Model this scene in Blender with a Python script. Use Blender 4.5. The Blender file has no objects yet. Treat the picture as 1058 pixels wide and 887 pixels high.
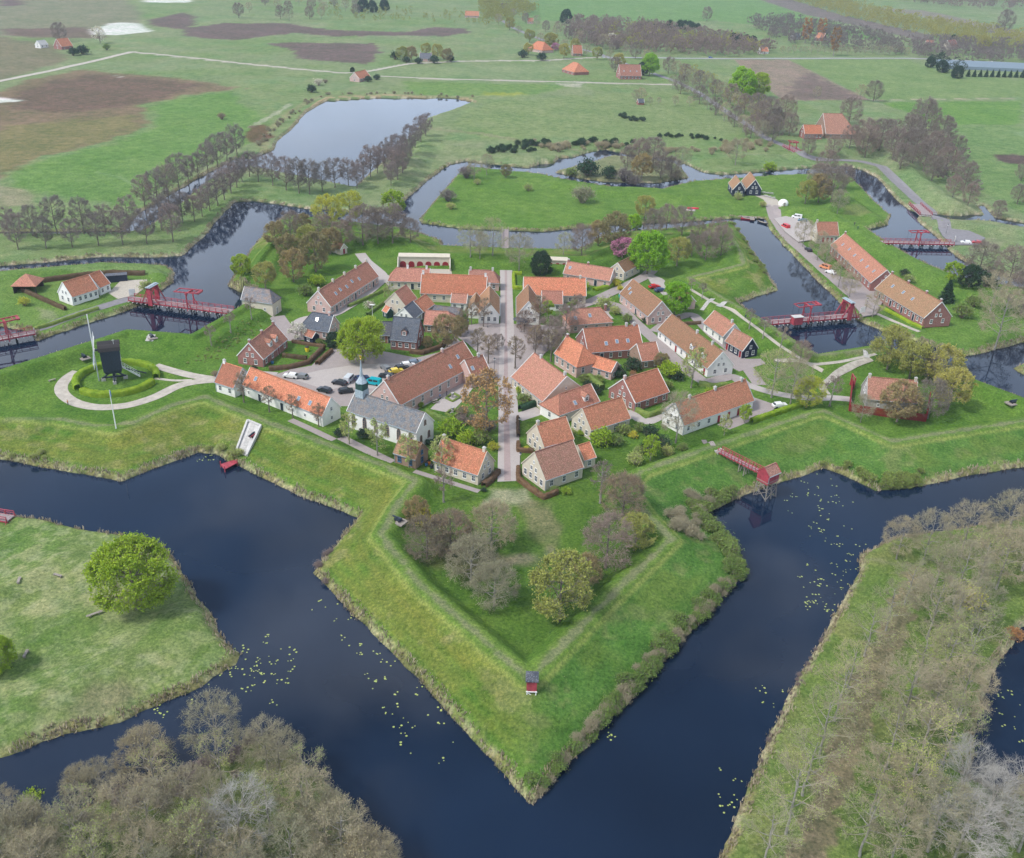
import bpy, math, random
import numpy as np
from mathutils import Vector, Matrix
random.seed(7); RNG = np.random.RandomState(11)
SC = bpy.context.scene; COL = SC.collection
# ------------------------------------------------------------------ camera (survey of the fort's plan)
FPX = 995.28; PITCH = 0.488899; ROLL = 0.0383941; CAMH = 120.0; PW, PH = 1058.0, 887.0
cp, sp_ = math.cos(PITCH), math.sin(PITCH); cr, sr = math.cos(ROLL), math.sin(ROLL)
def P(x, y, z=0.0):
    """point of the place at height z whose survey reading is (x, y)"""
    a, b = x-PW/2, y-PH/2
    u = cr*a+sr*b; v = -sr*a+cr*b
    d = (u/FPX, cp-v/FPX*sp_, -sp_-v/FPX*cp)
    t = (z-CAMH)/d[2]
    return Vector((d[0]*t, d[1]*t, z))
def PX(pts, z=0.0): return np.array([tuple(P(x, y, z))[:2] for x, y in pts])
rt = Vector((1, 0, 0)); upv = Vector((0, sp_, cp)); fwv = Vector((0, cp, -sp_))
cam = bpy.data.cameras.new('camera'); camo = bpy.data.objects.new('camera', cam); COL.objects.link(camo)
R_ = cr*rt+sr*upv; U_ = -sr*rt+cr*upv
camo.matrix_world = Matrix(((R_.x, U_.x, -fwv.x, 0), (R_.y, U_.y, -fwv.y, 0), (R_.z, U_.z, -fwv.z, CAMH), (0, 0, 0, 1)))
cam.sensor_width = 36; cam.lens = FPX/PW*36; cam.clip_start = 1; cam.clip_end = 20000
SC.camera = camo
# ------------------------------------------------------------------ object helpers
def link(o): COL.objects.link(o); return o
def tag(o, label=None, cat=None, group=None, kind=None):
    if label: o['label'] = label
    if cat: o['category'] = cat
    if group: o['group'] = group
    if kind: o['kind'] = kind
    return o
def empty(name, loc=(0, 0, 0), rz=0.0):
    o = bpy.data.objects.new(name, None); o.location = loc; o.rotation_euler = (0, 0, rz); o.empty_display_size = 0.5
    return link(o)
def np_mesh(name, V, F, mats=None, midx=None, uv=None, smooth=False):
    """V (n,3); F list of (m,k) int arrays"""
    me = bpy.data.meshes.new(name)
    V = np.asarray(V, dtype=np.float32)
    me.vertices.add(len(V)); me.vertices.foreach_set('co', V.ravel())
    Fs = [np.asarray(f, dtype=np.int32) for f in F if len(f)]
    tot = sum(f.size for f in Fs); npol = sum(len(f) for f in Fs)
    me.loops.add(tot); me.loops.foreach_set('vertex_index', np.concatenate([f.ravel() for f in Fs]))
    st = []; s = 0
    for f in Fs:
        k = f.shape[1]; st.append(np.arange(len(f))*k+s); s += f.size
    me.polygons.add(npol); me.polygons.foreach_set('loop_start', np.concatenate(st).astype(np.int32))
    if midx is not None: me.polygons.foreach_set('material_index', np.asarray(midx, dtype=np.int32))
    if smooth: me.polygons.foreach_set('use_smooth', np.ones(npol, dtype=bool))
    for m in (mats or []): me.materials.append(m)
    me.update(calc_edges=True)
    if uv is not None:
        l = me.uv_layers.new(name='UVMap'); l.data.foreach_set('uv', np.asarray(uv, dtype=np.float32).ravel())
    return me
def mobj(name, me, parent=None, loc=None, rz=None):
    o = bpy.data.objects.new(name, me); link(o)
    if parent is not None: o.parent = parent
    if loc is not None: o.location = loc
    if rz is not None: o.rotation_euler = (0, 0, rz)
    return o
class MB:
    """collects polygons (with metre uv) for ONE mesh object"""
    def __init__(s): s.v = []; s.f = []; s.uv = []; s.m = []
    def poly(s, pts, uv=None, m=0):
        b = len(s.v); s.v += [tuple(p) for p in pts]; s.f.append(tuple(range(b, b+len(pts))))
        s.uv += list(uv) if uv else [(0, 0)]*len(pts); s.m.append(m)
    def box(s, c, d, rz=0.0, m=0, tilt=None, taper=1.0):
        x, y, z = d[0]/2, d[1]/2, d[2]/2
        M = Matrix.Translation(c) @ Matrix.Rotation(rz, 4, 'Z')
        if tilt: M = M @ Matrix.Rotation(tilt[0], 4, tilt[1])
        k = taper
        q = [M @ Vector(t) for t in ((-x, -y, -z), (x, -y, -z), (x, y, -z), (-x, y, -z), (-x*k, -y*k, z), (x*k, -y*k, z), (x*k, y*k, z), (-x*k, y*k, z))]
        for a, w, h in (((0, 3, 2, 1), d[0], d[1]), ((4, 5, 6, 7), d[0], d[1]), ((0, 1, 5, 4), d[0], d[2]), ((1, 2, 6, 5), d[1], d[2]), ((2, 3, 7, 6), d[0], d[2]), ((3, 0, 4, 7), d[1], d[2])):
            s.poly([q[i] for i in a], [(0, 0), (w, 0), (w, h), (0, h)], m)
    def bar(s, a, b, w=0.1, h=None, m=0, n=4):
        a = Vector(a); b = Vector(b); h = h or w; d = (b-a)
        if d.length < 1e-6: return
        z = d.normalized(); x = z.cross(Vector((0, 0, 1)))
        x = x.normalized() if x.length > 1e-4 else Vector((1, 0, 0)); y = z.cross(x)
        if n == 4: ring = [(-.5, -.5), (.5, -.5), (.5, .5), (-.5, .5)]
        else: ring = [(.5*math.cos(2*math.pi*i/n), .5*math.sin(2*math.pi*i/n)) for i in range(n)]
        A = [a+x*(i*w)+y*(j*h) for i, j in ring]; B = [b+x*(i*w)+y*(j*h) for i, j in ring]
        L = d.length
        for i in range(n):
            j = (i+1) % n; s.poly([A[i], A[j], B[j], B[i]], [(0, 0), (w, 0), (w, L), (0, L)], m)
        s.poly(A[::-1], None, m); s.poly(B, None, m)
    def lathe(s, c, prof, n=12, m=0, sx=1, sy=1):
        c = Vector(c)
        R = [[c+Vector((r*math.cos(2*math.pi*i/n)*sx, r*math.sin(2*math.pi*i/n)*sy, z)) for i in range(n)] for r, z in prof]
        for k in range(len(R)-1):
            for i in range(n):
                j = (i+1) % n; s.poly([R[k][i], R[k][j], R[k+1][j], R[k+1][i]], None, m)
        s.poly(R[0][::-1], None, m); s.poly(R[-1], None, m)
    def mesh(s, name, mats):
        me = bpy.data.meshes.new(name); me.from_pydata(s.v, [], s.f)
        for m in (mats if isinstance(mats, (list, tuple)) else [mats]): me.materials.append(m)
        me.polygons.foreach_set('material_index', s.m)
        l = me.uv_layers.new(name='UVMap'); l.data.foreach_set('uv', np.array(s.uv, dtype=np.float32).ravel())
        me.update(); return me
    def build(s, name, mats, parent=None, loc=None, rz=None): return mobj(name, s.mesh(name, mats), parent, loc, rz)
def copy_tree(o, parent=None):
    c = o.copy(); link(c)
    if parent is not None: c.parent = parent
    for ch in list(o.children): copy_tree(ch, c)
    return c
ORD = ['first', 'second', 'third', 'fourth', 'fifth', 'sixth', 'seventh', 'eighth', 'ninth', 'tenth', 'eleventh', 'twelfth', 'thirteenth', 'fourteenth', 'fifteenth', 'sixteenth', 'seventeenth', 'eighteenth', 'nineteenth', 'twentieth', 'twenty-first', 'twenty-second', 'twenty-third', 'twenty-fourth', 'twenty-fifth', 'twenty-sixth', 'twenty-seventh', 'twenty-eighth', 'twenty-ninth', 'thirtieth']+['thirty-'+q for q in ('first', 'second', 'third', 'fourth', 'fifth', 'sixth', 'seventh', 'eighth', 'ninth')]
# ------------------------------------------------------------------ materials
def newmat(name):
    m = bpy.data.materials.new(name); m.use_nodes = True; nt = m.node_tree
    b = nt.nodes['Principled BSDF']; return m, nt, b
def N(nt, t, **k):
    n = nt.nodes.new(t)
    for a, b in k.items():
        if a.startswith('i_'): n.inputs[a[2:].replace('_', ' ')].default_value = b
        else: setattr(n, a, b)
    return n
def mixc(nt, fac, a, b, mode='MIX'):
    n = nt.nodes.new('ShaderNodeMix'); n.data_type = 'RGBA'; n.blend_type = mode
    for k, v in ((0, fac), (6, a), (7, b)):
        if hasattr(v, 'links'): nt.links.new(v, n.inputs[k])
        else: n.inputs[k].default_value = v if k == 0 else (v if len(v) == 4 else (*v, 1))
    return n.outputs[2]
def ramp(nt, src, stops):
    r = nt.nodes.new('ShaderNodeValToRGB'); nt.links.new(src, r.inputs[0])
    while len(r.color_ramp.elements) < len(stops): r.color_ramp.elements.new(0.5)
    for e, (p, c) in zip(r.color_ramp.elements, stops): e.position = p; e.color = (*c, 1) if len(c) == 3 else c
    return r.outputs[0]
def noise(nt, vec, scale, detail=3, rough=0.6):
    n = N(nt, 'ShaderNodeTexNoise'); n.inputs['Scale'].default_value = scale; n.inputs['Detail'].default_value = detail; n.inputs['Roughness'].default_value = rough
    if vec is not None: nt.links.new(vec, n.inputs['Vector'])
    return n.outputs['Fac']
def simple(name, c, rough=0.8, var=0.25, scale=1.5, c2=None, metal=0.0, spec=0.3, bump=0.0, rnd=0.0):
    m, nt, b = newmat(name)
    tc = N(nt, 'ShaderNodeTexCoord').outputs['Object']
    geo = N(nt, 'ShaderNodeNewGeometry').outputs['Position']
    f = noise(nt, geo, scale, 4)
    lo = tuple(x*(1-var) for x in c); hi = tuple(min(1, x*(1+var)) for x in (c2 or c))
    col = ramp(nt, f, [(0.3, lo), (0.7, hi)])
    if rnd:
        oi = N(nt, 'ShaderNodeObjectInfo').outputs['Random']
        r = ramp(nt, oi, [(0, (1-rnd, 1-rnd*0.8, 1-rnd)), (1, (1+rnd, 1+rnd*0.6, 1+rnd*0.3))])
        col = mixc(nt, 1.0, col, r, 'MULTIPLY')
    nt.links.new(col, b.inputs['Base Color'])
    b.inputs['Roughness'].default_value = rough; b.inputs['Metallic'].default_value = metal; b.inputs['Specular IOR Level'].default_value = spec
    if bump:
        bp = N(nt, 'ShaderNodeBump'); bp.inputs['Strength'].default_value = bump; bp.inputs['Distance'].default_value = 0.1
        nt.links.new(noise(nt, geo, scale*6, 3), bp.inputs['Height']); nt.links.new(bp.outputs[0], b.inputs['Normal'])
    return m
def leafmat(name, c, c2, trans=0.25, rnd=0.18, scale=0.6):
    m, nt, b = newmat(name)
    geo = N(nt, 'ShaderNodeNewGeometry').outputs['Position']
    f = noise(nt, geo, scale, 5, 0.7)
    col = ramp(nt, f, [(0.3, c), (0.68, c2)])
    oi = N(nt, 'ShaderNodeObjectInfo').outputs['Random']
    r = ramp(nt, oi, [(0, (1-rnd, 1-rnd*0.5, 1-rnd)), (0.5, (1, 1, 1)), (1, (1+rnd, 1+rnd*0.6, 1))])
    col = mixc(nt, 1.0, col, r, 'MULTIPLY')
    nt.links.new(col, b.inputs['Base Color']); b.inputs['Roughness'].default_value = 0.7; b.inputs['Specular IOR Level'].default_value = 0.2
    if trans:
        tr = N(nt, 'ShaderNodeBsdfTranslucent'); nt.links.new(col, tr.inputs[0])
        mx = N(nt, 'ShaderNodeMixShader'); mx.inputs[0].default_value = trans
        nt.links.new(b.outputs[0], mx.inputs[1]); nt.links.new(tr.outputs[0], mx.inputs[2])
        nt.links.new(mx.outputs[0], nt.nodes['Material Output'].inputs[0])
    return m
def tilemat(name, base, alt, dark, tw=0.24, th=0.32, moss=(0.12, 0.11, 0.05), mossamt=0.35):
    m, nt, b = newmat(name)
    uv = N(nt, 'ShaderNodeUVMap').outputs[0]
    br = N(nt, 'ShaderNodeTexBrick'); nt.links.new(uv, br.inputs['Vector'])
    br.inputs['Scale'].default_value = 1; br.inputs['Brick Width'].default_value = tw; br.inputs['Row Height'].default_value = th
    br.inputs['Mortar Size'].default_value = 0.018; br.inputs['Mortar Smooth'].default_value = 0.6; br.offset = 0
    br.inputs['Color1'].default_value = (*base, 1); br.inputs['Color2'].default_value = (*alt, 1); br.inputs['Mortar'].default_value = (*dark, 1)
    geo = N(nt, 'ShaderNodeNewGeometry').outputs['Position']
    f = noise(nt, geo, 0.9, 5, 0.75); f2 = noise(nt, geo, 5.0, 2, 0.6)
    col = mixc(nt, ramp(nt, f, [(0.40, (0, 0, 0)), (0.66, (mossamt*1.25,)*3)]), br.outputs['Color'], moss)
    col = mixc(nt, ramp(nt, f2, [(0.52, (0, 0, 0)), (0.66, (0.6,)*3)]), col, tuple(min(1, x*1.7+0.02) for x in base))
    col = mixc(nt, ramp(nt, f2, [(0.34, (0.65,)*3), (0.47, (0, 0, 0))]), col, tuple(x*0.5 for x in base))
    oi = N(nt, 'ShaderNodeObjectInfo').outputs['Random']
    col = mixc(nt, 1.0, col, ramp(nt, oi, [(0, (0.70, 0.72, 0.76)), (.35, (1.0, .95, .9)), (.65, (.9, 1.02, 1.05)), (1, (1.22, 1.16, 1.12))]), 'MULTIPLY')
    nt.links.new(col, b.inputs['Base Color']); b.inputs['Roughness'].default_value = 0.75; b.inputs['Specular IOR Level'].default_value = 0.25
    bp = N(nt, 'ShaderNodeBump'); bp.inputs['Strength'].default_value = 0.7; bp.inputs['Distance'].default_value = 0.05
    nt.links.new(br.outputs['Fac'], bp.inputs['Height']); bp.invert = True; nt.links.new(bp.outputs[0], b.inputs['Normal'])
    return m
def brickmat(name, base, alt, mortar, bw=0.22, bh=0.07, stain=0.3):
    m, nt, b = newmat(name)
    uv = N(nt, 'ShaderNodeUVMap').outputs[0]
    br = N(nt, 'ShaderNodeTexBrick'); nt.links.new(uv, br.inputs['Vector'])
    br.inputs['Scale'].default_value = 1; br.inputs['Brick Width'].default_value = bw; br.inputs['Row Height'].default_value = bh
    br.inputs['Mortar Size'].default_value = 0.01
    br.inputs['Color1'].default_value = (*base, 1); br.inputs['Color2'].default_value = (*alt, 1); br.inputs['Mortar'].default_value = (*mortar, 1)
    geo = N(nt, 'ShaderNodeNewGeometry').outputs['Position']
    f = noise(nt, geo, 0.8, 5, 0.7)
    col = mixc(nt, ramp(nt, f, [(0.4, (0, 0, 0)), (0.75, (stain,)*3)]), br.outputs['Color'], tuple(x*0.45 for x in base))
    nt.links.new(col, b.inputs['Base Color']); b.inputs['Roughness'].default_value = 0.9; b.inputs['Specular IOR Level'].default_value = 0.15
    return m
M = {}
M['roof_orange'] = tilemat('roof_orange', (0.54, 0.205, 0.115), (0.42, 0.145, 0.085), (0.26, 0.09, 0.06))
M['roof_red'] = tilemat('roof_red', (0.44, 0.20, 0.14), (0.35, 0.145, 0.105), (0.21, 0.09, 0.07))
M['roof_rust'] = tilemat('roof_rust', (0.43, 0.19, 0.13), (0.35, 0.145, 0.10), (0.2, 0.085, 0.06), moss=(0.16, 0.13, 0.07), mossamt=0.5)
M['roof_brown'] = tilemat('roof_brown', (0.38, 0.20, 0.11), (0.31, 0.155, 0.09), (0.18, 0.09, 0.055), moss=(0.18, 0.15, 0.07), mossamt=0.4)
M['roof_pale'] = tilemat('roof_pale', (0.42, 0.20, 0.15), (0.33, 0.14, 0.11), (0.20, 0.08, 0.06), mossamt=0.25)
M['roof_slate'] = tilemat('roof_slate', (0.095, 0.11, 0.14), (0.065, 0.075, 0.10), (0.04, 0.045, 0.06), moss=(0.16, 0.15, 0.14), mossamt=0.4)
M['roof_slate_worn'] = tilemat('roof_slate_worn', (0.15, 0.165, 0.19), (0.10, 0.115, 0.14), (0.07, 0.07, 0.08), tw=0.5, th=0.6, moss=(0.28, 0.19, 0.13), mossamt=0.7)
M['wall_white'] = simple('wall_white', (0.74, 0.73, 0.70), var=0.07, scale=0.8)
M['wall_cream'] = brickmat('wall_cream', (0.60, 0.53, 0.42), (0.52, 0.46, 0.36), (0.58, 0.54, 0.46))
M['wall_pink'] = brickmat('wall_pink', (0.56, 0.36, 0.32), (0.48, 0.29, 0.26), (0.56, 0.48, 0.44))
M['wall_red'] = brickmat('wall_red', (0.34, 0.12, 0.10), (0.26, 0.09, 0.08), (0.34, 0.25, 0.22))
M['wall_brown'] = brickmat('wall_brown', (0.33, 0.21, 0.15), (0.26, 0.16, 0.12), (0.33, 0.27, 0.22))
M['wall_navy'] = simple('wall_navy', (0.018, 0.026, 0.05), var=0.3, scale=4)
M['wall_green'] = simple('wall_green', (0.02, 0.06, 0.05), var=0.2, scale=4)
M['wall_grey'] = simple('wall_grey', (0.36, 0.34, 0.32), var=0.25, scale=3)
M['red_paint'] = simple('red_paint', (0.33, 0.05, 0.068), var=0.35, scale=1.2, rough=0.55)
M['red_door'] = simple('red_door', (0.26, 0.02, 0.03), var=0.2, scale=2, rough=0.5)
M['white_paint'] = simple('white_paint', (0.72, 0.72, 0.70), var=0.08, scale=2, rough=0.5)
M['black_paint'] = simple('black_paint', (0.022, 0.032, 0.05), var=0.3, scale=3, rough=0.5)
M['blue_paint'] = simple('blue_paint', (0.05, 0.16, 0.35), var=0.2, rough=0.5)
M['teal_paint'] = simple('teal_paint', (0.02, 0.12, 0.11), var=0.2, rough=0.5)
M['green_door'] = simple('green_door', (0.01, 0.09, 0.07), var=0.2, rough=0.5)
M['old_wood'] = simple('old_wood', (0.26, 0.23, 0.20), var=0.35, scale=3)
M['deck'] = simple('deck', (0.30, 0.25, 0.25), var=0.25, scale=2)
M['dark_wood'] = simple('dark_wood', (0.035, 0.03, 0.03), var=0.3, scale=3)
M['grey_stone'] = simple('grey_stone', (0.38, 0.37, 0.35), var=0.3, scale=2)
M['concrete'] = simple('concrete', (0.47, 0.46, 0.44), var=0.12, scale=1)
M['gold'] = simple('gold', (0.75, 0.5, 0.08), rough=0.3, metal=0.8)
M['rubber'] = simple('rubber', (0.02, 0.02, 0.02), rough=0.8)
M['lead'] = simple('lead', (0.30, 0.36, 0.40), var=0.3, scale=3, rough=0.5)
def glassmat(name, c, rough=0.12):
    m, nt, b = newmat(name); b.inputs['Base Color'].default_value = (*c, 1); b.inputs['Roughness'].default_value = rough; b.inputs['Specular IOR Level'].default_value = 0.8; return m
M['glass'] = glassmat('glass', (0.05, 0.065, 0.085)); M['car_glass'] = glassmat('car_glass', (0.02, 0.025, 0.03))
M['sky_glass'] = glassmat('sky_glass', (0.16, 0.22, 0.30)); M['lamp_glass'] = glassmat('lamp_glass', (0.7, 0.7, 0.68)); M['tail_glass'] = glassmat('tail_glass', (0.4, 0.02, 0.02))
# ------------------------------------------------------------------ terrain
def grow(a, step, g, end):
    r = []; s = step; x = a
    while x < end: s *= g; x += s; r.append(x)
    return r
ST = 0.56
xd = list(np.arange(-175, 195, ST)); xs = np.array([-q for q in grow(-xd[0], ST, 1.017, 4500)][::-1]+xd+grow(xd[-1], ST, 1.017, 4500))
yd = list(np.arange(84, 330, ST)); ys = np.array([20, 40, 60, 72, 80]+yd+grow(yd[-1], ST, 1.011, 9000))
NX, NY = len(xs), len(ys)
GX, GY = np.meshgrid(xs, ys)
def sl(x0, x1, y0, y1):
    return slice(*np.searchsorted(ys, [y0, y1])), slice(*np.searchsorted(xs, [x0, x1]))
def field(poly, maxd=15.0):
    """signed distance, + inside"""
    poly = np.asarray(poly); D = np.full((NY, NX), maxd, np.float32)
    n = len(poly)
    for i in range(n):
        a = poly[i]; b = poly[(i+1) % n]
        s = sl(min(a[0], b[0])-maxd, max(a[0], b[0])+maxd, min(a[1], b[1])-maxd, max(a[1], b[1])+maxd)
        X = GX[s]; Y = GY[s]
        if X.size == 0: continue
        d = b-a; L = max(d@d, 1e-9); t = np.clip(((X-a[0])*d[0]+(Y-a[1])*d[1])/L, 0, 1)
        D[s] = np.minimum(D[s], np.hypot(X-a[0]-t*d[0], Y-a[1]-t*d[1]))
    ins = np.zeros((NY, NX), bool)
    s = sl(poly[:, 0].min(), poly[:, 0].max(), poly[:, 1].min(), poly[:, 1].max())
    X = GX[s]; Y = GY[s]; I = np.zeros(X.shape, bool)
    for i in range(n):
        a = poly[i]; b = poly[(i+1) % n]
        if a[1] == b[1]: continue
        c = ((a[1] > Y) != (b[1] > Y)) & (X < (b[0]-a[0])*(Y-a[1])/(b[1]-a[1])+a[0]); I ^= c
    ins[s] = I
    return np.where(ins, D, -D)
def dline(pts, maxd=15.0, closed=False):
    pts = np.asarray(pts); D = np.full((NY, NX), maxd, np.float32)
    for i in range(len(pts)-(0 if closed else 1)):
        a = pts[i]; b = pts[(i+1) % len(pts)]
        s = sl(min(a[0], b[0])-maxd, max(a[0], b[0])+maxd, min(a[1], b[1])-maxd, max(a[1], b[1])+maxd)
        X = GX[s]; Y = GY[s]
        if X.size == 0: continue
        d = b-a; L = max(d@d, 1e-9); t = np.clip(((X-a[0])*d[0]+(Y-a[1])*d[1])/L, 0, 1)
        D[s] = np.minimum(D[s], np.hypot(X-a[0]-t*d[0], Y-a[1]-t*d[1]))
    return D
def vn(X, Y, sc, seed=0):
    """value noise in 0..1"""
    x = X/sc+seed*17.3; y = Y/sc-seed*9.1; xi = np.floor(x).astype(np.int64); yi = np.floor(y).astype(np.int64); fx = x-xi; fy = y-yi
    fx = fx*fx*(3-2*fx); fy = fy*fy*(3-2*fy)
    def h(i, j):
        k = (i*374761393+j*668265263+seed*1442695041) & 0x7fffffff; k = (k ^ (k >> 13))*1274126177 & 0x7fffffff
        return ((k ^ (k >> 16)) & 0xffff)/65535.0
    return (h(xi, yi)*(1-fx)+h(xi+1, yi)*fx)*(1-fy)+(h(xi, yi+1)*(1-fx)+h(xi+1, yi+1)*fx)*fy
def fbm(X, Y, sc, seed=0): return vn(X, Y, sc, seed)*.5+vn(X, Y, sc/2.1, seed+1)*.3+vn(X, Y, sc/4.7, seed+2)*.2
def sst(a, b, x): t = np.clip((x-a)/(b-a), 0, 1); return t*t*(3-2*t)
FORT = PX([(549, 832), (660, 712), (770, 592), (748, 556), (727, 534), (735, 528), (770, 512), (800, 501), (835, 490), (850, 484), (866, 489), (905, 508), (935, 505), (1000, 492), (1058, 483), (1160, 462), (1058, 416), (1000, 394), (912, 361), (845, 371), (832, 364), (780, 331), (763, 314), (775, 309), (804, 300), (780, 264), (757, 229), (700, 236), (627, 242), (597, 259), (457, 255), (457, 250), (421, 237), (295, 222), (262, 254), (236, 296), (248, 302), (262, 308), (251, 320), (200, 350), (132, 345), (0, 388), (-135, 436), (0, 475), (60, 486), (126, 498), (160, 484), (205, 468), (222, 470), (260, 489), (310, 512), (370, 535), (348, 562), (323, 592), (430, 700)])
WBIG = PX([(-60, 280), (0, 275.5), (106, 266), (160, 266.5), (188, 265), (212, 244), (230, 222), (243, 209), (262, 208), (285, 211), (315, 216), (360, 219), (400, 219), (412, 213), (419, 207), (445, 185), (466, 170), (482, 167), (500, 169), (545, 174), (560, 170), (573, 170), (577, 164), (592, 163), (612, 157), (626, 155), (650, 160), (690, 163), (700, 166), (725, 178), (745, 181), (800, 177), (845, 173), (875, 172), (890, 176), (905, 183), (926, 207), (939, 217), (950, 221), (947, 228), (968, 246), (987, 265), (1005, 276), (1058, 290), (1210, 300), (1300, 330), (1300, 1000), (-330, 1000), (-330, 560), (-330, 480), (-230, 300)])
LAND = [PX(p) for p in (
 [(0, 534), (17, 534), (65, 542), (94, 549), (150, 556), (176, 568), (196, 602), (221, 641), (235, 664), (248, 675), (244, 687), (218, 701), (204, 712), (125, 746), (62, 762), (0, 783), (-330, 850), (-330, 560), (-60, 540)],
 [(278, 756), (240, 775), (200, 792), (145, 813), (60, 845), (0, 862), (-330, 930), (-330, 1010), (480, 1010), (405, 887), (335, 802)],
 [(735, 900), (762, 838), (800, 751), (845, 663), (887, 590), (889, 574), (923, 556), (969, 549), (1033, 540), (1058, 533), (1300, 505), (1300, 600), (1100, 630), (1056, 650), (1029, 691), (1015, 728), (1006, 778), (1001, 803), (1030, 815), (1058, 822), (1300, 860), (1300, 1010), (700, 1010)],
 [(34, 343), (38, 353), (60, 345), (100, 332), (140, 318), (160, 307), (178, 293), (182, 282), (175, 277), (153, 274), (106, 273), (0, 282), (-230, 305), (-230, 380), (-60, 352), (0, 338)],
 [(482, 173), (472, 181), (447, 210), (433, 228), (437, 231), (472, 236), (524, 238.5), (560, 240), (586, 237.5), (623, 233), (716, 229), (758, 226), (790, 227), (796, 239), (817, 262), (840, 286), (864, 309), (885, 331), (915, 344), (960, 357), (998, 369), (1058, 354.5), (1300, 335), (1300, 325), (1200, 303), (1058, 299), (1005, 290), (974, 281), (942, 266), (915, 250), (896, 237), (917, 233), (921, 224), (905, 210), (892, 196), (880, 184), (868, 180), (800, 182), (745, 186), (716, 188), (684, 196), (626, 193), (583, 186), (560, 181), (545, 179), (520, 177), (500, 175)],
 [(573, 178), (600, 185), (626, 188.5), (679, 189.5), (712, 184), (705, 175), (697, 169), (660, 164), (634, 161), (612, 168), (592, 173)],
 [(1047, 381), (1058, 375), (1090, 372), (1090, 388), (1058, 388)])]
PONDS = [PX(p) for p in (
 [(337, 105), (385, 102), (470, 102), (487, 106), (470, 113), (441, 123), (430, 135), (384, 178), (366, 194), (321, 185), (262, 173), (250, 168), (284, 155), (286, 147), (303, 133), (317, 116)],
 [(256, 164), (246, 163), (201, 187), (143, 221), (126, 240), (146, 240), (182, 214), (215, 187), (256, 174)],
 [(-60, 241), (0, 240.5), (130, 239), (130, 241), (0, 243), (-60, 244)],
 [(952, 225), (960, 221), (985, 224), (1010, 222), (1058, 231), (1200, 246), (1200, 251), (1058, 236), (1020, 229), (985, 228)],
 [(1011, 214), (1016, 212), (1030, 228), (1022, 228)])]
CREST = PX([(430, 496), (409, 522), (392, 552), (434, 604), (474, 639), (545, 700), (552, 697), (620, 627), (694, 556), (668, 530), (648, 503), (664, 487), (746, 458), (838, 427), (851, 425), (883, 439), (921, 456), (977, 447), (1058, 435), (1118, 425), (1058, 413), (1000, 391), (912, 357), (843, 368), (780, 327), (740, 304), (712, 287), (745, 279), (768, 273), (764, 258), (752, 240), (700, 243), (640, 252), (608, 266), (440, 262), (420, 247), (300, 232), (272, 260), (250, 291), (268, 304), (252, 317), (199, 347), (132, 342), (0, 384), (-122, 430), (0, 427), (60, 433), (118, 443), (180, 418), (212, 410), (276, 436), (329, 456), (380, 475)], 5.0)
RIDGES = [([(-20, 285), (100, 274), (148, 274), (164, 282)], 2.4, 1.0, .45), ([(0, 735), (110, 690), (190, 640)], 2.6, 1.5, .22), ([(0, 610), (60, 580), (130, 585)], 2.2, 1, .2),
 ([(820, 214), (852, 217), (875, 231), (905, 249), (940, 266), (974, 285), (1010, 297)], 4.5, 1.6, .5), ([(852, 217), (872, 202), (905, 224), (912, 231)], 2.8, 1.2, .4),
 ([(828, 157), (870, 151), (915, 151), (932, 165), (950, 183), (975, 201), (998, 214)], 4.5, 1.5, .4), ([(974, 227), (1010, 231), (1058, 238), (1150, 250)], 3.6, 1.5, .4),
 ([(575, 187), (640, 198), (700, 201), (748, 203)], 3.0, 1.2, .3), ([(728, 164), (765, 161), (802, 160)], 3, 1.2, .35), ([(915, 339), (960, 352), (998, 363), (1058, 349), (1100, 340)], 2.6, .8, .5),
 ([(448, 147), (520, 158), (560, 163)], 3, 1.5, .25), ([(890, 580), (930, 562)], 1.8, 1, .2), ([(440, 150), (410, 190)], 3, 2, .25)]
wob = (fbm(GX, GY, 6, 3)-.5)*1.5
sdF = field(FORT, 60)
sdW = field(WBIG, 15)
w = np.minimum(sdW, -sdF)
sdL = []
for p in LAND: q = field(p, 15); sdL.append(q); w = np.minimum(w, -q)
for p in PONDS: w = np.maximum(w, field(p, 15))
w = w+wob*np.clip(1-np.abs(w)/6, 0, 1)
DW = -w            # metres from the water's edge, + on land
base = 1.1+(fbm(GX, GY, 40, 5)-.5)*.7
Z = np.where(DW > 0, np.minimum(base, -.12+DW*.8), np.maximum(-1.6, -.12+DW*.55))
dc = dline(CREST, 60, True); inC = field(CREST, 3) > 0
hr = np.clip(DW-.3, 0, 6)*.6-.1
for pts, zc, hw, slp in RIDGES:
    d = dline(PX(pts, zc), 14); r = zc-np.maximum(d-hw, 0)*slp
    Z = np.where((DW > 0) & (r > Z), np.minimum(r, np.maximum(Z, -.1+DW*.9)), Z)
dwi = np.clip(sdF, 0, 60); t = dwi/(dwi+np.maximum(dc-1.3, 0)+1e-4)
tt = t+.07*np.sin(t*math.pi*2)+.012*np.sin(t*math.pi*8)*sst(8, 16, dwi+dc)      # berm half way up the scarp
zo = -.1+np.minimum(.5, DW*.6)+(5-.4)*np.clip(tt, 0, 1)
far = sst(252, 272, GY)
zn = 5-3*sst(1.3, 6.0, dc); zf = 5.1-1.1*sst(.9, 2.0, dc)-2.1*sst(5.0, 9.5, dc)
zi = zn*(1-far)+zf*far
infort = sdF > 0
Z = np.where(infort & inC, zi, np.where(infort & (DW > 0), np.minimum(zo, 5.05), Z))
bumpy = (fbm(GX, GY, 3.0, 9)-.5)*np.where(infort, .14, .35)*np.where(infort & inC & (dc > 8), 0, 1)*np.clip(DW, 0, 1)
Z = Z+bumpy
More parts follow.
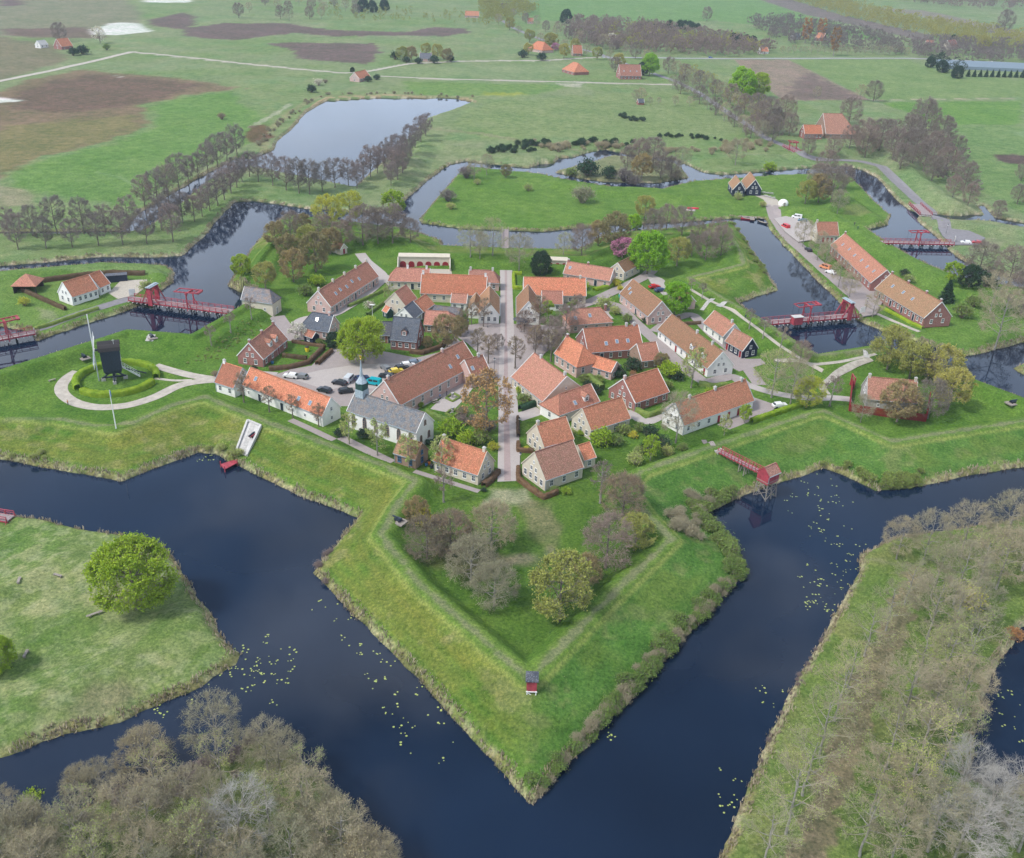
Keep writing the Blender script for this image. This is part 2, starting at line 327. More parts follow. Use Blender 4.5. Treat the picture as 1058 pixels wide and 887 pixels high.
def gz(x, y):
    i = int(np.clip(np.searchsorted(xs, x)-1, 0, NX-2)); j = int(np.clip(np.searchsorted(ys, y)-1, 0, NY-2))
    a = (x-xs[i])/(xs[i+1]-xs[i]); b = (y-ys[j])/(ys[j+1]-ys[j])
    return float((Z[j, i]*(1-a)+Z[j, i+1]*a)*(1-b)+(Z[j+1, i]*(1-a)+Z[j+1, i+1]*a)*b)
def G(px, py):
    z = 1.5
    for _ in range(12):
        p = P(px, py, z); z = z*.5+max(gz(p.x, p.y), 0)*.5
    p = P(px, py, z); return Vector((p.x, p.y, gz(p.x, p.y)))
# ---- ground cover (vertex colours, including shade painted on the near bastion's right face)
C = np.zeros((NY, NX, 3), np.float32)
def put(mask, col):
    global C
    m = np.clip(mask, 0, 1)[..., None]; C = C*(1-m)+np.array(col, np.float32)*m
n1 = fbm(GX, GY, 30, 21); n2 = fbm(GX, GY, 9, 22); n3 = fbm(GX, GY, 2.5, 23); nb = fbm(GX, GY, 120, 24)
put(np.ones_like(Z), (.155, .225, .075))
put(sst(.4, .7, nb), (.19, .24, .10)); put(sst(.5, .75, n1)*.6, (.13, .22, .06)); put(sst(.55, .8, n2)*.4, (.22, .24, .11))
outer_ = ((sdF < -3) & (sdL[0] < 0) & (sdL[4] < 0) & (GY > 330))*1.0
put(outer_*(.15+.35*sst(.35, .65, fbm(GX, GY, 55, 61))), (.235, .245, .15)); put(outer_*sst(.5, .7, fbm(GX, GY, 22, 62))*.35, (.14, .24, .10))
def fpoly(pts, col, amt=1.0, edge=4.0, z=1.0, wobm=1.0):
    f = field(PX(pts, z), 40); put(sst(-edge*.15, edge*.85, f+(n2-.5)*edge*2.2*wobm)*amt, col)
def fline(pts, w, col, amt=1.0, z=1.0, rough=.6, grd=False):
    q = np.array([tuple(G(x, y))[:2] for x, y in pts]) if grd else PX(pts, z)
    d = dline(q, w+6); put(sst(w*.5+.45, w*.5-.35, d+(n3-.5)*rough*2)*amt, col)
BR = (.12, .225, .05)
fpoly([(150, 109), (157, 130), (113, 147), (45, 163), (8, 180), (0, 192), (55, 205), (100, 212), (135, 218), (180, 188), (225, 160), (275, 145), (285, 130), (240, 95), (200, 99)], BR, .8, 8)
fpoly([(0, 192), (30, 196), (40, 212), (0, 215), (-60, 205)], (.28, .24, .16), .7, 4)
HE = (.135, .085, .065)
fpoly([(-200, 95), (0, 94), (28, 82), (85, 71), (113, 75), (159, 78), (184, 81), (215, 85), (252, 92), (198, 99), (150, 109), (157, 130), (113, 147), (62, 160), (45, 163), (8, 180), (0, 187), (-200, 200)], (.19, .14, .085), 1, 6)
fpoly([(0, 130), (60, 125), (140, 118), (155, 130), (113, 147), (45, 163), (8, 180), (-60, 187)], (.19, .18, .07), .7, 12)
fpoly([(20, 92), (85, 76), (150, 80), (215, 88), (180, 100), (130, 112), (60, 118), (0, 112)], HE, .75, 10)
fpoly([(-100, 38), (0, 38), (60, 46), (75, 62), (0, 84), (-100, 90)], (.19, .15, .10), .8, 8)
fpoly([(-200, -2), (130, -2), (150, 14), (150, 26), (90, 34), (40, 38), (0, 38), (-200, 40)], (.21, .19, .13), .8, 8)
fpoly([(0, 30), (90, 28), (115, 40), (40, 40), (0, 36)], (.15, .09, .08), .8, 8)
for q in ([(155, 20), (190, 13), (203, 17), (203, 27), (185, 31), (150, 26)], [(185, 30), (230, 24), (297, 24), (339, 31), (419, 33), (447, 28), (484, 30), (487, 34), (458, 38), (419, 37), (345, 38), (302, 35), (240, 42), (190, 38)],
          [(271, 45), (305, 44), (390, 45), (396, 54), (382, 68), (356, 65), (302, 61), (300, 52)], [(0, 0), (20, 0), (30, 5), (0, 8)]):
    fpoly(q, (.135, .085, .085), .9, 6)
SA = (.62, .60, .56)
for q in ([(93, 31), (119, 23), (142, 24), (159, 33), (119, 37), (95, 36)], [(-20, 101), (0, 101), (25, 105), (0, 107), (-20, 107)], [(118, 78), (128, 79), (124, 82)], [(145, -1), (204, -1), (195, 3), (150, 3)], [(1044, 137), (1058, 136), (1100, 140), (1058, 144)], [(985, 133), (990, 137), (980, 136)]):
    fpoly(q, SA, 1, 3, wobm=1)
fpoly([(560, -3), (775, -3), (850, 20), (925, 43), (860, 38), (790, 28), (740, 22), (640, 24), (548, 22), (540, 8)], (.13, .235, .07), .8, 8)
fpoly([(775, -3), (809, -3), (871, 16), (965, 37), (958, 44), (890, 28), (830, 15)], (.17, .135, .12), 1, 4)
fpoly([(890, 8), (956, 11), (1058, 33), (1100, 45), (1058, 44), (1007, 30), (940, 15)], (.22, .18, .15), .9, 4)
fpoly([(758, 62), (815, 62), (900, 104), (809, 104), (775, 80)], (.25, .19, .145), 1, 2, wobm=.3)
fpoly([(830, 72), (845, 78), (900, 104), (825, 104), (800, 96), (815, 88)], (.16, .115, .10), .9, 12)
fpoly([(816, 62), (935, 61), (990, 79), (1058, 83), (1200, 95), (1200, 108), (1058, 101), (903, 104)], (.17, .235, .085), 1, 2, wobm=.3)
fpoly([(905, 106), (1058, 104), (1058, 130), (970, 130), (930, 115)], (.12, .225, .045), .9, 5)
fpoly([(970, 130), (1058, 130), (1150, 220), (1058, 225), (1000, 190)], (.15, .23, .08), .9, 5)
fpoly([(1025, 160), (1045, 159), (1080, 164), (1080, 172), (1045, 170), (1030, 167)], (.11, .075, .065), 1, 2)
fpoly([(400, 70), (600, 66), (600, 80), (410, 80)], (.20, .25, .12), .7, 5)
fpoly([(410, 84), (600, 88), (560, 98), (430, 100)], (.13, .225, .05), .7, 6); fpoly([(500, 95), (545, 96), (540, 100), (500, 99)], (.30, .31, .04), .7, 6)
fpoly([(495, 105), (700, 92), (760, 130), (720, 150), (600, 148), (460, 130)], (.185, .235, .095), .8, 10)
# fort and works
put(sst(-1, 1, sdF), (.115, .20, .04)); put(sst(-1, 1, sdF)*sst(.45, .7, n2)*.5, (.15, .225, .05))
outs = ((sdF > 0) & ~inC).astype(float)*sst(1.0, 2.6, dc)
leftslope = outs*sst(8, 0, GX)*sst(260, 250, GY)
put(outs*.8, (.115, .195, .04)); put(outs*sst(-2, 12, GX)*sst(250, 240, GY)*.5, (.10, .185, .05))
put(outs*sst(.42, .62, fbm(GX, GY, 14, 31))*sst(.2, .45, t)*sst(.95, .8, t), (.165, .20, .05))
put(leftslope*sst(.36, .6, fbm(GX, GY, 11, 32))*sst(.5, .6, t)*sst(.98, .9, t)*.75, (.195, .205, .05))
put(leftslope*sst(.40, .6, fbm(GX, GY, 9, 36))*sst(.12, .2, t)*sst(.46, .4, t)*.65, (.19, .205, .055))
put(outs*sst(.58, .72, fbm(GX, GY, 5, 33))*.8, (.26, .24, .12))
put(leftslope*(.5+.5*np.sin(t*math.pi*9+n2*1.5))*sst(.1, .2, t)*sst(.97, .9, t)*.45, (.21, .20, .06)); put(outs*sst(-2, 8, GX)*sst(235, 225, GY)*.45, (.085, .18, .05))  # right face: cooler turf, its side away from the sun also darkened in colour
put(outs*sst(0.06, .0, np.abs(t-.5))*.55*sst(15, 22, dwi+dc), (.10, .19, .035))
put(outs*sst(.2, .05, t)*.6, (.12, .21, .04))
put((sdF > 0)*sst(1.5, 1.9, dc)*sst(3.0, 2.2, dc)*(~inC)*.7, (.30, .31, .11))
for q in (sdL[0],): put(sst(-1, 2, q)*sst(.3, .6, fbm(GX, GY, 16, 41)), (.20, .24, .10)); put(sst(-1, 2, q)*sst(.48, .62, fbm(GX, GY, 5, 42))*.75, (.34, .33, .20)); put(sst(-1, 2, q)*sst(.55, .68, fbm(GX, GY, 2.2, 43))*.5, (.40, .38, .27))
fpoly([(60, 720), (130, 700), (160, 720), (110, 745), (50, 755)], (.26, .22, .16), .8, 5)
fpoly([(0, 640), (90, 620), (150, 640), (230, 670), (200, 690), (120, 665), (0, 700)], (.13, .21, .05), .5, 6)
put(sst(-1, 2, sdL[1])*.8, (.14, .155, .07)); put(sst(-1, 2, sdL[1])*sst(.5, .7, n2)*.6, (.20, .17, .10))
put(sst(-1, 2, sdL[2])*.7, (.155, .20, .06)); put(sst(-1, 2, sdL[2])*sst(.5, .7, n2)*.5, (.24, .22, .11))
put(sst(-1, 2, sdL[4])*.8, (.125, .215, .045))
put(sst(-1, 2, sdL[3])*.6, (.13, .22, .05)); put(sst(-1, 2, sdL[5])*.8, (.20, .20, .11))
# bare trodden soil, dirt tracks
PT = (.235, .225, .16)
for q in ([(394, 480), (429, 497), (409, 524), (393, 552), (434, 604), (474, 639), (545, 700)], [(552, 697), (620, 627), (694, 556), (668, 530), (645, 512)], [(640, 500), (664, 487), (746, 458), (838, 427), (851, 425), (883, 439), (921, 456), (977, 447), (1058, 435)], [(60, 433), (100, 440), (136, 437), (180, 418), (212, 410), (276, 436), (329, 456), (394, 480)], [(843, 368), (909, 360)], [(712, 287), (745, 279), (768, 273), (764, 258)], [(843, 368), (780, 327), (740, 304), (712, 287)]):
    fline(q, 3.0, (.17, .23, .065), .6, 5.0, .7); fline(q, 1.25, PT, .8, 5.0, .9)
fline([(768, 268), (760, 250)], 1.2, PT, .6, 5)
fpoly([(505, 505), (545, 505), (550, 522), (500, 525)], (.40, .37, .30), .9, 2, 2.0); fpoly([(535, 520), (572, 518), (600, 545), (590, 572), (565, 570), (545, 545)], (.27, .235, .155), .85, 5, 2.0)
fpoly([(520, 572), (575, 565), (590, 578), (540, 588), (505, 600), (480, 592), (500, 570)], (.33, .26, .23), .9, 4, 2.0)
fpoly([(440, 590), (500, 610), (540, 600), (520, 570), (450, 540), (425, 560)], (.19, .165, .10), .6, 5, 2.0)
put(np.exp(-((dline(PX([(520, 522), (545, 560), (560, 575)], 2.0), 8))/1.6)**2)*.8, (.12, .215, .04))
for q, ww, zz in (([(950, 590), (925, 640), (900, 700), (870, 780), (835, 887), (815, 950)], 5, 1.2),): fline(q, ww, (.27, .205, .16), .95, zz, 2.0)
fline([(893, 580), (940, 585), (1010, 560), (1058, 548)], 1, (.26, .24, .16), .8, 1.2)
for q in ([(5, 432), (60, 433)],): fline(q, 1.2, PT, .5, 5)
DT = (.46, .41, .35)
fline([(136, 54), (260, 67), (300, 71), (356, 76), (379, 74), (424, 66), (480, 63.5), (560, 63), (619, 59.5)], 4, DT, 1); fline([(393, 79), (460, 82), (560, 84.5), (620, 86), (698, 88)], 3.5, DT, 1)
fpoly([(570, 86), (605, 86), (600, 91), (585, 90)], DT, .7, 3)
fline([(900, 104), (960, 103), (1058, 102)], 3, (.36, .31, .22), .9); fline([(560, 5), (700, 14), (780, 28)], 3, (.20, .25, .13), .6); fline([(100, 178), (125, 184), (145, 196)], 1.5, (.24, .32, .17), .5)
fline([(445, 133), (500, 139), (560, 150), (600, 156)], 6, (.24, .22, .13), .6, 1, 3)
fline([(270, 170), (275, 140), (300, 115), (330, 100), (400, 97), (485, 101)], 5, (.27, .24, .13), .6, 1, 3); fline([(258, 132), (285, 118), (300, 108)], 4, (.45, .41, .33), .5, 1, 3)
fline([(288, 150), (303, 133), (318, 115), (338, 102), (400, 99.5), (480, 102), (491, 106)], 4, (.38, .28, .17), .9, .5, 1)
fpoly([(255, 130), (275, 128), (285, 142), (270, 152), (250, 145)], (.12, .05, .04), .8, 4)
fpoly([(1011, 243), (1040, 250), (1030, 262), (990, 262), (1000, 250)], (.27, .25, .17), .6, 4); fpoly([(36, 318), (60, 320), (58, 330), (38, 330)], (.28, .27, .2), .7, 3)
fpoly([(180, 228), (196, 236), (205, 246), (190, 243)], (.32, .30, .22), .5, 3)
fpoly([(862, 211), (895, 216), (902, 226), (870, 222)], (.22, .19, .12), .5, 3)
# straw along the banks
bank = sst(1.9, .5, DW+(n3-.5)*1.8)*(DW > -.5)
put(bank*(.55+.4*(n2 > .45)), (.27, .23, .13)); put(bank*sst(.48, .58, n3)*.7, (.52, .44, .34)); put(bank*(sdL[2] > -2)*sst(.35, .5, n3)*.6, (.50, .41, .34)); put(sst(.25, -.1, DW), (.05, .045, .035))
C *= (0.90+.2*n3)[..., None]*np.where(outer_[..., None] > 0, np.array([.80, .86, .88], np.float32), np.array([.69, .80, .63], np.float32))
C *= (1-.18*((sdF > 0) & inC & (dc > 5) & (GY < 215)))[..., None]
# ---- the sheet
V = np.stack([GX, GY, Z], -1).reshape(-1, 3)
ii = (np.arange(NY-1)[:, None]*NX+np.arange(NX-1)[None, :]).ravel()
F = np.stack([ii, ii+1, ii+NX+1, ii+NX], -1)
def groundmat():
    m, nt, b = newmat('ground_cover')
    at = N(nt, 'ShaderNodeAttribute'); at.attribute_name = 'cover'
    geo = N(nt, 'ShaderNodeNewGeometry').outputs['Position']
    f1 = noise(nt, geo, 1.6, 6, 0.75); f2 = noise(nt, geo, 0.22, 5, 0.65); f3 = noise(nt, geo, 0.035, 4, 0.6)
    col = mixc(nt, 1, at.outputs['Color'], ramp(nt, f1, [(0.30, (.42, .50, .42)), (0.5, (1, 1, 1)), (0.70, (1.75, 1.6, 1.55))]), 'MULTIPLY')
    col = mixc(nt, 1, col, ramp(nt, f2, [(0.3, (.70, .80, .68)), (0.7, (1.3, 1.18, 1.22))]), 'MULTIPLY')
    col = mixc(nt, 1, col, ramp(nt, f3, [(0.35, (.86, .92, .86)), (0.65, (1.14, 1.07, 1.12))]), 'MULTIPLY')
    fl = noise(nt, geo, 3.5, 1, .5)
    col = mixc(nt, ramp(nt, fl, [(0.70, (0, 0, 0)), (0.76, (.35,)*3)]), col, (.42, .42, .22))
    nt.links.new(col, b.inputs['Base Color']); b.inputs['Roughness'].default_value = 0.95; b.inputs['Specular IOR Level'].default_value = 0.08
    bp = N(nt, 'ShaderNodeBump'); bp.inputs['Strength'].default_value = 0.8; bp.inputs['Distance'].default_value = 0.35
    nt.links.new(f1, bp.inputs['Height']); nt.links.new(bp.outputs[0], b.inputs['Normal'])
    return m
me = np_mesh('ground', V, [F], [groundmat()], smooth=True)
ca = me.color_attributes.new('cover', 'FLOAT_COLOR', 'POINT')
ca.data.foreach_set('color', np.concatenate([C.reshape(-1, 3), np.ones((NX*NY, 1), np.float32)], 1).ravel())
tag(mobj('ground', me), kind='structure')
# water
m, nt, b = newmat('moat_water')
geo = N(nt, 'ShaderNodeNewGeometry').outputs['Position']
f = noise(nt, geo, 0.018, 3, 0.5)
nt.links.new(ramp(nt, f, [(0.35, (.0025, .008, .021)), (0.65, (.007, .018, .042))]), b.inputs['Base Color'])
b.inputs['Roughness'].default_value = 0.04; b.inputs['IOR'].default_value = 1.38
bp = N(nt, 'ShaderNodeBump'); bp.inputs['Strength'].default_value = 0.06; bp.inputs['Distance'].default_value = 0.05
nt.links.new(noise(nt, geo, 1.2, 2, 0.5), bp.inputs['Height']); nt.links.new(bp.outputs[0], b.inputs['Normal'])
q = MB(); q.poly([(-4400, 20, 0), (4400, 20, 0), (4400, 8900, 0), (-4400, 8900, 0)]); tag(q.build('water', m), kind='structure')
# ---- paved sheets laid on the ground
def pave(name, pts, mat, z=2.0, dz=0.05, cell=None):
    import mathutils
    pw = [P(x, y, z) for x, y in pts]
    tris = mathutils.geometry.tessellate_polygon([[Vector((p.x, p.y, 0)) for p in pw]])
    q = MB()
    for t_ in tris:
        a = [pw[i] for i in t_]
        if (a[1]-a[0]).cross(a[2]-a[0]).z < 0: a = a[::-1]
        q.poly([(p.x, p.y, z+dz) for p in a], [(p.x, p.y) for p in a])
    # low kerb skirt
    for i in range(len(pw)):
        a, b2 = pw[i], pw[(i+1) % len(pw)]
        q.poly([(a.x, a.y, z+dz), (b2.x, b2.y, z+dz), (b2.x, b2.y, z-.3), (a.x, a.y, z-.3)])
    return tag(q.build(name, mat), kind='structure')
def ribbon(name, pts, wid, mat, dz=0.06, step=1.5, drape=True, z=None, lift=0):
    W = [G(x, y) if z is None else P(x, y, z) for x, y in pts]
    L = []
    for a, b2 in zip(W[:-1], W[1:]):
        n = max(1, int((b2-a).length/step))
        for k in range(n): L.append(a.lerp(b2, k/n))
    L.append(W[-1])
    for _ in range(3): L = [L[0]]+[(L[i-1]+L[i]*2+L[i+1])/4 for i in range(1, len(L)-1)]+[L[-1]]
    S = []; u = 0
    K = 4 if wid > 2 else 2
    for i, p in enumerate(L):
        d = (L[min(i+1, len(L)-1)]-L[max(i-1, 0)]); d.z = 0; d.normalize(); nrm = Vector((-d.y, d.x, 0))
        row = []
        for k in range(K+1):
            s_ = (k/K-.5)*wid; c = p+nrm*s_; zz = (max(gz(c.x, c.y), gz(c.x+nrm.x*.3, c.y+nrm.y*.3), gz(c.x-nrm.x*.3, c.y-nrm.y*.3)) if z is None else z)+dz+lift
            row.append(((c.x, c.y, zz), (s_, u)))
        S.append(row)
        if i < len(L)-1: u += (L[i+1]-p).length
    q = MB()
    for r0, r1 in zip(S[:-1], S[1:]):
        for k in range(K):
            c4 = [r0[k+1], r0[k], r1[k], r1[k+1]]; q.poly([c[0] for c in c4][::-1], [c[1] for c in c4][::-1])
    return tag(q.build(name, mat), kind='structure')
PAVE = brickmat('street_clinkers', (.33, .285, .275), (.29, .245, .235), (.30, .275, .26), .22, .11, .25)
PAVE2 = brickmat('walk_clinkers', (.42, .38, .36), (.37, .33, .31), (.38, .35, .33), .22, .11, .2)
STRIP = brickmat('red_clinkers', (.36, .28, .27), (.31, .24, .23), (.32, .27, .26), .22, .11, .2)
SAND = simple('sandy_gravel', (.40, .36, .30), var=.2, scale=2); ASPH = simple('asphalt', (.20, .19, .20), var=.15, scale=.7)
TRACK = simple('track_gravel', (.36, .33, .28), var=.25, scale=.8); FARM = simple('worn_track', (.40, .36, .31), var=.2, scale=.6)
# ------------------------------------------------------------------ trees
def tubes(segs, n):
    """segs (m,8): p0 p1 r0 r1 -> verts, faces"""
    S = np.asarray(segs, float); p0 = S[:, :3]; p1 = S[:, 3:6]; r0 = S[:, 6:7]; r1 = S[:, 7:8]
    d = p1-p0; d /= np.maximum(np.linalg.norm(d, axis=1, keepdims=True), 1e-6)
    ref = np.where(np.abs(d[:, 2:3]) < .9, np.array([[0, 0, 1.]]), np.array([[1., 0, 0]]))
    x = np.cross(d, ref); x /= np.linalg.norm(x, axis=1, keepdims=True); y = np.cross(d, x)
    V = []
    for p, r in ((p0, r0), (p1, r1)):
        for k in range(n):
            a = 2*math.pi*k/n; V.append(p+(x*math.cos(a)+y*math.sin(a))*r)
    V = np.stack(V, 1).reshape(-1, 3); m = len(S); b = np.arange(m)*2*n
    F = np.concatenate([np.stack([b+k, b+(k+1) % n, b+n+(k+1) % n, b+n+k], -1) for k in range(n)])
    return V, F
def quads(c, size, rng, flat=0.0):
    n = len(c); a = rng.normal(size=(n, 3)); a[:, 2] *= (1-flat); a /= np.linalg.norm(a, axis=1, keepdims=True)
    b = rng.normal(size=(n, 3)); b = np.cross(a, b); b /= np.linalg.norm(b, axis=1, keepdims=True)
    s = size*(0.6+0.8*rng.rand(n, 1))
    V = np.stack([c-a*s, c-b*s*.8, c+a*s, c+b*s*.8], 1).reshape(-1, 3); i = np.arange(n)*4
    return V, np.stack([i, i+1, i+2, i+3], -1)
def tree_parts(seed, H, Rr, base=.28, cz=.60, vz=.42, nl=13, ns=7, ntt=7, nw=5, tw=.022, trunk_r=.28, up=.5, nleaf=0, leaf=.3, egg=0.0, multi=False):
    rng = np.random.RandomState(seed); C0 = np.array([0, 0, H*cz]); RV = np.array([Rr, Rr, H*vz])
    bc = rng.normal(size=(16, 3)); bc /= np.linalg.norm(bc, axis=1, keepdims=True); ba = rng.uniform(-.10, .13, 16)
    def rad(v):      # uneven envelope: egg with lobes and hollows
        q = (v-C0)/RV; w = 1-egg*q[2]; q = np.array([q[0]/w, q[1]/w, q[2]]); l = np.linalg.norm(q)+1e-6
        return l/(1+float((ba*np.exp(7*(bc@(q/l)-1))).sum()))
    def outw(p): o = (p-C0)/RV; return o/(np.linalg.norm(o)+.2)
    def clip(p):
        k = rad(p)
        return C0+(p-C0)/k*(.80+.22*rng.rand()) if k > 1 else p
    T = []; B = []; tips = []
    lean = rng.normal(size=2)*.02*H
    ax = lambda t: np.array([lean[0]*t*t, lean[1]*t*t, H*t])
    top = .86; prev = ax(0)
    for k in range(1, 9):
        p = ax(top*k/8)+rng.normal(size=3)*np.array([.06, .06, 0])*(H/15); r = lambda t: trunk_r*(1-t)**.8+.03
        T.append([*prev, *p, r(top*(k-1)/8)*(1.25 if k == 1 else 1), r(top*k/8)]); prev = p
    ga = 2.39996; ph = rng.rand()*6
    limbs = []
    for i in range(nl):
        t = base+(top-base)*(i/nl)**.9*.95; s = ax(t); az = ph+i*ga+rng.normal()*.2
        el = -.38+1.45*(i/nl)+up*.15; dirv = np.array([math.cos(az)*math.cos(el), math.sin(az)*math.cos(el), math.sin(el)])
        e = clip(s+dirv*(Rr*2.2+H*.2)); mid = (s+e)/2+np.array([0, 0, 1])*(-.10 if up > .3 else .06)*np.linalg.norm(e-s)+rng.normal(size=3)*.04*Rr
        r0 = trunk_r*(.42-.2*i/nl); pts = [(1-q)**2*s+2*q*(1-q)*mid+q*q*e for q in np.linspace(0, 1, 6)]
        for k in range(5):
            (T if k < 2 else B).append([*pts[k], *pts[k+1], r0*(1-k/5)+.02, r0*(1-(k+1)/5)+.018])
        limbs.append((pts, e-s, r0))
    for pts, dv, r0 in limbs:
        Ld = np.linalg.norm(dv)+1e-6; u = dv/Ld
        for j in range(ns):
            q = .22+.78*(j+rng.rand()*.6)/ns; k = min(int(q*5), 4); s = pts[k]+(pts[k+1]-pts[k])*(q*5-k)
            d = u*.6+outw(s)*.45+rng.normal(size=3)*.6+np.array([0, 0, .25*up]); d /= np.linalg.norm(d)
            e = clip(s+d*(.35+.45*rng.rand())*Rr*(1.15-.4*q)); m_ = (s+e)/2+rng.normal(size=3)*.05*Rr
            B.append([*s, *m_, r0*.34+.012, r0*.2+.012]); B.append([*m_, *e, r0*.2+.012, .014])
            for _ in range(ntt):
                f = rng.rand()*.85+.15; s2 = s+(e-s)*f; d2 = d*.5+outw(s2)*.6+rng.normal(size=3)*.55; d2[2] += .2*up; d2 /= np.linalg.norm(d2)
                e2 = clip(s2+d2*(.16+.22*rng.rand())*Rr)
                B.append([*s2, *e2, tw*.8, tw*.5]); tips.append((s2, e2))
                for __ in range(nw):
                    f2 = .25+.75*rng.rand(); s3 = s2+(e2-s2)*f2; d3 = d2*.7+outw(s3)*.4+rng.normal(size=3)*.5; d3[2] += .1; d3 /= np.linalg.norm(d3)
                    e3 = s3+d3*(.07+.12*rng.rand())*Rr; B.append([*s3, *e3, tw*.5, tw*.28]); tips.append((s3, e3))
    a = np.array([t_[0] for t_ in tips]); b_ = np.array([t_[1] for t_ in tips])
    lv = None
    if nleaf:
        ix = rng.randint(0, len(tips), nleaf); f = .4+.6*rng.rand(nleaf, 1); c = a[ix]+(b_[ix]-a[ix])*f+rng.normal(size=(nleaf, 3))*.12
        lv = quads(c, leaf, rng)
    return tubes(T, 7), tubes(B, 3), lv
PROTO = {}
def proto(key, H, bark, twig, leafm=None, n=3, **k):
    L = []
    for i in range(n):
        (tv, tf), (bv, bf), lv = tree_parts(hash(key) % 1000 if False else sum(map(ord, key))*7+i*13, H, **k)
        tm = np_mesh(key+'_trunk', tv, [tf], [bark], smooth=True)
        if lv is None: cm = np_mesh(key+'_crown', bv, [bf], [twig])
        else:
            lvv, lf = lv; cm = np_mesh(key+'_crown', np.concatenate([bv, lvv]), [bf, lf+len(bv)], [twig, leafm], np.concatenate([np.zeros(len(bf)), np.ones(len(lf))]))
        L.append((tm, cm))
    PROTO[key] = (H, k['Rr'], k.get('cz', .6), L)
BK = simple('bark', (.17, .145, .12), var=.3, scale=2, bump=.4); BKP = simple('bark_grey', (.25, .235, .205), var=.3, scale=2, bump=.4)
TWP = simple('twigs_pale', (.335, .30, .215), var=.25, scale=.25, rnd=.16, rough=.9); TWG = simple('twigs_greyed', (.40, .385, .36), var=.2, scale=.25, rnd=.12, rough=.9)
TWB = simple('twigs_brown', (.235, .185, .155), var=.2, scale=.25, rnd=.12, rough=.9); TWV = simple('twigs_purplish', (.20, .165, .165), var=.2, scale=.25, rnd=.12, rough=.9)
LFB = leafmat('leaf_bronze', (.25, .205, .095), (.38, .315, .15)); LFO = leafmat('leaf_olive', (.30, .30, .07), (.46, .44, .12)); LFY = leafmat('leaf_yellow', (.42, .43, .04), (.66, .62, .08))
LFG = leafmat('leaf_green', (.20, .34, .02), (.40, .52, .05), .35); LFV = leafmat('leaf_lime', (.20, .42, .02), (.38, .62, .05), .35); LFD = leafmat('leaf_dark', (.018, .05, .025), (.04, .085, .04), .1)
LFS = leafmat('leaf_shrub', (.13, .21, .05), (.26, .34, .09)); LFP = leafmat('blossom_pink', (.42, .15, .26), (.60, .28, .42)); LFW = leafmat('blossom_white', (.55, .56, .45), (.75, .75, .68)); LFM = leafmat('leaf_spring', (.26, .34, .08), (.44, .50, .16)); LFR = leafmat('leaf_rust', (.33, .17, .07), (.45, .25, .11))
LFN = leafmat('buds_brown', (.235, .185, .115), (.31, .25, .16)); LFA = leafmat('buds_tan', (.27, .255, .15), (.37, .345, .22)); LFU = leafmat('buds_purple', (.24, .195, .18), (.315, .26, .235)); LFT = leafmat('leaf_oak', (.36, .21, .085), (.55, .36, .15))
proto('pale', 17, BKP, TWP, LFA, 4, Rr=6.4, base=.22, cz=.60, vz=.40, nl=14, ns=7, ntt=7, nw=5, up=.5, tw=.024, nleaf=2600, leaf=.10, trunk_r=.22)
proto('pale_green', 15, BKP, TWP, LFM, 2, Rr=6.0, base=.2, cz=.58, vz=.42, nl=13, ns=6, up=.6, tw=.020, nleaf=2400, leaf=.10, trunk_r=.22)
proto('thin', 15, BKP, TWP, LFM, 3, Rr=5.6, base=.25, cz=.62, vz=.38, nl=11, ns=5, ntt=6, nw=5, up=.7, tw=.020, nleaf=1200, leaf=.09, trunk_r=.2)
for k_, lm, tm in (('far_brown', LFU, TWV), ('far_olive', LFO, TWP), ('far_dark', LFD, TWB)): proto(k_, 14, BK, tm, lm, 3, Rr=5.2, base=.15, cz=.54, vz=.46, nl=9, ns=3, ntt=3, nw=1, up=.3, tw=.06, nleaf=900, leaf=.34, trunk_r=.25)
proto('grey', 15, BKP, TWG, None, 2, Rr=6.6, base=.15, cz=.55, vz=.44, nl=16, up=.3, tw=.022, trunk_r=.24)
proto('avenue', 15, BK, TWV, LFU, 4, Rr=4.6, base=.20, cz=.60, vz=.41, nl=15, ns=8, up=.45, tw=.026, nleaf=3000, leaf=.12, trunk_r=.22)
proto('mound', 13, BK, TWB, LFN, 3, Rr=6.6, base=.07, cz=.49, vz=.50, nl=20, ns=8, ntt=7, nw=5, up=.9, tw=.026, nleaf=5200, leaf=.12, trunk_r=.28)
proto('mound_tan', 13, BKP, TWP, LFA, 3, Rr=6.6, base=.07, cz=.49, vz=.50, nl=20, ns=8, ntt=7, nw=5, up=.9, tw=.026, nleaf=4200, leaf=.11, trunk_r=.26)
proto('brown', 16, BK, TWB, LFU, 3, Rr=6.5, base=.14, cz=.55, vz=.46, nl=17, ns=8, up=.5, tw=.028, nleaf=3600, leaf=.13, trunk_r=.3)
proto('bronze', 13, BK, TWB, LFB, 3, Rr=5.6, base=.16, cz=.56, vz=.44, nl=14, up=.5, tw=.028, nleaf=14000, leaf=.14, trunk_r=.26)
proto('olive', 13, BK, TWP, LFO, 3, Rr=5.4, base=.2, cz=.57, vz=.43, nl=14, up=.5, tw=.028, nleaf=14000, leaf=.135, trunk_r=.26)
proto('yellow', 13, BK, TWP, LFY, 2, Rr=6.0, base=.16, cz=.56, vz=.44, nl=14, up=.4, nleaf=17000, leaf=.115, trunk_r=.26)
proto('green', 13, BK, TWB, LFG, 2, Rr=6.2, base=.14, cz=.54, vz=.46, nl=16, ns=9, nw=6, up=.3, nleaf=30000, leaf=.14, trunk_r=.30)
proto('lime', 13, BK, TWB, LFV, 2, Rr=5.4, base=.16, cz=.56, vz=.44, nl=15, ns=9, nw=6, up=.4, nleaf=28000, leaf=.145, trunk_r=.28, egg=.15)
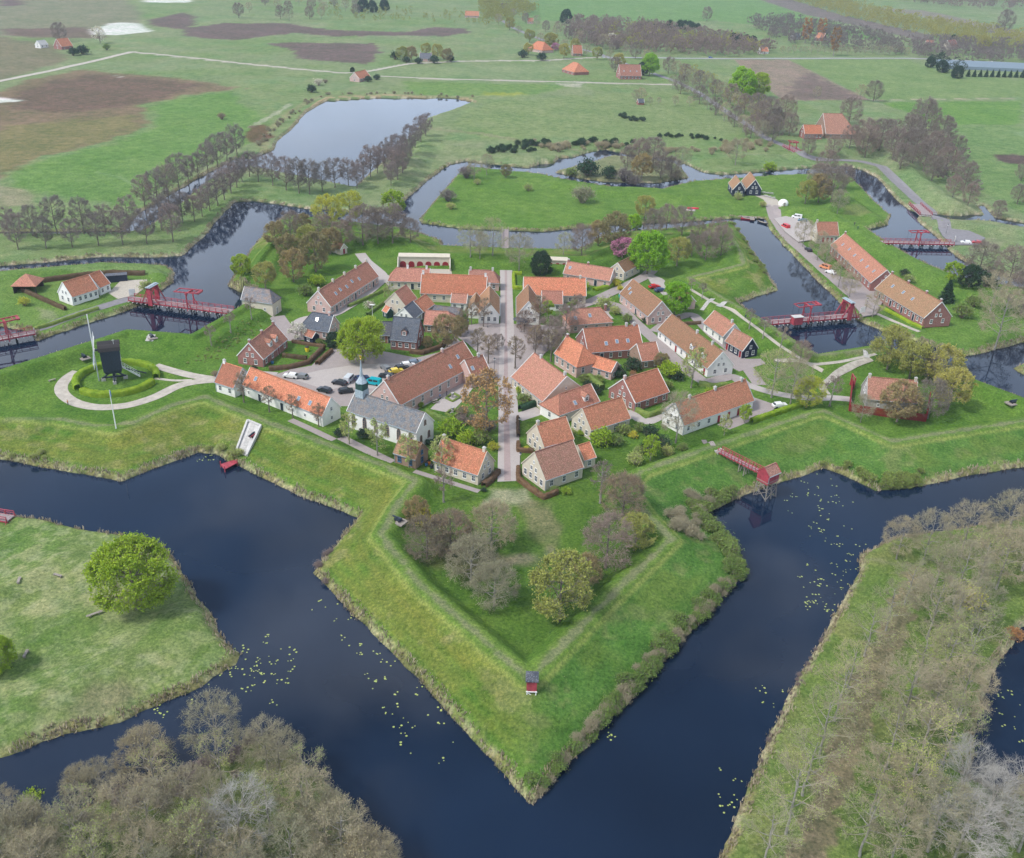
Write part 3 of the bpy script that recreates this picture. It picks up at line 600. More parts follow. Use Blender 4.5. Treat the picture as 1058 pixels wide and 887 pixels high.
proto('evergreen', 10, BK, TWB, LFD, 1, Rr=4.4, base=.08, cz=.5, vz=.5, nl=16, ns=8, nw=5, up=.4, nleaf=13000, leaf=.18, trunk_r=.22, egg=.2)
proto('pink', 7, BK, TWB, LFP, 1, Rr=3.9, base=.18, cz=.56, vz=.44, nl=11, up=.6, nleaf=4500, leaf=.16, trunk_r=.16)
proto('white', 6, BK, TWB, LFW, 1, Rr=2.6, base=.2, cz=.58, vz=.42, nl=10, ns=5, ntt=5, up=.6, nleaf=1300, leaf=.13, trunk_r=.11)
proto('rust', 14, BK, TWB, LFT, 1, Rr=5.4, base=.15, cz=.55, vz=.45, nl=14, nleaf=4200, leaf=.17, trunk_r=.3)
proto('slim', 10, BKP, TWP, LFM, 3, Rr=2.7, base=.25, cz=.60, vz=.42, nl=11, ns=5, ntt=6, up=.8, tw=.024, nleaf=1100, leaf=.15, trunk_r=.15)
proto('pollard', 9, BK, TWB, LFB, 2, Rr=2.5, base=.34, cz=.64, vz=.38, nl=11, ns=6, ntt=6, up=1.2, tw=.026, nleaf=500, leaf=.10, trunk_r=.19)
proto('young', 6, BKP, TWB, LFU, 2, Rr=1.7, base=.5, cz=.72, vz=.30, nl=9, ns=5, ntt=5, up=.9, tw=.022, nleaf=260, leaf=.09, trunk_r=.14)
proto('fresh', 7, BKP, TWP, LFG, 1, Rr=2.6, base=.28, cz=.62, vz=.38, nl=10, ns=5, ntt=6, up=.7, nleaf=2600, leaf=.17, trunk_r=.14)
proto('poplar', 16, BKP, TWP, LFR, 1, Rr=2.6, base=.12, cz=.55, vz=.46, nl=13, ns=5, ntt=6, up=1.4, nleaf=2600, leaf=.22, trunk_r=.2)
# conifer
def conifer(key, H, R):
    rng = np.random.RandomState(5); T = [[0, 0, 0, 0, 0, H*.98, .16, .02]]; B = []; c = []
    for k in range(26):
        z = H*(.06+.92*k/26); r = R*(1-k/26)**.8*(.85+.3*rng.rand())
        for j in range(9):
            a = rng.rand()*6.28; e = np.array([math.cos(a)*r, math.sin(a)*r, z-.18*r]); B.append([0, 0, z, *e, .03, .01])
            f = rng.rand(26, 1)**.6; c.append(np.array([[0, 0, z]])+(e-np.array([0, 0, z]))*f+rng.normal(size=(26, 3))*.16*(.4+r*.3))
    tv, tf = tubes(T, 7); bv, bf = tubes(B, 3); lv, lf = quads(np.concatenate(c), .20, rng)
    PROTO[key] = (H, R, .5, [(np_mesh(key+'_trunk', tv, [tf], [BK]), np_mesh(key+'_crown', np.concatenate([bv, lv]), [bf, lf+len(bv)], [BK, LFD], np.concatenate([np.zeros(len(bf)), np.ones(len(lf))])))])
conifer('conifer', 10, 3.4)
# bushes: stems + leaf cloud, one mesh
def bushes(key, leafm, twigm, n, leaf, R=1.6, H=2.2, k=2, nst=60):
    L = []
    for i in range(k):
        rng = np.random.RandomState(sum(map(ord, key))+i); S = []; tip = []
        for _ in range(nst):
            a = rng.rand()*6.28; q = rng.rand()**.5; e = np.array([math.cos(a)*R*q, math.sin(a)*R*q, H*(.35+.65*(1-q*q)**.5*(.7+.3*rng.rand()))])
            s = np.array([math.cos(a)*.2, math.sin(a)*.2, 0]); m_ = (s+e)/2+np.array([0, 0, .15*H]); S += [[*s, *m_, .03, .02], [*m_, *e, .02, .01]]
            for __ in range(7):
                f = .3+.7*rng.rand(); b0 = m_+(e-m_)*f; b1 = b0+rng.normal(size=3)*.26*R*.7; S.append([*b0, *b1, .012, .008]); tip.append(b1)
        tip = np.array(tip); V, Fq = tubes(S, 3)
        c = tip[rng.randint(0, len(tip), n)]+rng.normal(size=(n, 3))*.17*R*.6; c[:, 2] = np.maximum(c[:, 2], .1); lv, lf = quads(c, leaf, rng)
        L.append(np_mesh(key+'_bush', np.concatenate([V, lv]), [Fq, lf+len(V)], [twigm, leafm], np.concatenate([np.zeros(len(Fq)), np.ones(len(lf))])))
    PROTO[key] = (H, R, .5, L)
bushes('bush', LFS, TWB, 900, .13); bushes('bush_dark', LFD, TWB, 1400, .13); bushes('bush_bare', LFB, TWB, 300, .08, nst=90); bushes('bush_yellow', LFY, TWB, 1100, .12); bushes('bush_lime', LFG, TWB, 1500, .13)
bushes('bush_tan', LFA, TWP, 350, .09, nst=90); bushes('bush_white', LFW, TWB, 500, .1); bushes('bush_purple', LFU, TWV, 350, .09, nst=100); bushes('bush_spring', LFM, TWP, 900, .11, nst=80); bushes('bush_rust', LFR, TWB, 1100, .12)
KIND = {'pale': 'bare_tree', 'pale_green': 'budding_tree', 'grey': 'bare_tree', 'avenue': 'avenue_tree', 'brown': 'bare_tree', 'bronze': 'budding_tree', 'olive': 'budding_tree', 'yellow': 'leafy_tree', 'green': 'leafy_tree', 'lime': 'leafy_tree', 'pink': 'blossom_tree', 'white': 'blossom_tree', 'rust': 'oak_tree', 'slim': 'young_tree', 'pollard': 'street_tree', 'young': 'young_tree', 'fresh': 'young_tree', 'poplar': 'poplar_tree', 'conifer': 'conifer_tree', 'evergreen': 'evergreen_tree', 'thin': 'bare_tree', 'mound': 'bare_tree', 'mound_tan': 'bare_tree'}
TCNT = [0]
def plant_at(key, loc, s, label, group=None, wide=1.0):
    H, R, cz, L = PROTO[key]; TCNT[0] += 1; v = L[TCNT[0] % len(L)]; rz = random.random()*6.28
    if key.startswith('bush'):
        o = mobj('bush', v, None, loc, rz); o.scale = (s*wide, s*wide, s); return tag(o, label, 'bush', group)
    o = empty(KIND[key], loc, rz); o.scale = (s*wide, s*wide, s*(.94+.12*random.random())); tag(o, label, 'tree', group)
    mobj('trunk', v[0], o); mobj('crown', v[1], o)
    return o
def TB(key, bx, by, H, label, group=None, wide=1.0):
    p = G(bx, by); p.z -= .08; return plant_at(key, p, H/PROTO[key][0], label, group, wide)
def TC(key, cx, cy, r, label, group=None, wide=1.0, flat=None):
    """tree whose crown centre reads (cx,cy) with half-width r"""
    H0, R0, cz, _ = PROTO[key]; z = 2.0; s = 1.0
    for _ in range(8):
        p = P(cx, cy, z+cz*H0*s); d = fwv.dot(p-Vector((0, 0, CAMH))); s = r*d/FPX/(R0*wide); z = max(gz(p.x, p.y), 0.1)*.6+z*.4
    return plant_at(key, Vector((p.x, p.y, gz(p.x, p.y)-.1)), s, label, group, wide)
def row(key, pts, H, fmt, group, wide=1.0, jit=.15):
    pts = list(pts)
    for i, (x, y) in enumerate(pts):
        TB(key if isinstance(key, str) else key[i % len(key)], x, y, H*(1+random.uniform(-jit, jit)), fmt % ORD[i], group, wide)
def along(pts, n):
    pts = [Vector((*p, 0)) for p in pts]; Ls = [(b-a).length for a, b in zip(pts[:-1], pts[1:])]; T = sum(Ls); out = []
    for i in range(n):
        s = T*i/max(1, n-1); k = 0
        while k < len(Ls)-1 and s > Ls[k]: s -= Ls[k]; k += 1
        p = pts[k].lerp(pts[k+1], min(1, s/Ls[k])); out.append((p.x+random.uniform(-1, 1), p.y+random.uniform(-.6, .6)))
    return out
# masses nobody could count: merged clumps
def mass(name, label, cat, pts, key, hts, z0=None, jx=0):
    H0, R0, cz, L = PROTO[key]; rng = np.random.RandomState(len(pts)+sum(map(ord, name)))
    Vs = []; Fs = []; mi = []; off = 0; mats = None
    cache = []
    for v in L:
        mm = v if key.startswith('bush') else v[1]; n = len(mm.vertices); a = np.empty(n*3, np.float32); mm.vertices.foreach_get('co', a)
        k = len(mm.loops); li = np.empty(k, np.int32); mm.loops.foreach_get('vertex_index', li); mx = np.empty(len(mm.polygons), np.int32); mm.polygons.foreach_get('material_index', mx)
        cache.append((a.reshape(-1, 3), li.reshape(-1, 4), mx)); mats = list(mm.materials)
    for (p, h) in zip(pts, hts):
        a, li, mx = cache[rng.randint(len(cache))]; s = h/H0; t = rng.rand()*6.28; c_, s_ = math.cos(t), math.sin(t)
        Rm = np.array([[c_, -s_, 0], [s_, c_, 0], [0, 0, 1]]); Vs.append(a@Rm.T*s+np.array([p[0], p[1], p[2]])); Fs.append(li+off); mi.append(mx); off += len(a)
    me = np_mesh(name, np.concatenate(Vs), [np.concatenate(Fs)], mats, np.concatenate(mi)); return tag(mobj(name, me), label, cat, None, 'stuff')
def scatter(poly, n, z=1.0, mind=2.0, seed=1):
    """random spots inside a surveyed outline, at least mind apart"""
    q = PX(poly, z); rng = np.random.RandomState(seed); out = []; tries = 0
    x0, y0 = q.min(0); x1, y1 = q.max(0)
    while len(out) < n and tries < n*60:
        tries += 1; x = rng.uniform(x0, x1); y = rng.uniform(y0, y1); ins = False
        for i in range(len(q)):
            a = q[i]; b = q[(i+1) % len(q)]
            if (a[1] > y) != (b[1] > y) and x < (b[0]-a[0])*(y-a[1])/(b[1]-a[1])+a[0]: ins = not ins
        if ins and all((x-o[0])**2+(y-o[1])**2 > mind*mind for o in out):
            z_ = gz(x, y)
            if z_ > .25: out.append((x, y, z_-.05))
    return out
# ------------------------------------------------------------------ houses
MC = {}; DIM = {}
def cached(key, fn):
    if key not in MC: MC[key] = fn()
    return MC[key]
def win_mesh(w, h, kind='sash'):
    def f():
        q = MB()
        if kind == 'arch':
            pts = [(-w/2, 0), (w/2, 0)]+[(w/2*math.cos(a), h*.62+h*.38*math.sin(a)) for a in [math.pi*i/8 for i in range(0, 9)]]
            q.poly([(x, .05, z) for x, z in pts][::-1])
            for i in range(len(pts)):
                a, b = pts[i], pts[(i+1) % len(pts)]; q.poly([(a[0], 0, a[1]), (b[0], 0, b[1]), (b[0], .05, b[1]), (a[0], .05, a[1])])
        else: q.box((0, .02, h/2), (w, .05, h))
        return q.mesh('window', [M['glass']])
    return cached(('w', w, h, kind), f)
def frame_mesh(w, h, mat, kind='sash'):
    def f():
        q = MB(); t = .09
        if kind == 'arch':
            pts = [(w/2, 0), (w/2, h*.62)]+[(w/2*math.cos(a), h*.62+h*.38*math.sin(a)) for a in [math.pi*i/8 for i in range(1, 8)]]+[(-w/2, h*.62), (-w/2, 0)]
            for a, b in zip(pts[:-1], pts[1:]): q.bar((a[0], .05, a[1]), (b[0], .05, b[1]), .12, .1)
            q.bar((0, .06, 0), (0, .06, h*.97), .07)
            for k in (1, 2, 3): q.bar((-w/2, .06, h*.2*k), (w/2, .06, h*.2*k), .05)
            q.box((0, .1, -.08), (w+.3, .2, .14)); return q.mesh('frame', [mat])
        for x in (-w/2, w/2): q.box((x, .04, h/2), (t, .1, h+t))
        for z in (0, h): q.box((0, .042, z), (w, .1, t))
        q.box((0, .045, h*.55), (w, .06, .05)); q.box((0, .043, h*.5), (.04, .062, h)); q.box((0, .08, -.07), (w+.2, .16, .05))
        return q.mesh('frame', [mat])
    return cached(('f', w, h, mat.name, kind), f)
def add_window(par, x, y, z, rz, w=.9, h=1.35, frame=None, kind='sash', shutters=None):
    """rz: heading of the outward normal (local +y of the window)"""
    o = mobj('window', win_mesh(w, h, kind), par, (x, y, z), rz); mobj('frame', frame_mesh(w, h, frame or M['white_paint'], kind), o)
    if shutters:
        for s in (-1, 1):
            mobj('shutter', cached(('sh', w, h, shutters.name), lambda: (lambda q: (q.box((0, .05, h/2), (w*.48, .05, h)), q.mesh('shutter', [shutters]))[1])(MB())), o, (s*(w*.76+.05), 0, 0))
    return o
def add_door(par, x, y, z, rz, w=1.0, h=2.1, mat=None):
    mat = mat or M['black_paint']
    def f():
        q = MB(); q.box((0, .03, h/2), (w, .06, h)); q.box((0, .07, h*.3), (w*.7, .02, h*.3)); q.box((0, .07, h*.7), (w*.7, .02, h*.3)); return q.mesh('door', [mat])
    def g():
        q = MB()
        for s in (-1, 1): q.box((s*(w/2+.06), .045, h/2+.03), (.12, .1, h+.06))
        q.box((0, .047, h+.05), (w+.24, .1, .14)); return q.mesh('frame', [M['white_paint']])
    o = mobj('door', cached(('d', w, h, mat.name), f), par, (x, y, z), rz); mobj('frame', cached(('df', w, h), g), o); return o
def roof_shell(faces, th, mat, name='roof'):
    """faces: top polygons (points, uvs); adds underside and rim"""
    q = MB(); edges = {}
    rd = lambda p: (round(p[0], 3), round(p[1], 3), round(p[2], 3))
    for pts, uv in faces:
        q.poly(pts, uv); low = [(p[0], p[1], p[2]-th) for p in pts]; q.poly(low[::-1])
        for i in range(len(pts)):
            a, b = rd(pts[i]), rd(pts[(i+1) % len(pts)])
            if (b, a) in edges: edges.pop((b, a))
            else: edges[(a, b)] = 1
    for a, b in edges: q.poly([b, a, (a[0], a[1], a[2]-th), (b[0], b[1], b[2]-th)])
    return q.mesh(name, [mat])
def gable_roof(L, W, ze, zr, mat, ov=.28, og=.12, hipA=0, hipB=0, th=.16):
    """ridge along x from -L/2 to L/2"""
    s = (zr-ze)/(W/2); y = W/2+ov; zl = ze-ov*s+.16; zt = zr+.16; sl_ = math.hypot(y, zt-zl)
    xa = -L/2-(0 if hipA else og); xb = L/2+(0 if hipB else og); ra = -L/2+hipA if hipA else xa; rb = L/2-hipB if hipB else xb
    if hipA: xa = -L/2-ov
    if hipB: xb = L/2+ov
    F_ = []
    for sgn in (1, -1):
        pts = [(xa, sgn*y, zl), (xb, sgn*y, zl), (rb, 0, zt), (ra, 0, zt)]; uv = [(p[0], 0 if abs(p[1]) > 0 else sl_) for p in pts]
        if sgn > 0: pts = pts[::-1]; uv = uv[::-1]
        F_.append((pts, uv))
    if hipA: F_.append(([(xa, y, zl), (xa, -y, zl), (ra, 0, zt)], [(0, 0), (2*y, 0), (y, sl_)]))
    if hipB: F_.append(([(xb, -y, zl), (xb, y, zl), (rb, 0, zt)], [(0, 0), (2*y, 0), (y, sl_)]))
    return roof_shell(F_, th, mat), (ra, rb, zt, zl, y, xa, xb)
def walls(L, W, ze, zr, mat, gA=True, gB=True, sink=.6):
    q = MB(); h = ze; x = L/2; y = W/2
    for s in (1, -1):
        pts = [(-x, s*y, -sink), (x, s*y, -sink), (x, s*y, h), (-x, s*y, h)]; uv = [(p[0], p[2]) for p in pts]
        if s > 0: pts = pts[::-1]; uv = uv[::-1]
        q.poly(pts, uv)
    for s, g in ((-1, gA), (1, gB)):
        pts = [(s*x, -y, -sink), (s*x, y, -sink), (s*x, y, h)]+([(s*x, 0, zr)] if g else [])+[(s*x, -y, h)]; uv = [(p[1], p[2]) for p in pts]
        if s < 0: pts = pts[::-1]; uv = uv[::-1]
        q.poly(pts, uv)
    return q.mesh('wall', [mat])
def chim_mesh(w, h, mat, cap):
    def f():
        q = MB(); q.box((0, 0, h/2-.6), (w, w*.8, h+1.2)); q.box((0, 0, h+.05), (w+.14, w*.8+.14, .14), m=1); q.box((0, 0, h+.2), (w*.6, w*.5, .2), m=1); return q.mesh('chimney', [mat, cap])
    return cached(('c', w, h, mat.name, cap.name), f)
def house(name, label, A, B, E, wall, roof, ze=2.8, pitch=47, g=2.0, hips='', hipl=None, ch=(), chm='wall', win=4, back=None, doors=(), dmat=None, gA=2, gB=2, sky=(), dorm=(), trim='white_paint', cat='house', wkind='sash', ww=.95, wh=1.4, group=None, shut=None, annex=None, frame=None, maxw=22):
    tp = math.tan(math.radians(pitch)); zr = ze+3
    for _ in range(150):
        a, b, e = P(*A, g+zr), P(*B, g+zr), P(*E, g+ze)
        u = (b-a); u.z = 0; L = u.length; u.normalize(); r = e-a; r.z = 0; d = r-u*r.dot(u); hw = min(max(1.2, d.length-.2), maxw/2); zr = zr*.9+(ze+tp*hw)*.1
    v = d.normalized(); swap = u.cross(v).z < 0
    if swap: a, b = b, a; u = -u; hips = hips.translate(str.maketrans('AB', 'BA')); gA, gB = gB, gA; ch = [(1-c[0], *c[1:]) if isinstance(c, tuple) else 1-c for c in ch]; sky = [(1-s[0], s[1]) for s in sky]; dorm = [1-s for s in dorm]; doors = [1-s for s in doors]
    W = hw*2; hl = hipl or hw*.75
    if 'A' in hips: a = a-u*hl*.9; L += hl*.9
    if 'B' in hips: b = b+u*hl*.9; L += hl*.9
    c = (a+b)/2; rz = math.atan2(u.y, u.x)
    o = empty(name, (c.x, c.y, g), rz); tag(o, label, cat, group)
    DIM[o.name] = (L, W, ze, zr, 1 if swap else -1)
    wm, rm = M[wall], M[roof]; hA = hl if 'A' in hips else 0; hB = hl if 'B' in hips else 0
    mobj('wall', walls(L, W, ze, zr, wm, not hA, not hB), o)
    me, (ra, rb, zt, zl, yy, xa, xb) = gable_roof(L, W, ze, zr, rm, hipA=hA, hipB=hB)
    ro = mobj('roof', me, o)
    q = MB(); q.bar((ra, 0, zt+.03), (rb, 0, zt+.03), .26, .18)
    for hx, s_, rr in ((hA, xa, ra), (hB, xb, rb)):
        if hx:
            for sy in (-1, 1): q.bar((s_, sy*yy, zl+.03), (rr, 0, zt+.03), .2, .14)
    q.build('ridge_tiles', [rm], ro)
    tr = M[trim]
    for hx, s_ in ((hA, xa), (hB, xb)):
        if not hx and tr:
            q = MB()
            for sy in (-1, 1): q.bar((s_, sy*yy, zl-.05), (s_, 0, zt+.02), .12, .24)
            q.build('gable_trim', [tr], o)
    q = MB(); q.bar((xa, yy+.07, zl-.06), (xb, yy+.07, zl-.06), .14, .12); q.bar((L/2-.15, W/2+.08, zl-.1), (L/2-.15, W/2+.08, 0), .09); q.build('gutter', [M['lead']], o)
    for c_ in ch:
        t, dv = c_ if isinstance(c_, tuple) else (c_, 0); cm = wm if chm == 'wall' else M[chm]
        x = -L/2+.45+(L-.9)*t; mobj('chimney', chim_mesh(.7, .95, cm, M['concrete']), o, (x, dv*W/2, zr-abs(dv)*(zr-ze)))
    z0 = max(.5, (ze-1.5)*.55) if wkind == 'sash' else ze*.28
    fr = M[frame] if frame else None
    def side(y, rzz, n, mirror=1, dd=()):
        slots = [(i+.5)/n for i in range(n)]
        for t in slots:
            x = -L/2+L*t; isd = any(abs(t-q_) < .5/n for q_ in dd)
            if isd: add_door(o, x, y, .05, rzz, 1.05, min(2.15, ze-.35), M[dmat] if dmat else None)
            else: add_window(o, x, y, z0, rzz, ww, min(wh, ze-z0-.25), fr, wkind, M[shut] if shut else None)
    if win: side(W/2, 0, win, 1, doors)
    if back: side(-W/2, math.pi, back)
    for s, n, hx in ((-1, gA, hA), (1, gB, hB)):
        if not n: continue
        xx = s*L/2; rzz = -s*math.pi/2
        n0 = n if isinstance(n, int) else n[0]
        if n0 > 0:
            for k in range(n0):
                y = (k-(n0-1)/2)*W/(n0+.35); add_window(o, xx, y, z0, rzz, ww, min(wh, ze-z0-.2), fr, wkind, M[shut] if shut else None)
        if isinstance(n, tuple) and n[1] == 'door': add_door(o, xx, 0, .05, rzz, 1.1, 2.1, M[dmat] if dmat else None)
        elif not hx and zr-ze > 2.2:
            k2 = 2 if W > 6.5 else 1
            for k in range(k2): add_window(o, xx, (k-(k2-1)/2)*1.7, ze+.15, rzz, .75, 1.05, fr)
            if zr-ze > 4.2: add_window(o, xx, 0, ze+2.2, rzz, .5, .7, fr)
    sang = math.atan2(zr-ze, W/2)
    def sm():
        q = MB(); q.box((0, 0, .05), (.8, 1.1, .1))
        for s in (-1, 1): q.box((s*.45, 0, .06), (.1, 1.3, .14), m=1); q.box((0, s*.61, .062), (.8, .1, .14), m=1)
        return q.mesh('skylight', [M['sky_glass'], M['concrete']])
    for t, fr_ in sky:
        y = W/2*(1-fr_); z = ze+(zr-ze)*fr_+.16
        k = mobj('skylight', cached('sky', sm), ro, (-L/2+L*t, y, z)); k.rotation_euler = (-sang, 0, 0)
    for t in dorm:
        w, h = 1.7, 1.5; y1 = W/2*.80; zb = ze+(zr-ze)*.20; dz = h; y0 = y1-(dz+.5)/((zr-ze)/(W/2))
        d_ = MB(); d_.box((0, (y0+y1)/2, zb+dz/2), (w, y1-y0, dz)); d_.poly([(-w/2, y1, zb+dz), (w/2, y1, zb+dz), (0, y1, zb+dz+.7)][::-1])
        dm = d_.build('dormer', [M['white_paint'] if 'slate' not in roof else wm], o, (-L/2+L*t, 0, 0))
        rm2, _ = gable_roof(y1-y0+.2, w, zb+dz, zb+dz+.7, rm, ov=.15, og=.1, th=.1)
        mobj('roof', rm2, dm, (0, (y0+y1)/2, 0), math.pi/2); mobj('window', win_mesh(1.0, 1.05), dm, (0, y1, zb+.25), 0); mobj('frame', frame_mesh(1.0, 1.05, M['white_paint']), dm, (0, y1, zb+.25), 0)
    return o
h = house
h('gatehouse', 'cream gatehouse with a grey slate roof beside the left red drawbridge', (253, 296.5), (279, 300), (268, 312), 'wall_cream', 'roof_slate_worn', ze=4.6, pitch=48, hips='B', win=2, gA=0, gB=(0, 'door'), doors=(), cat='gatehouse', ww=.7, wh=.9, dmat='wall_grey')
h('row_house', 'long pink brick row house with tiled roof and five cream chimneys, below the olive trees', (328.5, 301), (379, 270.5), (341.5, 317.5), 'wall_pink', 'roof_red', ze=3.0, ch=(.0, .28, .52, .76, 1), chm='wall_cream', win=13, doors=(.12, .5, .88), gA=2, gB=2, sky=((.2, .4), (.3, .45), (.42, .4), (.55, .5), (.68, .4)), cat='row house')
h('brick_house', 'red brick house with two white roof windows beside a lawn with a yellow toy', (257, 355), (283, 335), (269.7, 373), 'wall_red', 'roof_red', ze=2.7, ch=(0, .5, 1), win=4, doors=(.6,), dmat='red_door', gA=2, sky=(), dorm=(.45, .68))
h('farmhouse', 'pink walled farmhouse with a dark grey roof beside the dark evergreen on the square', (322, 323), (344.5, 326.5), (343, 343.6), 'wall_pink', 'roof_slate', ze=2.9, hips='A', ch=(.9,), win=3, gB=2, sky=((.5, .6),))
h('annex', 'low brown roofed annex with a black gable in front of the dark roofed farmhouse', (317, 341), (326, 344), (316.5, 347.5), 'wall_navy', 'roof_red', ze=2.0, pitch=40, win=1, gA=0, gB=0, cat='annex')
h('side_house', 'cream house with a brown hipped roof behind the casemate yard', (409, 277), (444, 278), (425, 291), 'wall_cream', 'roof_pale', ze=3.0, hips='A', ch=(.95, .45), chm='wall_white', win=6, doors=(.6,), gA=2, gB=1)
h('town_house', 'largest bright orange roofed house left of the street, with a chimney on its gable', (436, 283), (503, 285.8), (458, 304), 'wall_cream', 'roof_orange', ze=3.0, pitch=45, ch=(0, 1), chm='wall_white', win=7, doors=(.55,), gA=2, gB=1)
h('lean_to', 'small pinkish roofed extension in front of the largest orange roof, beside the inn', (467, 303.5), (483, 304.5), (475, 313.5), 'wall_white', 'roof_red', ze=2.5, pitch=35, win=2, gA=0, gB=1, cat='annex')
h('brick_house', 'small pink roofed house at the street just behind the left white inn', (485, 279), (510, 280), (500, 292), 'wall_pink', 'roof_pale', ze=3.0, hips='B', ch=(.0, .8), chm='concrete', win=3, gA=1, gB=1)
h('white_inn', 'white gabled inn with brown roof on the left corner of street and plaza', (505.8, 295.5), (505.3, 313.5), (516.2, 312), 'wall_white', 'roof_brown', ze=3.0, pitch=50, ch=(0,), chm='wall_white', win=3, doors=(.5,), gA=2, gB=3, dmat='blue_paint', cat='inn')
h('white_house', 'narrow white gabled house leaning against the left side of the inn', (492, 303), (489.5, 314), (495.5, 320), 'wall_white', 'roof_brown', ze=3.0, pitch=50, win=2, gA=1, gB=2)
h('cream_house', 'cream gable house with an orange red roof facing the walled garden', (407.8, 302.8), (419.8, 295), (418.7, 316.3), 'wall_cream', 'roof_red', ze=4.2, pitch=46, win=2, gA=2, gB=2, trim='wall_cream')
h('barn', 'small orange roofed barn behind the dark roof with the white gable', (429.5, 312), (439.5, 304.8), (439, 321.6), 'wall_brown', 'roof_orange', ze=2.6, pitch=42, win=2, gA=1, gB=1, trim='roof_orange', cat='barn')
h('slate_house', 'low house with a blue grey slate roof and white end gable', (417.2, 319), (426.5, 311.8), (428, 329.6), 'wall_white', 'roof_slate', ze=2.6, pitch=42, win=2, gA=1, gB=0)
h('slate_brick_house', 'red brick house with a slate roof and a brick dormer facing the parking square', (407, 327.6), (434, 330.2), (417.5, 352), 'wall_red', 'roof_slate', ze=3.3, pitch=50, win=4, gA=1, gB=2, dorm=(.5,), trim='roof_slate', ww=1.1)
h('annex', 'dark slate roofed side wing of the red brick house with the dormer', (392.5, 333), (406, 333), (398, 346.5), 'wall_red', 'roof_slate', ze=2.7, pitch=40, win=2, doors=(.8,), gA=1, gB=0, trim='roof_slate', cat='annex')
h('garden_shed', 'tiny dark green shed with a small red roof beside the garden hedge', (398.5, 316.5), (403, 318.8), (396, 321.5), 'wall_green', 'roof_orange', ze=2.0, pitch=45, win=1, gA=1, gB=0, ww=.5, wh=.7, cat='shed')
h('low_barn', 'wide low barn with a pale orange roof beside the brick house with the dormer', (440, 321), (464, 322.5), (450, 336.3), 'wall_brown', 'roof_pale', ze=2.6, pitch=38, hips='B', win=3, gA=1, gB=1, trim='roof_pale', cat='barn')
h('low_shed', 'long low grey roofed shed between the orange barn and the plaza trees', (449, 316), (476, 319), (460, 323.5), 'wall_grey', 'roof_slate_worn', ze=2.3, pitch=25, win=2, gA=0, gB=0, trim='roof_slate', cat='shed')
long_o = h('long_house', 'longest pink walled house with a worn red roof between square and church', (397, 394), (478.3, 353), (448, 400), 'wall_pink', 'roof_rust', ze=3.8, pitch=47, ch=(.03, .72), chm='wall_pink', win=9, doors=(.94,), gA=2, gB=0, sky=((.70, .35), (.84, .55)), cat='long house', wh=1.8)
h('side_wing', 'brown red roofed cross wing at the plaza end of the long pink house', (480, 372.5), (498.6, 367.4), (488, 389), 'wall_pink', 'roof_rust', ze=3.8, pitch=45, ch=(.8,), chm='concrete', win=2, gA=0, gB=2, sky=((.2, .4),), cat='house wing', wh=1.8)
h('side_house', 'small brown roofed stone house between the white church and the rampart', (413.6, 451.8), (435.8, 458.5), (417, 471.2), 'wall_brown', 'roof_brown', ze=2.8, pitch=47, win=2, gA=0, gB=1, trim='wall_brown', frame='blue_paint')
h('stone_house', 'stone house with bright orange roof at the foot of the street, its left side', (457.2, 452.8), (502.8, 467.2), (468.8, 482.6), 'wall_cream', 'roof_orange', ze=3.0, pitch=49, ch=(0, .98), chm='wall_cream', win=5, gA=2, gB=2, trim='wall_cream')
h('small_house', 'short orange roofed end house with white walls where the mill path begins', (230.8, 375), (250.5, 381), (232, 398), 'wall_white', 'roof_orange', ze=3.0, pitch=48, ch=(0,), chm='wall_white', win=2, gA=1, gB=1, trim='lead')
h('long_house', 'long orange roofed white house along the left rampart, beside the church', (259, 380.2), (341.5, 411.7), (300, 417), 'wall_white', 'roof_orange', ze=3.3, pitch=49, win=7, doors=(.2, .55), gA=1, gB=1, sky=((.12, .5), (.68, .35), (.82, .35)), trim='wall_white', cat='long house', ww=.7, wh=.9)
h('brick_house', 'wide red roofed house beside the right casemate with the two red arches', (586.3, 270.5), (634, 278.2), (600, 285.6), 'wall_pink', 'roof_red', ze=2.8, pitch=42, ch=(0, .45), chm='wall_red', win=5, doors=(.7,), gA=1, gB=2, sky=((.1, .5),))
h('cream_house', 'cream gabled house with brown roof standing beside the pink blossom tree', (638.2, 272.2), (655, 264), (650.5, 279), 'wall_cream', 'roof_brown', ze=3.2, pitch=42, win=3, gA=3, gB=1)
h('town_house', 'orange roofed house with cream gable and red shutter right of the street', (541.3, 286.8), (605, 288), (585, 305.5), 'wall_cream', 'roof_orange', ze=3.0, pitch=47, ch=(.93,), chm='wall_cream', win=6, doors=(.6,), gA=0, gB=1)
h('lean_to', 'pale orange roofed extension attached below the orange roof right of the street', (560, 301), (581, 301.5), (572, 314.3), 'wall_white', 'roof_pale', ze=2.4, pitch=38, win=2, gA=0, gB=0, cat='annex')
h('white_inn', 'white gabled inn with terrace on the right corner of street and plaza', (545.5, 294.5), (546.2, 312), (533.6, 316), 'wall_white', 'roof_brown', ze=3.2, pitch=52, win=2, gA=0, gB=3, dmat='blue_paint', cat='inn')
h('pink_house', 'pink house with mossy brown roof and white trimmed gable, beside the lime green tree', (653.7, 289.2), (683.8, 312), (657, 317), 'wall_pink', 'roof_brown', ze=3.0, pitch=47, win=6, doors=(.6,), gA=1, gB=3, sky=((.12, .5), (.22, .35)))
h('row_house', 'white walled row house with mossy brown roof and blue dormers, ending in a white gable', (694, 325.2), (746.8, 364.2), (706.8, 361.8), 'wall_white', 'roof_brown', ze=2.9, pitch=47, ch=(.52, .82), chm='concrete', win=9, doors=(.4, .65, .95), dmat='red_door', gA=1, gB=2, dorm=(.62, .84), shut=None, cat='row house')
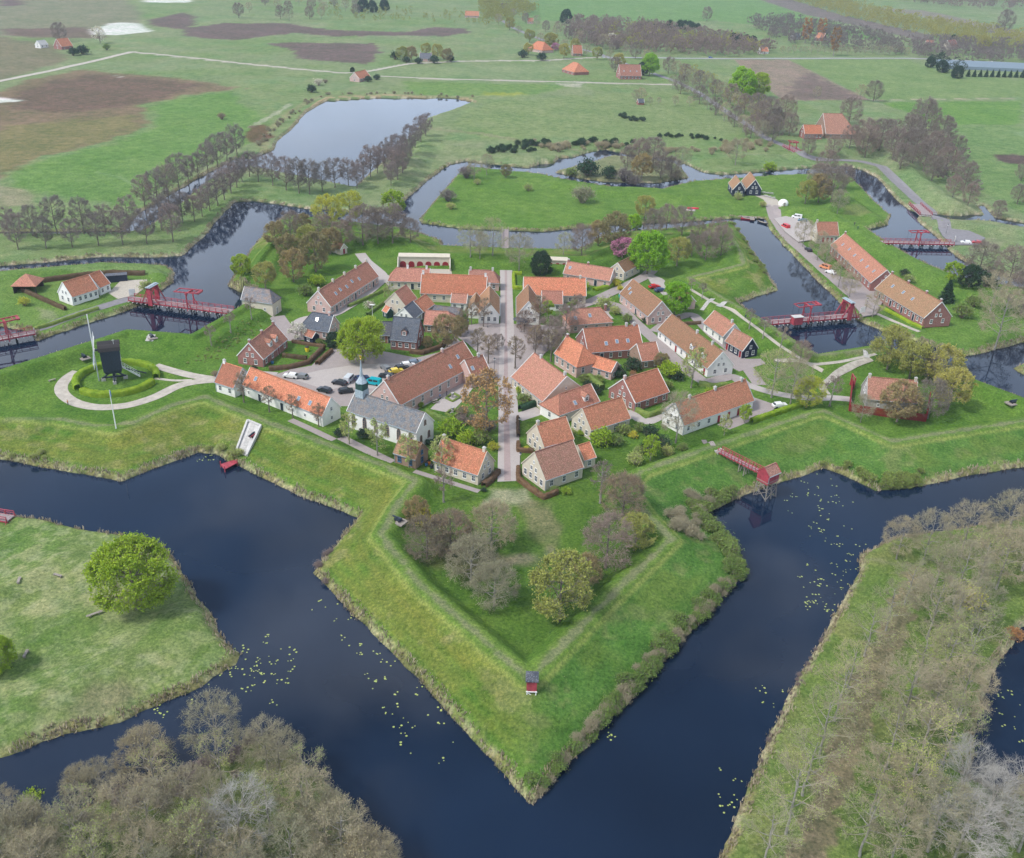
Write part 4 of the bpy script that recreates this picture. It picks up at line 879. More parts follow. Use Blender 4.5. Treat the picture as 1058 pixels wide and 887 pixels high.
h('white_house', 'white walled house with a brown roof behind the row house, touching the black gabled house', (738.3, 321.5), (759, 335.5), (738, 341.5), 'wall_white', 'roof_rust', ze=2.8, pitch=47, ch=(.9,), chm='concrete', win=3, gA=1, gB=1)
h('black_house', 'brown roofed house with a black boarded gable and red doors beside the paved yard', (758.8, 340.2), (777.2, 350.2), (757, 356.7), 'wall_navy', 'roof_rust', ze=2.7, pitch=50, win=4, doors=(.1, .9), dmat='red_door', gA=0, gB=2)
h('pink_house', 'pink roofed hipped house right behind the plaza trees', (594, 320), (621, 318), (612, 334.5), 'wall_pink', 'roof_red', ze=2.8, pitch=42, hips='AB', ch=(0, .95), chm='wall_red', win=4, gA=1, gB=1, sky=((.15, .4), (.5, .5)))
h('brick_house', 'broad orange red roofed brick house with three grey skylights behind the little green tree', (602.6, 340.3), (659, 336.3), (632, 362.8), 'wall_red', 'roof_orange', ze=2.8, pitch=42, ch=(.8, .95), chm='concrete', win=6, doors=(.25,), gA=2, gB=1, sky=((.35, .3), (.55, .35), (.75, .35)))
h('side_wing', 'red roofed side wing at the right end of the broad brick house with skylights', (658, 356), (677.5, 353.8), (668, 372.8), 'wall_brown', 'roof_red', ze=2.6, pitch=42, win=2, gA=0, gB=1, cat='house wing')
h('black_shed', 'tiny black shed with a red roof beside the side wing and garden lawn', (673, 365.5), (681, 364), (680, 373), 'wall_navy', 'roof_red', ze=2.0, pitch=45, win=1, gA=0, gB=0, cat='shed', ww=.5, wh=.6)
h('pink_house', 'tall pink house with steep orange hipped roof, its corner towards the plaza', (585.6, 348), (603, 358.3), (583, 371.5), 'wall_pink', 'roof_orange', ze=3.6, pitch=48, hips='B', ch=(0,), chm='wall_red', win=4, gA=2, gB=2, wh=1.8)
h('low_barn', 'low orange roofed pink house tucked behind the tall hipped pink house', (613, 367.5), (637, 374.5), (618, 381), 'wall_pink', 'roof_orange', ze=2.6, pitch=38, win=3, gA=0, gB=2, cat='house')
h('cream_house', 'big orange roofed house with blue corner door and cream gable right of the street trees', (552, 365.3), (585.5, 389.5), (556, 411.3), 'wall_cream', 'roof_red', ze=3.0, pitch=40, ch=(.2, .97), chm='concrete', win=4, gA=2, gB=3, dmat='blue_paint')
h('white_barn', 'white walled barn with red doors and a large brown orange roof', (576.5, 408.5), (610, 397.3), (600, 421.6), 'wall_white', 'roof_red', ze=3.0, pitch=42, hips='A', win=3, doors=(.85,), dmat='red_door', gA=1, gB=1, dorm=(.72,), sky=((.45, .3),), cat='barn')
h('stone_house', 'small stone house with an orange roof squeezed between white barn and bottom corner house', (554, 439.2), (584.4, 431.3), (577, 457.8), 'wall_cream', 'roof_orange', ze=3.0, pitch=47, win=3, gA=3, gB=1, trim='wall_cream', ch=(0,), chm='wall_cream')
h('cream_house', 'cream gabled house with pinkish orange roof behind the round garden shrubs', (601.8, 423), (642.3, 411), (632, 438.2), 'wall_cream', 'roof_orange', ze=3.0, pitch=47, win=4, doors=(.4,), gA=3, gB=1, trim='wall_cream')
h('corner_house', 'stone corner house with a worn pinkish red roof at the foot of the street', (552.4, 468), (591.4, 455.2), (585, 488.9), 'wall_cream', 'roof_red', ze=3.1, pitch=48, win=3, gA=4, gB=1, trim='wall_cream', wh=1.5)
h('annex', 'short orange roofed annex behind the stone corner house at the street foot', (597, 461), (609, 457.5), (610, 474), 'wall_cream', 'roof_orange', ze=2.6, pitch=42, win=1, gA=0, gB=0, trim='wall_cream', cat='annex')
h('brick_house', 'wide red brick gabled house with orange roof beside the long white barracks', (644.2, 392.2), (679, 381.3), (676, 410), 'wall_red', 'roof_orange', ze=2.8, pitch=43, ch=(0,), chm='wall_pink', win=4, gA=4, gB=1)
h('long_house', 'long white house with three chimneys and red doors beside the paved yard, right', (697.7, 417), (770.2, 392.6), (742, 426.8), 'wall_white', 'roof_orange', ze=3.2, pitch=50, ch=(.18, .55, .95), chm='concrete', win=7, doors=(.5, .65, .8), dmat='red_door', gA=2, gB=1, trim='lead', cat='long house')
h('powder_house', 'stone storehouse with orange roof inside a dark red palisade, on the right bastion', (896.7, 389.8), (947.5, 394.2), (918, 414), 'wall_grey', 'roof_red', ze=2.8, pitch=48, ch=(0, 1), chm='wall_cream', win=2, gA=1, gB=1, trim='concrete', cat='storehouse', ww=.7, wh=.8)
h('barracks', 'long brown roofed brick barracks, the half nearer the boats', (873, 241.7), (916.5, 279.6), (879, 273), 'wall_red', 'roof_rust', ze=3.0, pitch=45, g=1.9, ch=(0,), win=12, doors=(.12, .45, .79), gA=1, gB=1, sky=((.15, .45), (.3, .5), (.45, .45), (.6, .5), (.75, .45), (.88, .5)), cat='barracks')
h('barracks', 'long brown roofed brick barracks, the half ending in a red gable by the conifer', (921, 283.2), (973, 312.6), (932, 315.2), 'wall_red', 'roof_brown', ze=3.0, pitch=45, g=1.8, ch=(0, .35, .72, 1), chm='wall_red', win=13, doors=(.12, .35, .58, .81), gA=1, gB=2, sky=((.2, .5), (.42, .5), (.62, .45)), cat='barracks')
h('storehouse', 'cream storehouse with red doors at the head of the long barracks', (843.3, 229.8), (865, 230), (853.6, 243.3), 'wall_cream', 'roof_rust', ze=3.2, pitch=48, g=1.6, ch=(.0,), chm='wall_cream', win=5, doors=(.3, .5, .7), dmat='red_door', gA=1, gB=1, cat='storehouse', trim='concrete')
h('navy_house', 'navy boarded gable house nearest the lake side of the boat landing', (764.8, 188.3), (760, 181.5), (757.6, 196.5), 'wall_navy', 'roof_brown', ze=3.2, pitch=52, g=1.3, win=2, gA=2, gB=1)
h('navy_house', 'navy boarded gable house nearest the terrace with parasols', (780.7, 186), (775, 178), (771.5, 195), 'wall_navy', 'roof_brown', ze=3.2, pitch=52, g=1.3, win=2, gA=2, gB=1)
h('white_cottage', 'white cottage with orange tiled roof beside the track between two drawbridges', (64.6, 292.3), (91.5, 284.3), (78, 305.8), 'wall_white', 'roof_orange', ze=3.0, pitch=48, g=1.3, win=5, gA=2, gB=1, trim='white_paint')
h('white_cottage', 'lower white end house attached to the cottage between the two drawbridges', (92, 284.6), (103, 280), (105.5, 296.3), 'wall_white', 'roof_orange', ze=2.8, pitch=48, g=1.3, win=2, gA=0, gB=2)
# the hut among the trees of the far left bastion
h('powder_magazine', 'small cream stone magazine with a red door among the olive trees', (345.5, 249.5), (355, 252.5), (347, 256.5), 'wall_cream', 'roof_brown', ze=2.2, pitch=45, win=1, gA=0, gB=(0, 'door'), dmat='red_door', cat='magazine', ww=.4, wh=.4)
h('small_house', 'small pink house with green door half hidden by the lime green tree', (699, 293), (712, 304), (690, 301), 'wall_pink', 'roof_brown', ze=2.8, pitch=45, win=3, gA=1, gB=1)
# farms in the fields beyond
h('farmhouse', 'orange roofed brick farmhouse alone on the track above the lake', (366, 75.2), (377.5, 72.5), (370.5, 82), 'wall_pink', 'roof_orange', ze=2.6, g=1.1, pitch=45, win=3, gA=1, gB=0, cat='farmhouse', maxw=15)
h('farmhouse', 'grey roofed house enclosed by trees in the far fields', (434, 55), (446, 55.5), (440, 60.5), 'wall_pink', 'roof_slate', ze=3, g=1.1, win=2, gA=1, gB=1, ch=(0, 1), cat='farmhouse', maxw=15)
h('farmhouse', 'orange hipped farm with a hedged garden, leftmost of the roadside farms', (555, 42.6), (563, 44), (560, 54), 'wall_pink', 'roof_orange', ze=2.5, g=1.1, pitch=42, hips='AB', win=2, gA=0, gB=0, cat='farmhouse', maxw=15)
h('farmhouse', 'small bright orange roofed house beside the asphalt road', (591.5, 47), (601, 47.2), (597, 55.5), 'wall_brown', 'roof_orange', ze=2.5, g=1.1, win=2, gA=1, gB=1, cat='farmhouse', maxw=15)
h('farmhouse', 'pyramid roofed orange farm nearest the open green field', (592, 64.3), (598, 65.8), (594, 78), 'wall_red', 'roof_orange', ze=2.4, g=1.1, pitch=40, hips='AB', win=3, gA=0, gB=0, cat='farmhouse', maxw=15)
h('farmhouse', 'long orange roofed brick farm with skylights beside the dark conifer', (639.5, 66.8), (661.5, 67.2), (650, 79), 'wall_red', 'roof_red', ze=2.8, g=1.1, win=6, gA=1, gB=1, sky=((.2, .4), (.5, .4), (.8, .4)), cat='farmhouse', maxw=15)
h('farmhouse', 'far orange roofed house in the upper middle behind low bushes', (480.5, 11.5), (495, 12), (488, 16.5), 'wall_pink', 'roof_orange', ze=2.6, g=1.1, win=2, gA=0, gB=0, cat='farmhouse', maxw=15)
h('farmhouse', 'tiny red roofed house by the tree lined road at the top', (545, 18.8), (551, 19), (548, 22.5), 'wall_pink', 'roof_orange', ze=2.6, g=1.1, win=1, gA=0, gB=0, cat='farmhouse', maxw=15)
h('farmhouse', 'red roofed farm beside the white sand heap, upper left', (58, 40.5), (70, 39.5), (63, 48.5), 'wall_red', 'roof_orange', ze=2.6, g=1.1, win=2, gA=1, gB=1, cat='farmhouse', maxw=15)
h('white_shed', 'white roofed shed beside the upper left red farm', (38, 42.5), (46, 41.5), (41, 47), 'wall_white', 'concrete', ze=2.6, g=1.1, win=2, gA=1, gB=1, cat='shed')
h('big_barn', 'huge orange hipped barn roof of the farm behind the bare trees, upper right', (850.5, 117.5), (871, 118), (858, 139.5), 'wall_brown', 'roof_red', ze=2.6, g=1.3, pitch=44, hips='B', win=3, gA=0, gB=0, cat='barn')
h('farmhouse', 'orange roofed brick front house attached to the huge hipped barn', (830, 129.4), (848.5, 129.6), (839, 138.5), 'wall_red', 'roof_orange', ze=3.2, g=1.3, win=5, gA=1, gB=1, cat='farmhouse', maxw=15)
h('farmhouse', 'red roofed farm with a white gable at the far right', (979, 42), (987, 41.2), (981, 49.5), 'wall_cream', 'roof_pale', ze=2.6, g=1.1, win=2, gA=0, gB=1, cat='farmhouse', maxw=15)
h('farmhouse', 'low pink roofed house left of the white gabled far farm', (957, 41.5), (965, 42), (960, 45), 'wall_cream', 'roof_pale', ze=2.4, g=1.1, win=1, gA=0, gB=0, cat='farmhouse', maxw=15)
h('farmhouse', 'orange roofed house between the two tall rusty poplars', (845, 34), (853, 34.8), (848, 40), 'wall_red', 'roof_orange', ze=2.6, g=1.1, win=1, gA=0, gB=0, cat='farmhouse', maxw=15)
h('farmhouse', 'blue grey roofed house left of the rusty poplars', (819, 34.5), (826, 34.5), (822, 39), 'wall_grey', 'roof_slate', ze=2.6, g=1.1, win=1, gA=0, gB=0, cat='farmhouse', maxw=15)
h('farmhouse', 'small white and red house beside the dark conifers on the far road', (785, 49), (793, 49), (789, 53.5), 'wall_white', 'roof_orange', ze=2.6, g=1.1, win=1, gA=1, gB=1, cat='farmhouse', maxw=15)
h('field_shed', 'tiny grey red shed under bare trees in the open field', (659, 102.5), (665, 102.5), (662, 104.5), 'wall_red', 'roof_slate', ze=1.8, g=1.1, win=1, gA=0, gB=0, cat='shed', maxw=4)
# church
ch_o = h('church', 'white church with a grey slate roof and arched brown windows', (368, 405), (439, 427.2), (400, 437.6), 'wall_white', 'roof_slate_worn', ze=5.0, pitch=45, win=6, gA=0, gB=0, cat='church', wkind='arch', ww=1.1, wh=3.0, frame='wall_brown', trim='wall_white')
L, W, ze, zr, sA = DIM[ch_o.name]
for y, z, w, hh in ((-1.6, 1.5, .9, 1.8), (1.8, 1.5, .9, 1.8), (0, 5.6, .8, 1.3)): add_window(ch_o, -sA*L/2, y, z, sA*math.pi/2, w, hh, M['wall_brown'], 'arch')
add_door(ch_o, -sA*L/2, 3.2*sA, .05, sA*math.pi/2, .9, 2.0, M['dark_wood'])
sx = sA*(L/2-1.9)
q = MB(); q.box((sx, 0, zr+.3), (2.5, 2.5, 2.2)); tw = q.build('steeple', [M['lead']], ch_o)
q = MB(); q.box((sx, 0, zr+2.3), (2.3, 2.3, 1.9))
q.build('belfry', [M['wall_green']], tw)
q = MB(); q.lathe((sx, 0, zr), [(1.55, 3.25), (1.5, 3.4), (.8, 4.4), (.5, 4.9), (.4, 5.6), (.24, 7.4), (.07, 9.4)], 8); q.build('spire', [M['roof_slate_worn'] if False else M['lead']], tw)
q = MB(); q.lathe((sx, 0, zr+9.3), [(.03, 0), (.03, .9)], 6); q.box((sx, 0, zr+10.3), (.75, .12, .5)); q.lathe((sx, 0, zr+9.6), [(.02, 0), (.18, .15), (.02, .3)], 8); q.build('weathercock', [M['gold']], tw)
# chapel-like details: blockhouses with arches
def casemate(label, a, b, n, g=2.0, hgt=3.2, dep=4.0):
    pa, pb = P(*a, g), P(*b, g); u = pb-pa; L = u.length; u.normalize(); c = (pa+pb)/2
    o = empty('casemate', (c.x, c.y, g), math.atan2(u.y, u.x)); tag(o, label, 'casemate')
    q = MB(); q.box((0, dep/2, hgt/2-.3), (L, dep, hgt+.6)); q.box((0, dep/2-.1, hgt+.1), (L+.3, dep+.4, .2)); q.build('wall', [M['wall_cream']], o)
    for s in (-1, 1):
        w2 = MB(); w2.poly([(0, 0, -.4), (0, -4, -.4), (0, -4, 1.2), (0, 0, hgt)]); w2.poly([(s*.35, 0, -.4), (s*.35, -4, -.4), (s*.35, -4, 1.2), (s*.35, 0, hgt)][::-1]); w2.poly([(0, 0, hgt), (0, -4, 1.2), (s*.35, -4, 1.2), (s*.35, 0, hgt)]); w2.poly([(0, -4, -.4), (s*.35, -4, -.4), (s*.35, -4, 1.2), (0, -4, 1.2)]); w2.build('side_wall', [M['wall_cream']], o, (s*L/2, 0, 0))
    for i in range(n):
        x = (i-(n-1)/2)*L/n; w = L/n*.72; h_ = 2.3; q = MB()
        pts = [(w/2, 0), (w/2, h_*.55)]+[(w/2*math.cos(t_), h_*.55+h_*.45*math.sin(t_)) for t_ in [math.pi*k/8 for k in range(1, 8)]]+[(-w/2, h_*.55), (-w/2, 0)]
        q.poly([(x+p[0], -.06, p[1]) for p in pts][::-1])
        for k in range(len(pts)): a_, b_ = pts[k], pts[(k+1) % len(pts)]; q.poly([(x+a_[0], -.06, a_[1]), (x+b_[0], -.06, b_[1]), (x+b_[0], 0, b_[1]), (x+a_[0], 0, a_[1])])
        d = q.build('door', [M['red_door']], o)
        q = MB()
        for k in (-1, 0, 1): q.bar((x+k*w*.25, -.08, .05), (x+k*w*.25, -.08, h_*.85), .06)
        q.build('door_boards', [M['red_door']], d)
    return o
casemate('cream casemate with six red arched doors under the far rampart', (412, 276), (464.5, 276.8), 6, hgt=4.0)
casemate('cream casemate with two red arched doors beside the dark evergreen', (565.5, 277.5), (586, 278.2), 3)
# ------------------------------------------------------------------ streets
pave('square', [(283, 388), (300, 382), (322, 378), (335, 365), (348, 358), (372, 360), (400, 364), (430, 370), (455, 364), (470, 348), (480, 357), (470, 366), (440, 377), (415, 389), (398, 398), (392, 414), (376, 420), (345, 420), (337, 409), (300, 395)], PAVE, dz=.040)
pave('parking', [(298, 391), (330, 383), (368, 377), (405, 376), (430, 374), (400, 392), (388, 402), (352, 400), (340, 404), (318, 397)], PAVE2, dz=.060)
pave('plaza', [(468, 346), (484, 336), (500, 334), (560, 336), (585, 338), (580, 350), (562, 366), (549, 384), (536, 398), (514, 398), (508, 388), (498, 368), (482, 354)], PAVE, dz=.044)
pave('main_street', [(516, 262), (529, 262), (529.5, 300), (531, 340), (534, 396), (536, 440), (538, 497), (514, 498), (515, 440), (515, 396), (517, 340), (517, 300)], PAVE2, dz=.050)
pave('red_brick_strip', [(521.5, 262), (524, 262), (524, 340), (525, 396), (528, 497), (521, 497), (520.5, 396), (521.5, 340)], STRIP, dz=.056)
pave('casemate_yard', [(409, 277.5), (466, 278.5), (467, 283), (445, 285), (443, 279), (410, 279)], SAND, dz=.036)
ribbon('street', [(286, 327), (292, 336), (304, 346), (306, 352)], 5, PAVE, .036, z=2.0)
ribbon('street', [(300, 343), (312, 330), (345, 325), (370, 310), (392, 292), (396, 285), (388, 278), (378, 270), (372, 262)], 4.2, PAVE2, .032, z=2.0)
ribbon('street', [(396, 285), (408, 296), (400, 300)], 4, PAVE2, .028, z=2.0)
ribbon('street', [(592, 318), (606, 314), (628, 304), (648, 295), (668, 285), (674, 279)], 4.6, PAVE, .036, z=2.0)
ribbon('street', [(604, 313), (622, 312), (640, 316), (654, 331), (676, 351), (705, 378), (728, 396), (758, 388), (770, 398)], 4.2, PAVE, .032, z=2.0)
ribbon('street', [(640, 316), (622, 322), (630, 330)], 3, PAVE2, .028, z=2.0)
ribbon('street', [(676, 343), (694, 330), (715, 324), (735, 345), (756, 362), (776, 385), (785, 398)], 4.0, PAVE, .024, z=2.0)
pave('paved_yard', [(744, 360), (764, 371), (786, 371), (791, 376), (764, 384), (752, 378)], PAVE, dz=.048)
pave('car_yard', [(764, 412), (779, 411), (800, 418), (800, 423), (772, 437), (754, 444), (741, 439), (772, 424)], PAVE, dz=.040)
pave('tile_yard', [(666, 281), (684, 288), (700, 300), (686, 306), (672, 292)], PAVE2, dz=.041)
ribbon('street', [(770, 397), (790, 404), (812, 409), (840, 412), (862, 411), (880, 413)], 3.4, PAVE2, .030)
ribbon('street', [(650, 424), (656, 431), (668, 438), (684, 429), (700, 418)], 3.2, PAVE2, .030, z=2.0)
ribbon('driveway', [(534, 432), (546, 428), (559, 424)], 4.5, PAVE2, .030, z=2.0)
ribbon('footpath', [(855, 408), (848, 400), (862, 388), (884, 376), (900, 371)], 2.2, TRACK, .05)
ribbon('footpath', [(800, 372), (840, 378), (870, 374), (892, 369), (905, 366)], 1.5, TRACK, .045)
ribbon('rampart_path', [(713, 299), (733, 311), (755, 320), (779, 337), (805, 357), (835, 377), (850, 384)], 1.5, SAND, .06)
ribbon('steps', [(749, 312), (742, 317)], 2.0, M['grey_stone'], .12); ribbon('steps', [(737, 309), (725, 321)], 1.6, M['grey_stone'], .10); ribbon('steps', [(894, 363), (896, 370)], 1.6, M['grey_stone'], .12); ribbon('steps', [(157, 346), (154, 353)], 2.4, M['grey_stone'], .10); ribbon('steps', [(727, 455), (737, 461)], 1.3, PAVE, .10)
ribbon('mill_path', [(222, 393), (205, 394), (185, 398), (160, 411), (131, 420), (100, 422), (77, 417), (64, 408), (62, 400), (69, 390), (80, 384)], 3.4, FARM, .06)
ribbon('mill_path', [(222, 392), (200, 389), (180, 384), (160, 378)], 3.2, FARM, .068); ribbon('footpath', [(160, 391), (180, 394), (198, 393)], 1.2, FARM, .055)
ribbon('street', [(222, 391), (240, 388), (262, 386), (285, 388)], 4, PAVE2, .026)
ribbon('garden_path', [(420, 424), (445, 411), (470, 400), (478, 398)], 4, PAVE2, .03, z=2.0); ribbon('garden_path', [(455, 425), (470, 410), (482, 395)], 6, PAVE2, .026, z=2.0)
ribbon('garden_path', [(352, 452), (380, 466), (405, 478)], 2.6, PAVE, .03, z=2.0); ribbon('garden_path', [(300, 434), (320, 443), (345, 455)], 2.0, PAVE, .03, z=2.0)
ribbon('garden_path', [(428, 487), (450, 494), (495, 508)], 1.6, PAVE, .026, z=2.0)
ribbon('track', [(34, 345), (50, 337), (70, 329), (100, 319), (128, 310), (140, 308)], 4.4, ASPH, .05)
pave('cottage_yard', [(112, 303), (125, 290), (152, 289), (152, 296), (140, 305), (122, 309)], SAND, z=1.35, dz=.03)
ribbon('road', [(820, 152), (828, 160), (840, 164.5), (865, 165.5), (889, 167), (910, 172), (926, 188), (947, 207), (963, 222), (979, 241)], 5.5, ASPH, .10, step=2)
pave('road_end', [(962, 222), (985, 228), (1000, 238), (1018, 246), (1010, 253), (985, 253), (974, 244)], ASPH, z=1.5, dz=.06)
ribbon('road', [(513, 18), (530, 29), (548, 37), (575, 46), (605, 52), (622, 57), (640, 64), (668, 74), (698, 84), (720, 95), (741, 109), (757, 120), (772, 129), (795, 145), (816, 153)], 6, ASPH, .10, step=4)
ribbon('highway', [(622, 59.5), (700, 60.5), (758, 61), (860, 60.5), (938, 60.5), (1000, 63), (1100, 68)], 7, simple('highway_asphalt', (.30, .30, .31), var=.1), .14, step=6)
ribbon('track', [(-60, 97), (0, 84), (50, 74), (90, 65), (136, 54)], 6, FARM, .12, step=5)
ribbon('track', [(136, 54), (200, 60), (260, 67), (300, 71), (356, 76), (379, 74.5), (424, 66), (480, 63.5), (560, 63), (619, 59.5)], 4.2, FARM, .12, step=4)
ribbon('track', [(393, 79), (460, 82), (560, 84.5), (620, 86), (698, 88)], 3.8, FARM, .12, step=4)
ribbon('harbour_road', [(797, 212), (801, 226), (815, 246), (838, 266), (858, 284), (880, 304), (905, 318)], 6.0, PAVE, .06, step=2)
pave('harbour_yard', [(800, 226), (828, 220), (842, 236), (838, 248), (825, 250), (812, 240)], PAVE2, z=1.55, dz=.05)
pave('barracks_square', [(868, 286), (896, 292), (914, 308), (905, 325), (892, 327), (878, 310)], PAVE, z=1.7, dz=.05)
ribbon('footpath', [(900, 322), (925, 333), (950, 343)], 1.8, FARM, .05)
ribbon('ditch_track', [(786, 202), (796, 206), (800, 214)], 7, SAND, .05)
# ------------------------------------------------------------------ hedges
def hedge(label, pts, key, w=1.0, h=1.3, group=None, cat='hedge', closed=False, z=None):
    mat = {'g': LFS, 'b': LFB2, 'd': LFD, 'l': LFG}[key]; W = [G(x, y) for x, y in pts]; L = []
    for a, b in zip(W[:-1], W[1:]):
        n = max(1, int((b-a).length/.6)); L += [a.lerp(b, k/n) for k in range(n)]
    L.append(W[-1]); rng = np.random.RandomState(int(pts[0][0])); rows = []
    for i, p in enumerate(L):
        d = L[min(i+1, len(L)-1)]-L[max(i-1, 0)]; d.z = 0; d.normalize(); nr = Vector((-d.y, d.x, 0)); zz = gz(p.x, p.y); r = []
        for s_, t in ((-1, -.2), (-1.0, .5), (-.8, 1), (0, 1.05), (.8, 1), (1.0, .5), (1, -.2)):
            j = rng.normal(size=3)*.05; c = p+nr*(s_*w/2); r.append((c.x+j[0], c.y+j[1], zz+t*h+j[2]))
        rows.append(r)
    V = np.array(rows).reshape(-1, 3); F = []
    for i in range(len(rows)-1):
        for k in range(6): F.append((i*7+k, i*7+k+1, (i+1)*7+k+1, (i+1)*7+k))
    nq = min(9000, int(len(L)*.6*(w+2*h)*26)); ri = rng.randint(0, len(rows)-1, nq); ki = rng.randint(0, 6, nq); f = rng.rand(nq, 1); g_ = rng.rand(nq, 1)
    A = np.array(rows); c = (A[ri, ki]*(1-f)+A[ri+1, ki]*f)*(1-g_)+(A[ri, ki+1]*(1-f)+A[ri+1, ki+1]*f)*g_
    lv, lf = quads(c+rng.normal(size=c.shape)*.04, .11, rng)
    me = np_mesh('hedge', np.concatenate([V, lv]), [np.array(F), lf+len(V)], [mat]); return tag(mobj('hedge', me), label, cat, group)
LFB2 = leafmat('leaf_beech', (.12, .075, .045), (.20, .13, .08))
hedge('brown hedge along the front garden of the red brick house, beside the square', [(278, 383), (300, 381), (319, 376), (334, 361)], 'b', 1.2, 1.2)
hedge('brown hedge across the middle of the garden with the yellow toy', [(292, 369), (317, 372)], 'b', 1.0, 1.2)
hedge('brown hedge on the far side of the garden with the yellow toy', [(302, 354), (318, 357), (336, 359)], 'b', .8, .9)
hedge('short brown hedge between two footpaths beside the evergreen on the square', [(327.5, 377.5), (343, 364)], 'b', 1.2, 1.2)
hedge('green hedge bordering the walled garden on its row house side', [(360, 318), (382, 308), (401, 299)], 'g', 1.0, 1.0)
hedge('green hedge bordering the walled garden on its shed side', [(379, 326.5), (402, 310)], 'g', 1.0, 1.0)
hedge('straight clipped hedge on top of the casemate with six doors', [(411, 268), (465.5, 269)], 'g', 1.6, 1.2)
hedge('green hedge around the dark garden at the top of the street', [(539, 284), (530.5, 284), (531, 299), (540, 299)], 'l', 1.1, 1.2)
hedge('green hedge in front of the lean-to right of the street', [(583, 320), (600, 311)], 'g', 1.5, 1.5)
hedge('bright hedge in front of the wide house beside the right casemate', [(613.5, 301), (629, 297.6), (639, 292)], 'l', 1.3, 1.2)
hedge('brown hedge in front of the slate roofed brick house', [(424, 365), (436, 366.5), (455, 360.5), (462, 352)], 'b', 1.2, 1.3)
hedge('blue green hedge beside the driveway right of the street', [(537, 424.5), (550, 420), (560, 416)], 'd', 1.4, 1.4)
hedge('dark green hedge between the pink house garden and the brick gabled house', [(608, 392), (622, 404)], 'g', 1.8, 1.8)
hedge('brown hedge in front of the small stone house by the street', [(535.5, 459), (535.5, 467), (551, 468)], 'b', 1.0, 1.1)
hedge('brown hedge wrapped around the stone corner house', [(535.5, 485), (535.5, 497), (550, 508), (562, 516), (576, 510)], 'b', 1.0, 1.2)
hedge('green hedge round the garden of the red brick gabled house', [(653, 423), (670, 431), (684, 426)], 'g', 1.3, 1.2)
hedge('brown hedge lining the right edge of the street below the white barn', [(535, 433), (535.5, 452)], 'b', .8, 1.1)
hedge('brown hedge around the end of the orange roofed stone house', [(499.5, 503.5), (507, 498), (515, 489)], 'b', 1.3, 1.2)
hedge('long green hedge between the car yard and the rampart', [(776, 437), (800, 429), (829, 419)], 'l', 1.3, 1.3)
hedge('brown hedge along the rampart behind the white cottage', [(45, 292), (80, 287), (113, 284), (150, 284)], 'b', 1.3, 1.6)
hedge('brown hedge between the pavilion and the white cottage', [(23, 301), (45, 311), (68, 321)], 'b', 1.0, 1.3)
hedge('low green hedge between the track and the moat below the white cottage', [(37, 342), (60, 334), (80, 327), (102, 320)], 'g', 1.2, 1.0)
hedge('brown hedge around the lawn behind the white row house', [(701, 329), (703, 336), (724, 335)], 'b', .9, 1.0)
hedge('green hedge below the mossy row house and the birch', [(722, 398), (738, 401), (750, 399)], 'g', 1.6, 1.2)
hedge('low green hedge in front of the long barracks', [(908, 318), (927, 327), (938, 333.5), (953, 340)], 'l', 1.0, .9)
hedge('clipped green hedge beside the long pink house terrace', [(441, 427), (455, 434), (465, 437)], 'g', 1.2, 1.2)
hedge('dark hedge in front of the tall stone gable left of the street', [(440, 459), (452, 459.5)], 'd', 1, 1.2)
mc = P(120.5, 392, 2.2)
def ring(label, a0, a1, R=10.6):
    pts = []
    for i in range(15):
        a = math.radians(a0+(a1-a0)*i/14); pts.append((mc.x+R*math.cos(a), mc.y+R*math.sin(a)))
    rows_ = []; rng = np.random.RandomState(int(a0)+400); w, hh = 1.8, 1.5
    n = 60
    for i in range(n+1):
        a = math.radians(a0+(a1-a0)*i/n); d = Vector((math.cos(a), math.sin(a), 0)); zz = gz(mc.x+R*d.x, mc.y+R*d.y); r = []
        for s_, t in ((-1, -.2), (-1, .5), (-.85, 1), (0, 1.04), (.85, 1), (1, .5), (1, -.2)): j = rng.normal(size=3)*.05; r.append((mc.x+(R+s_*w/2)*d.x+j[0], mc.y+(R+s_*w/2)*d.y+j[1], zz+t*hh+j[2]))
        rows_.append(r)
    A = np.array(rows_); F = [(i*7+k, i*7+k+1, (i+1)*7+k+1, (i+1)*7+k) for i in range(n) for k in range(6)]
    F += [tuple(range(0, 4)), (0, 3, 4, 6)][:0]
    nq = 5000; ri = rng.randint(0, n, nq); ki = rng.randint(0, 6, nq); f = rng.rand(nq, 1); g_ = rng.rand(nq, 1); c = (A[ri, ki]*(1-f)+A[ri+1, ki]*f)*(1-g_)+(A[ri, ki+1]*(1-f)+A[ri+1, ki+1]*f)*g_
    lv, lf = quads(c, .12, rng); tag(mobj('hedge', np_mesh('hedge', np.concatenate([A.reshape(-1, 3), lv]), [np.array(F), lf+n*7+7], [LFG if True else LFS])), label, 'hedge')
ring('far half of the round hedge encircling the black windmill', 8, 222); ring('near half of the round hedge encircling the black windmill', 236, 352)
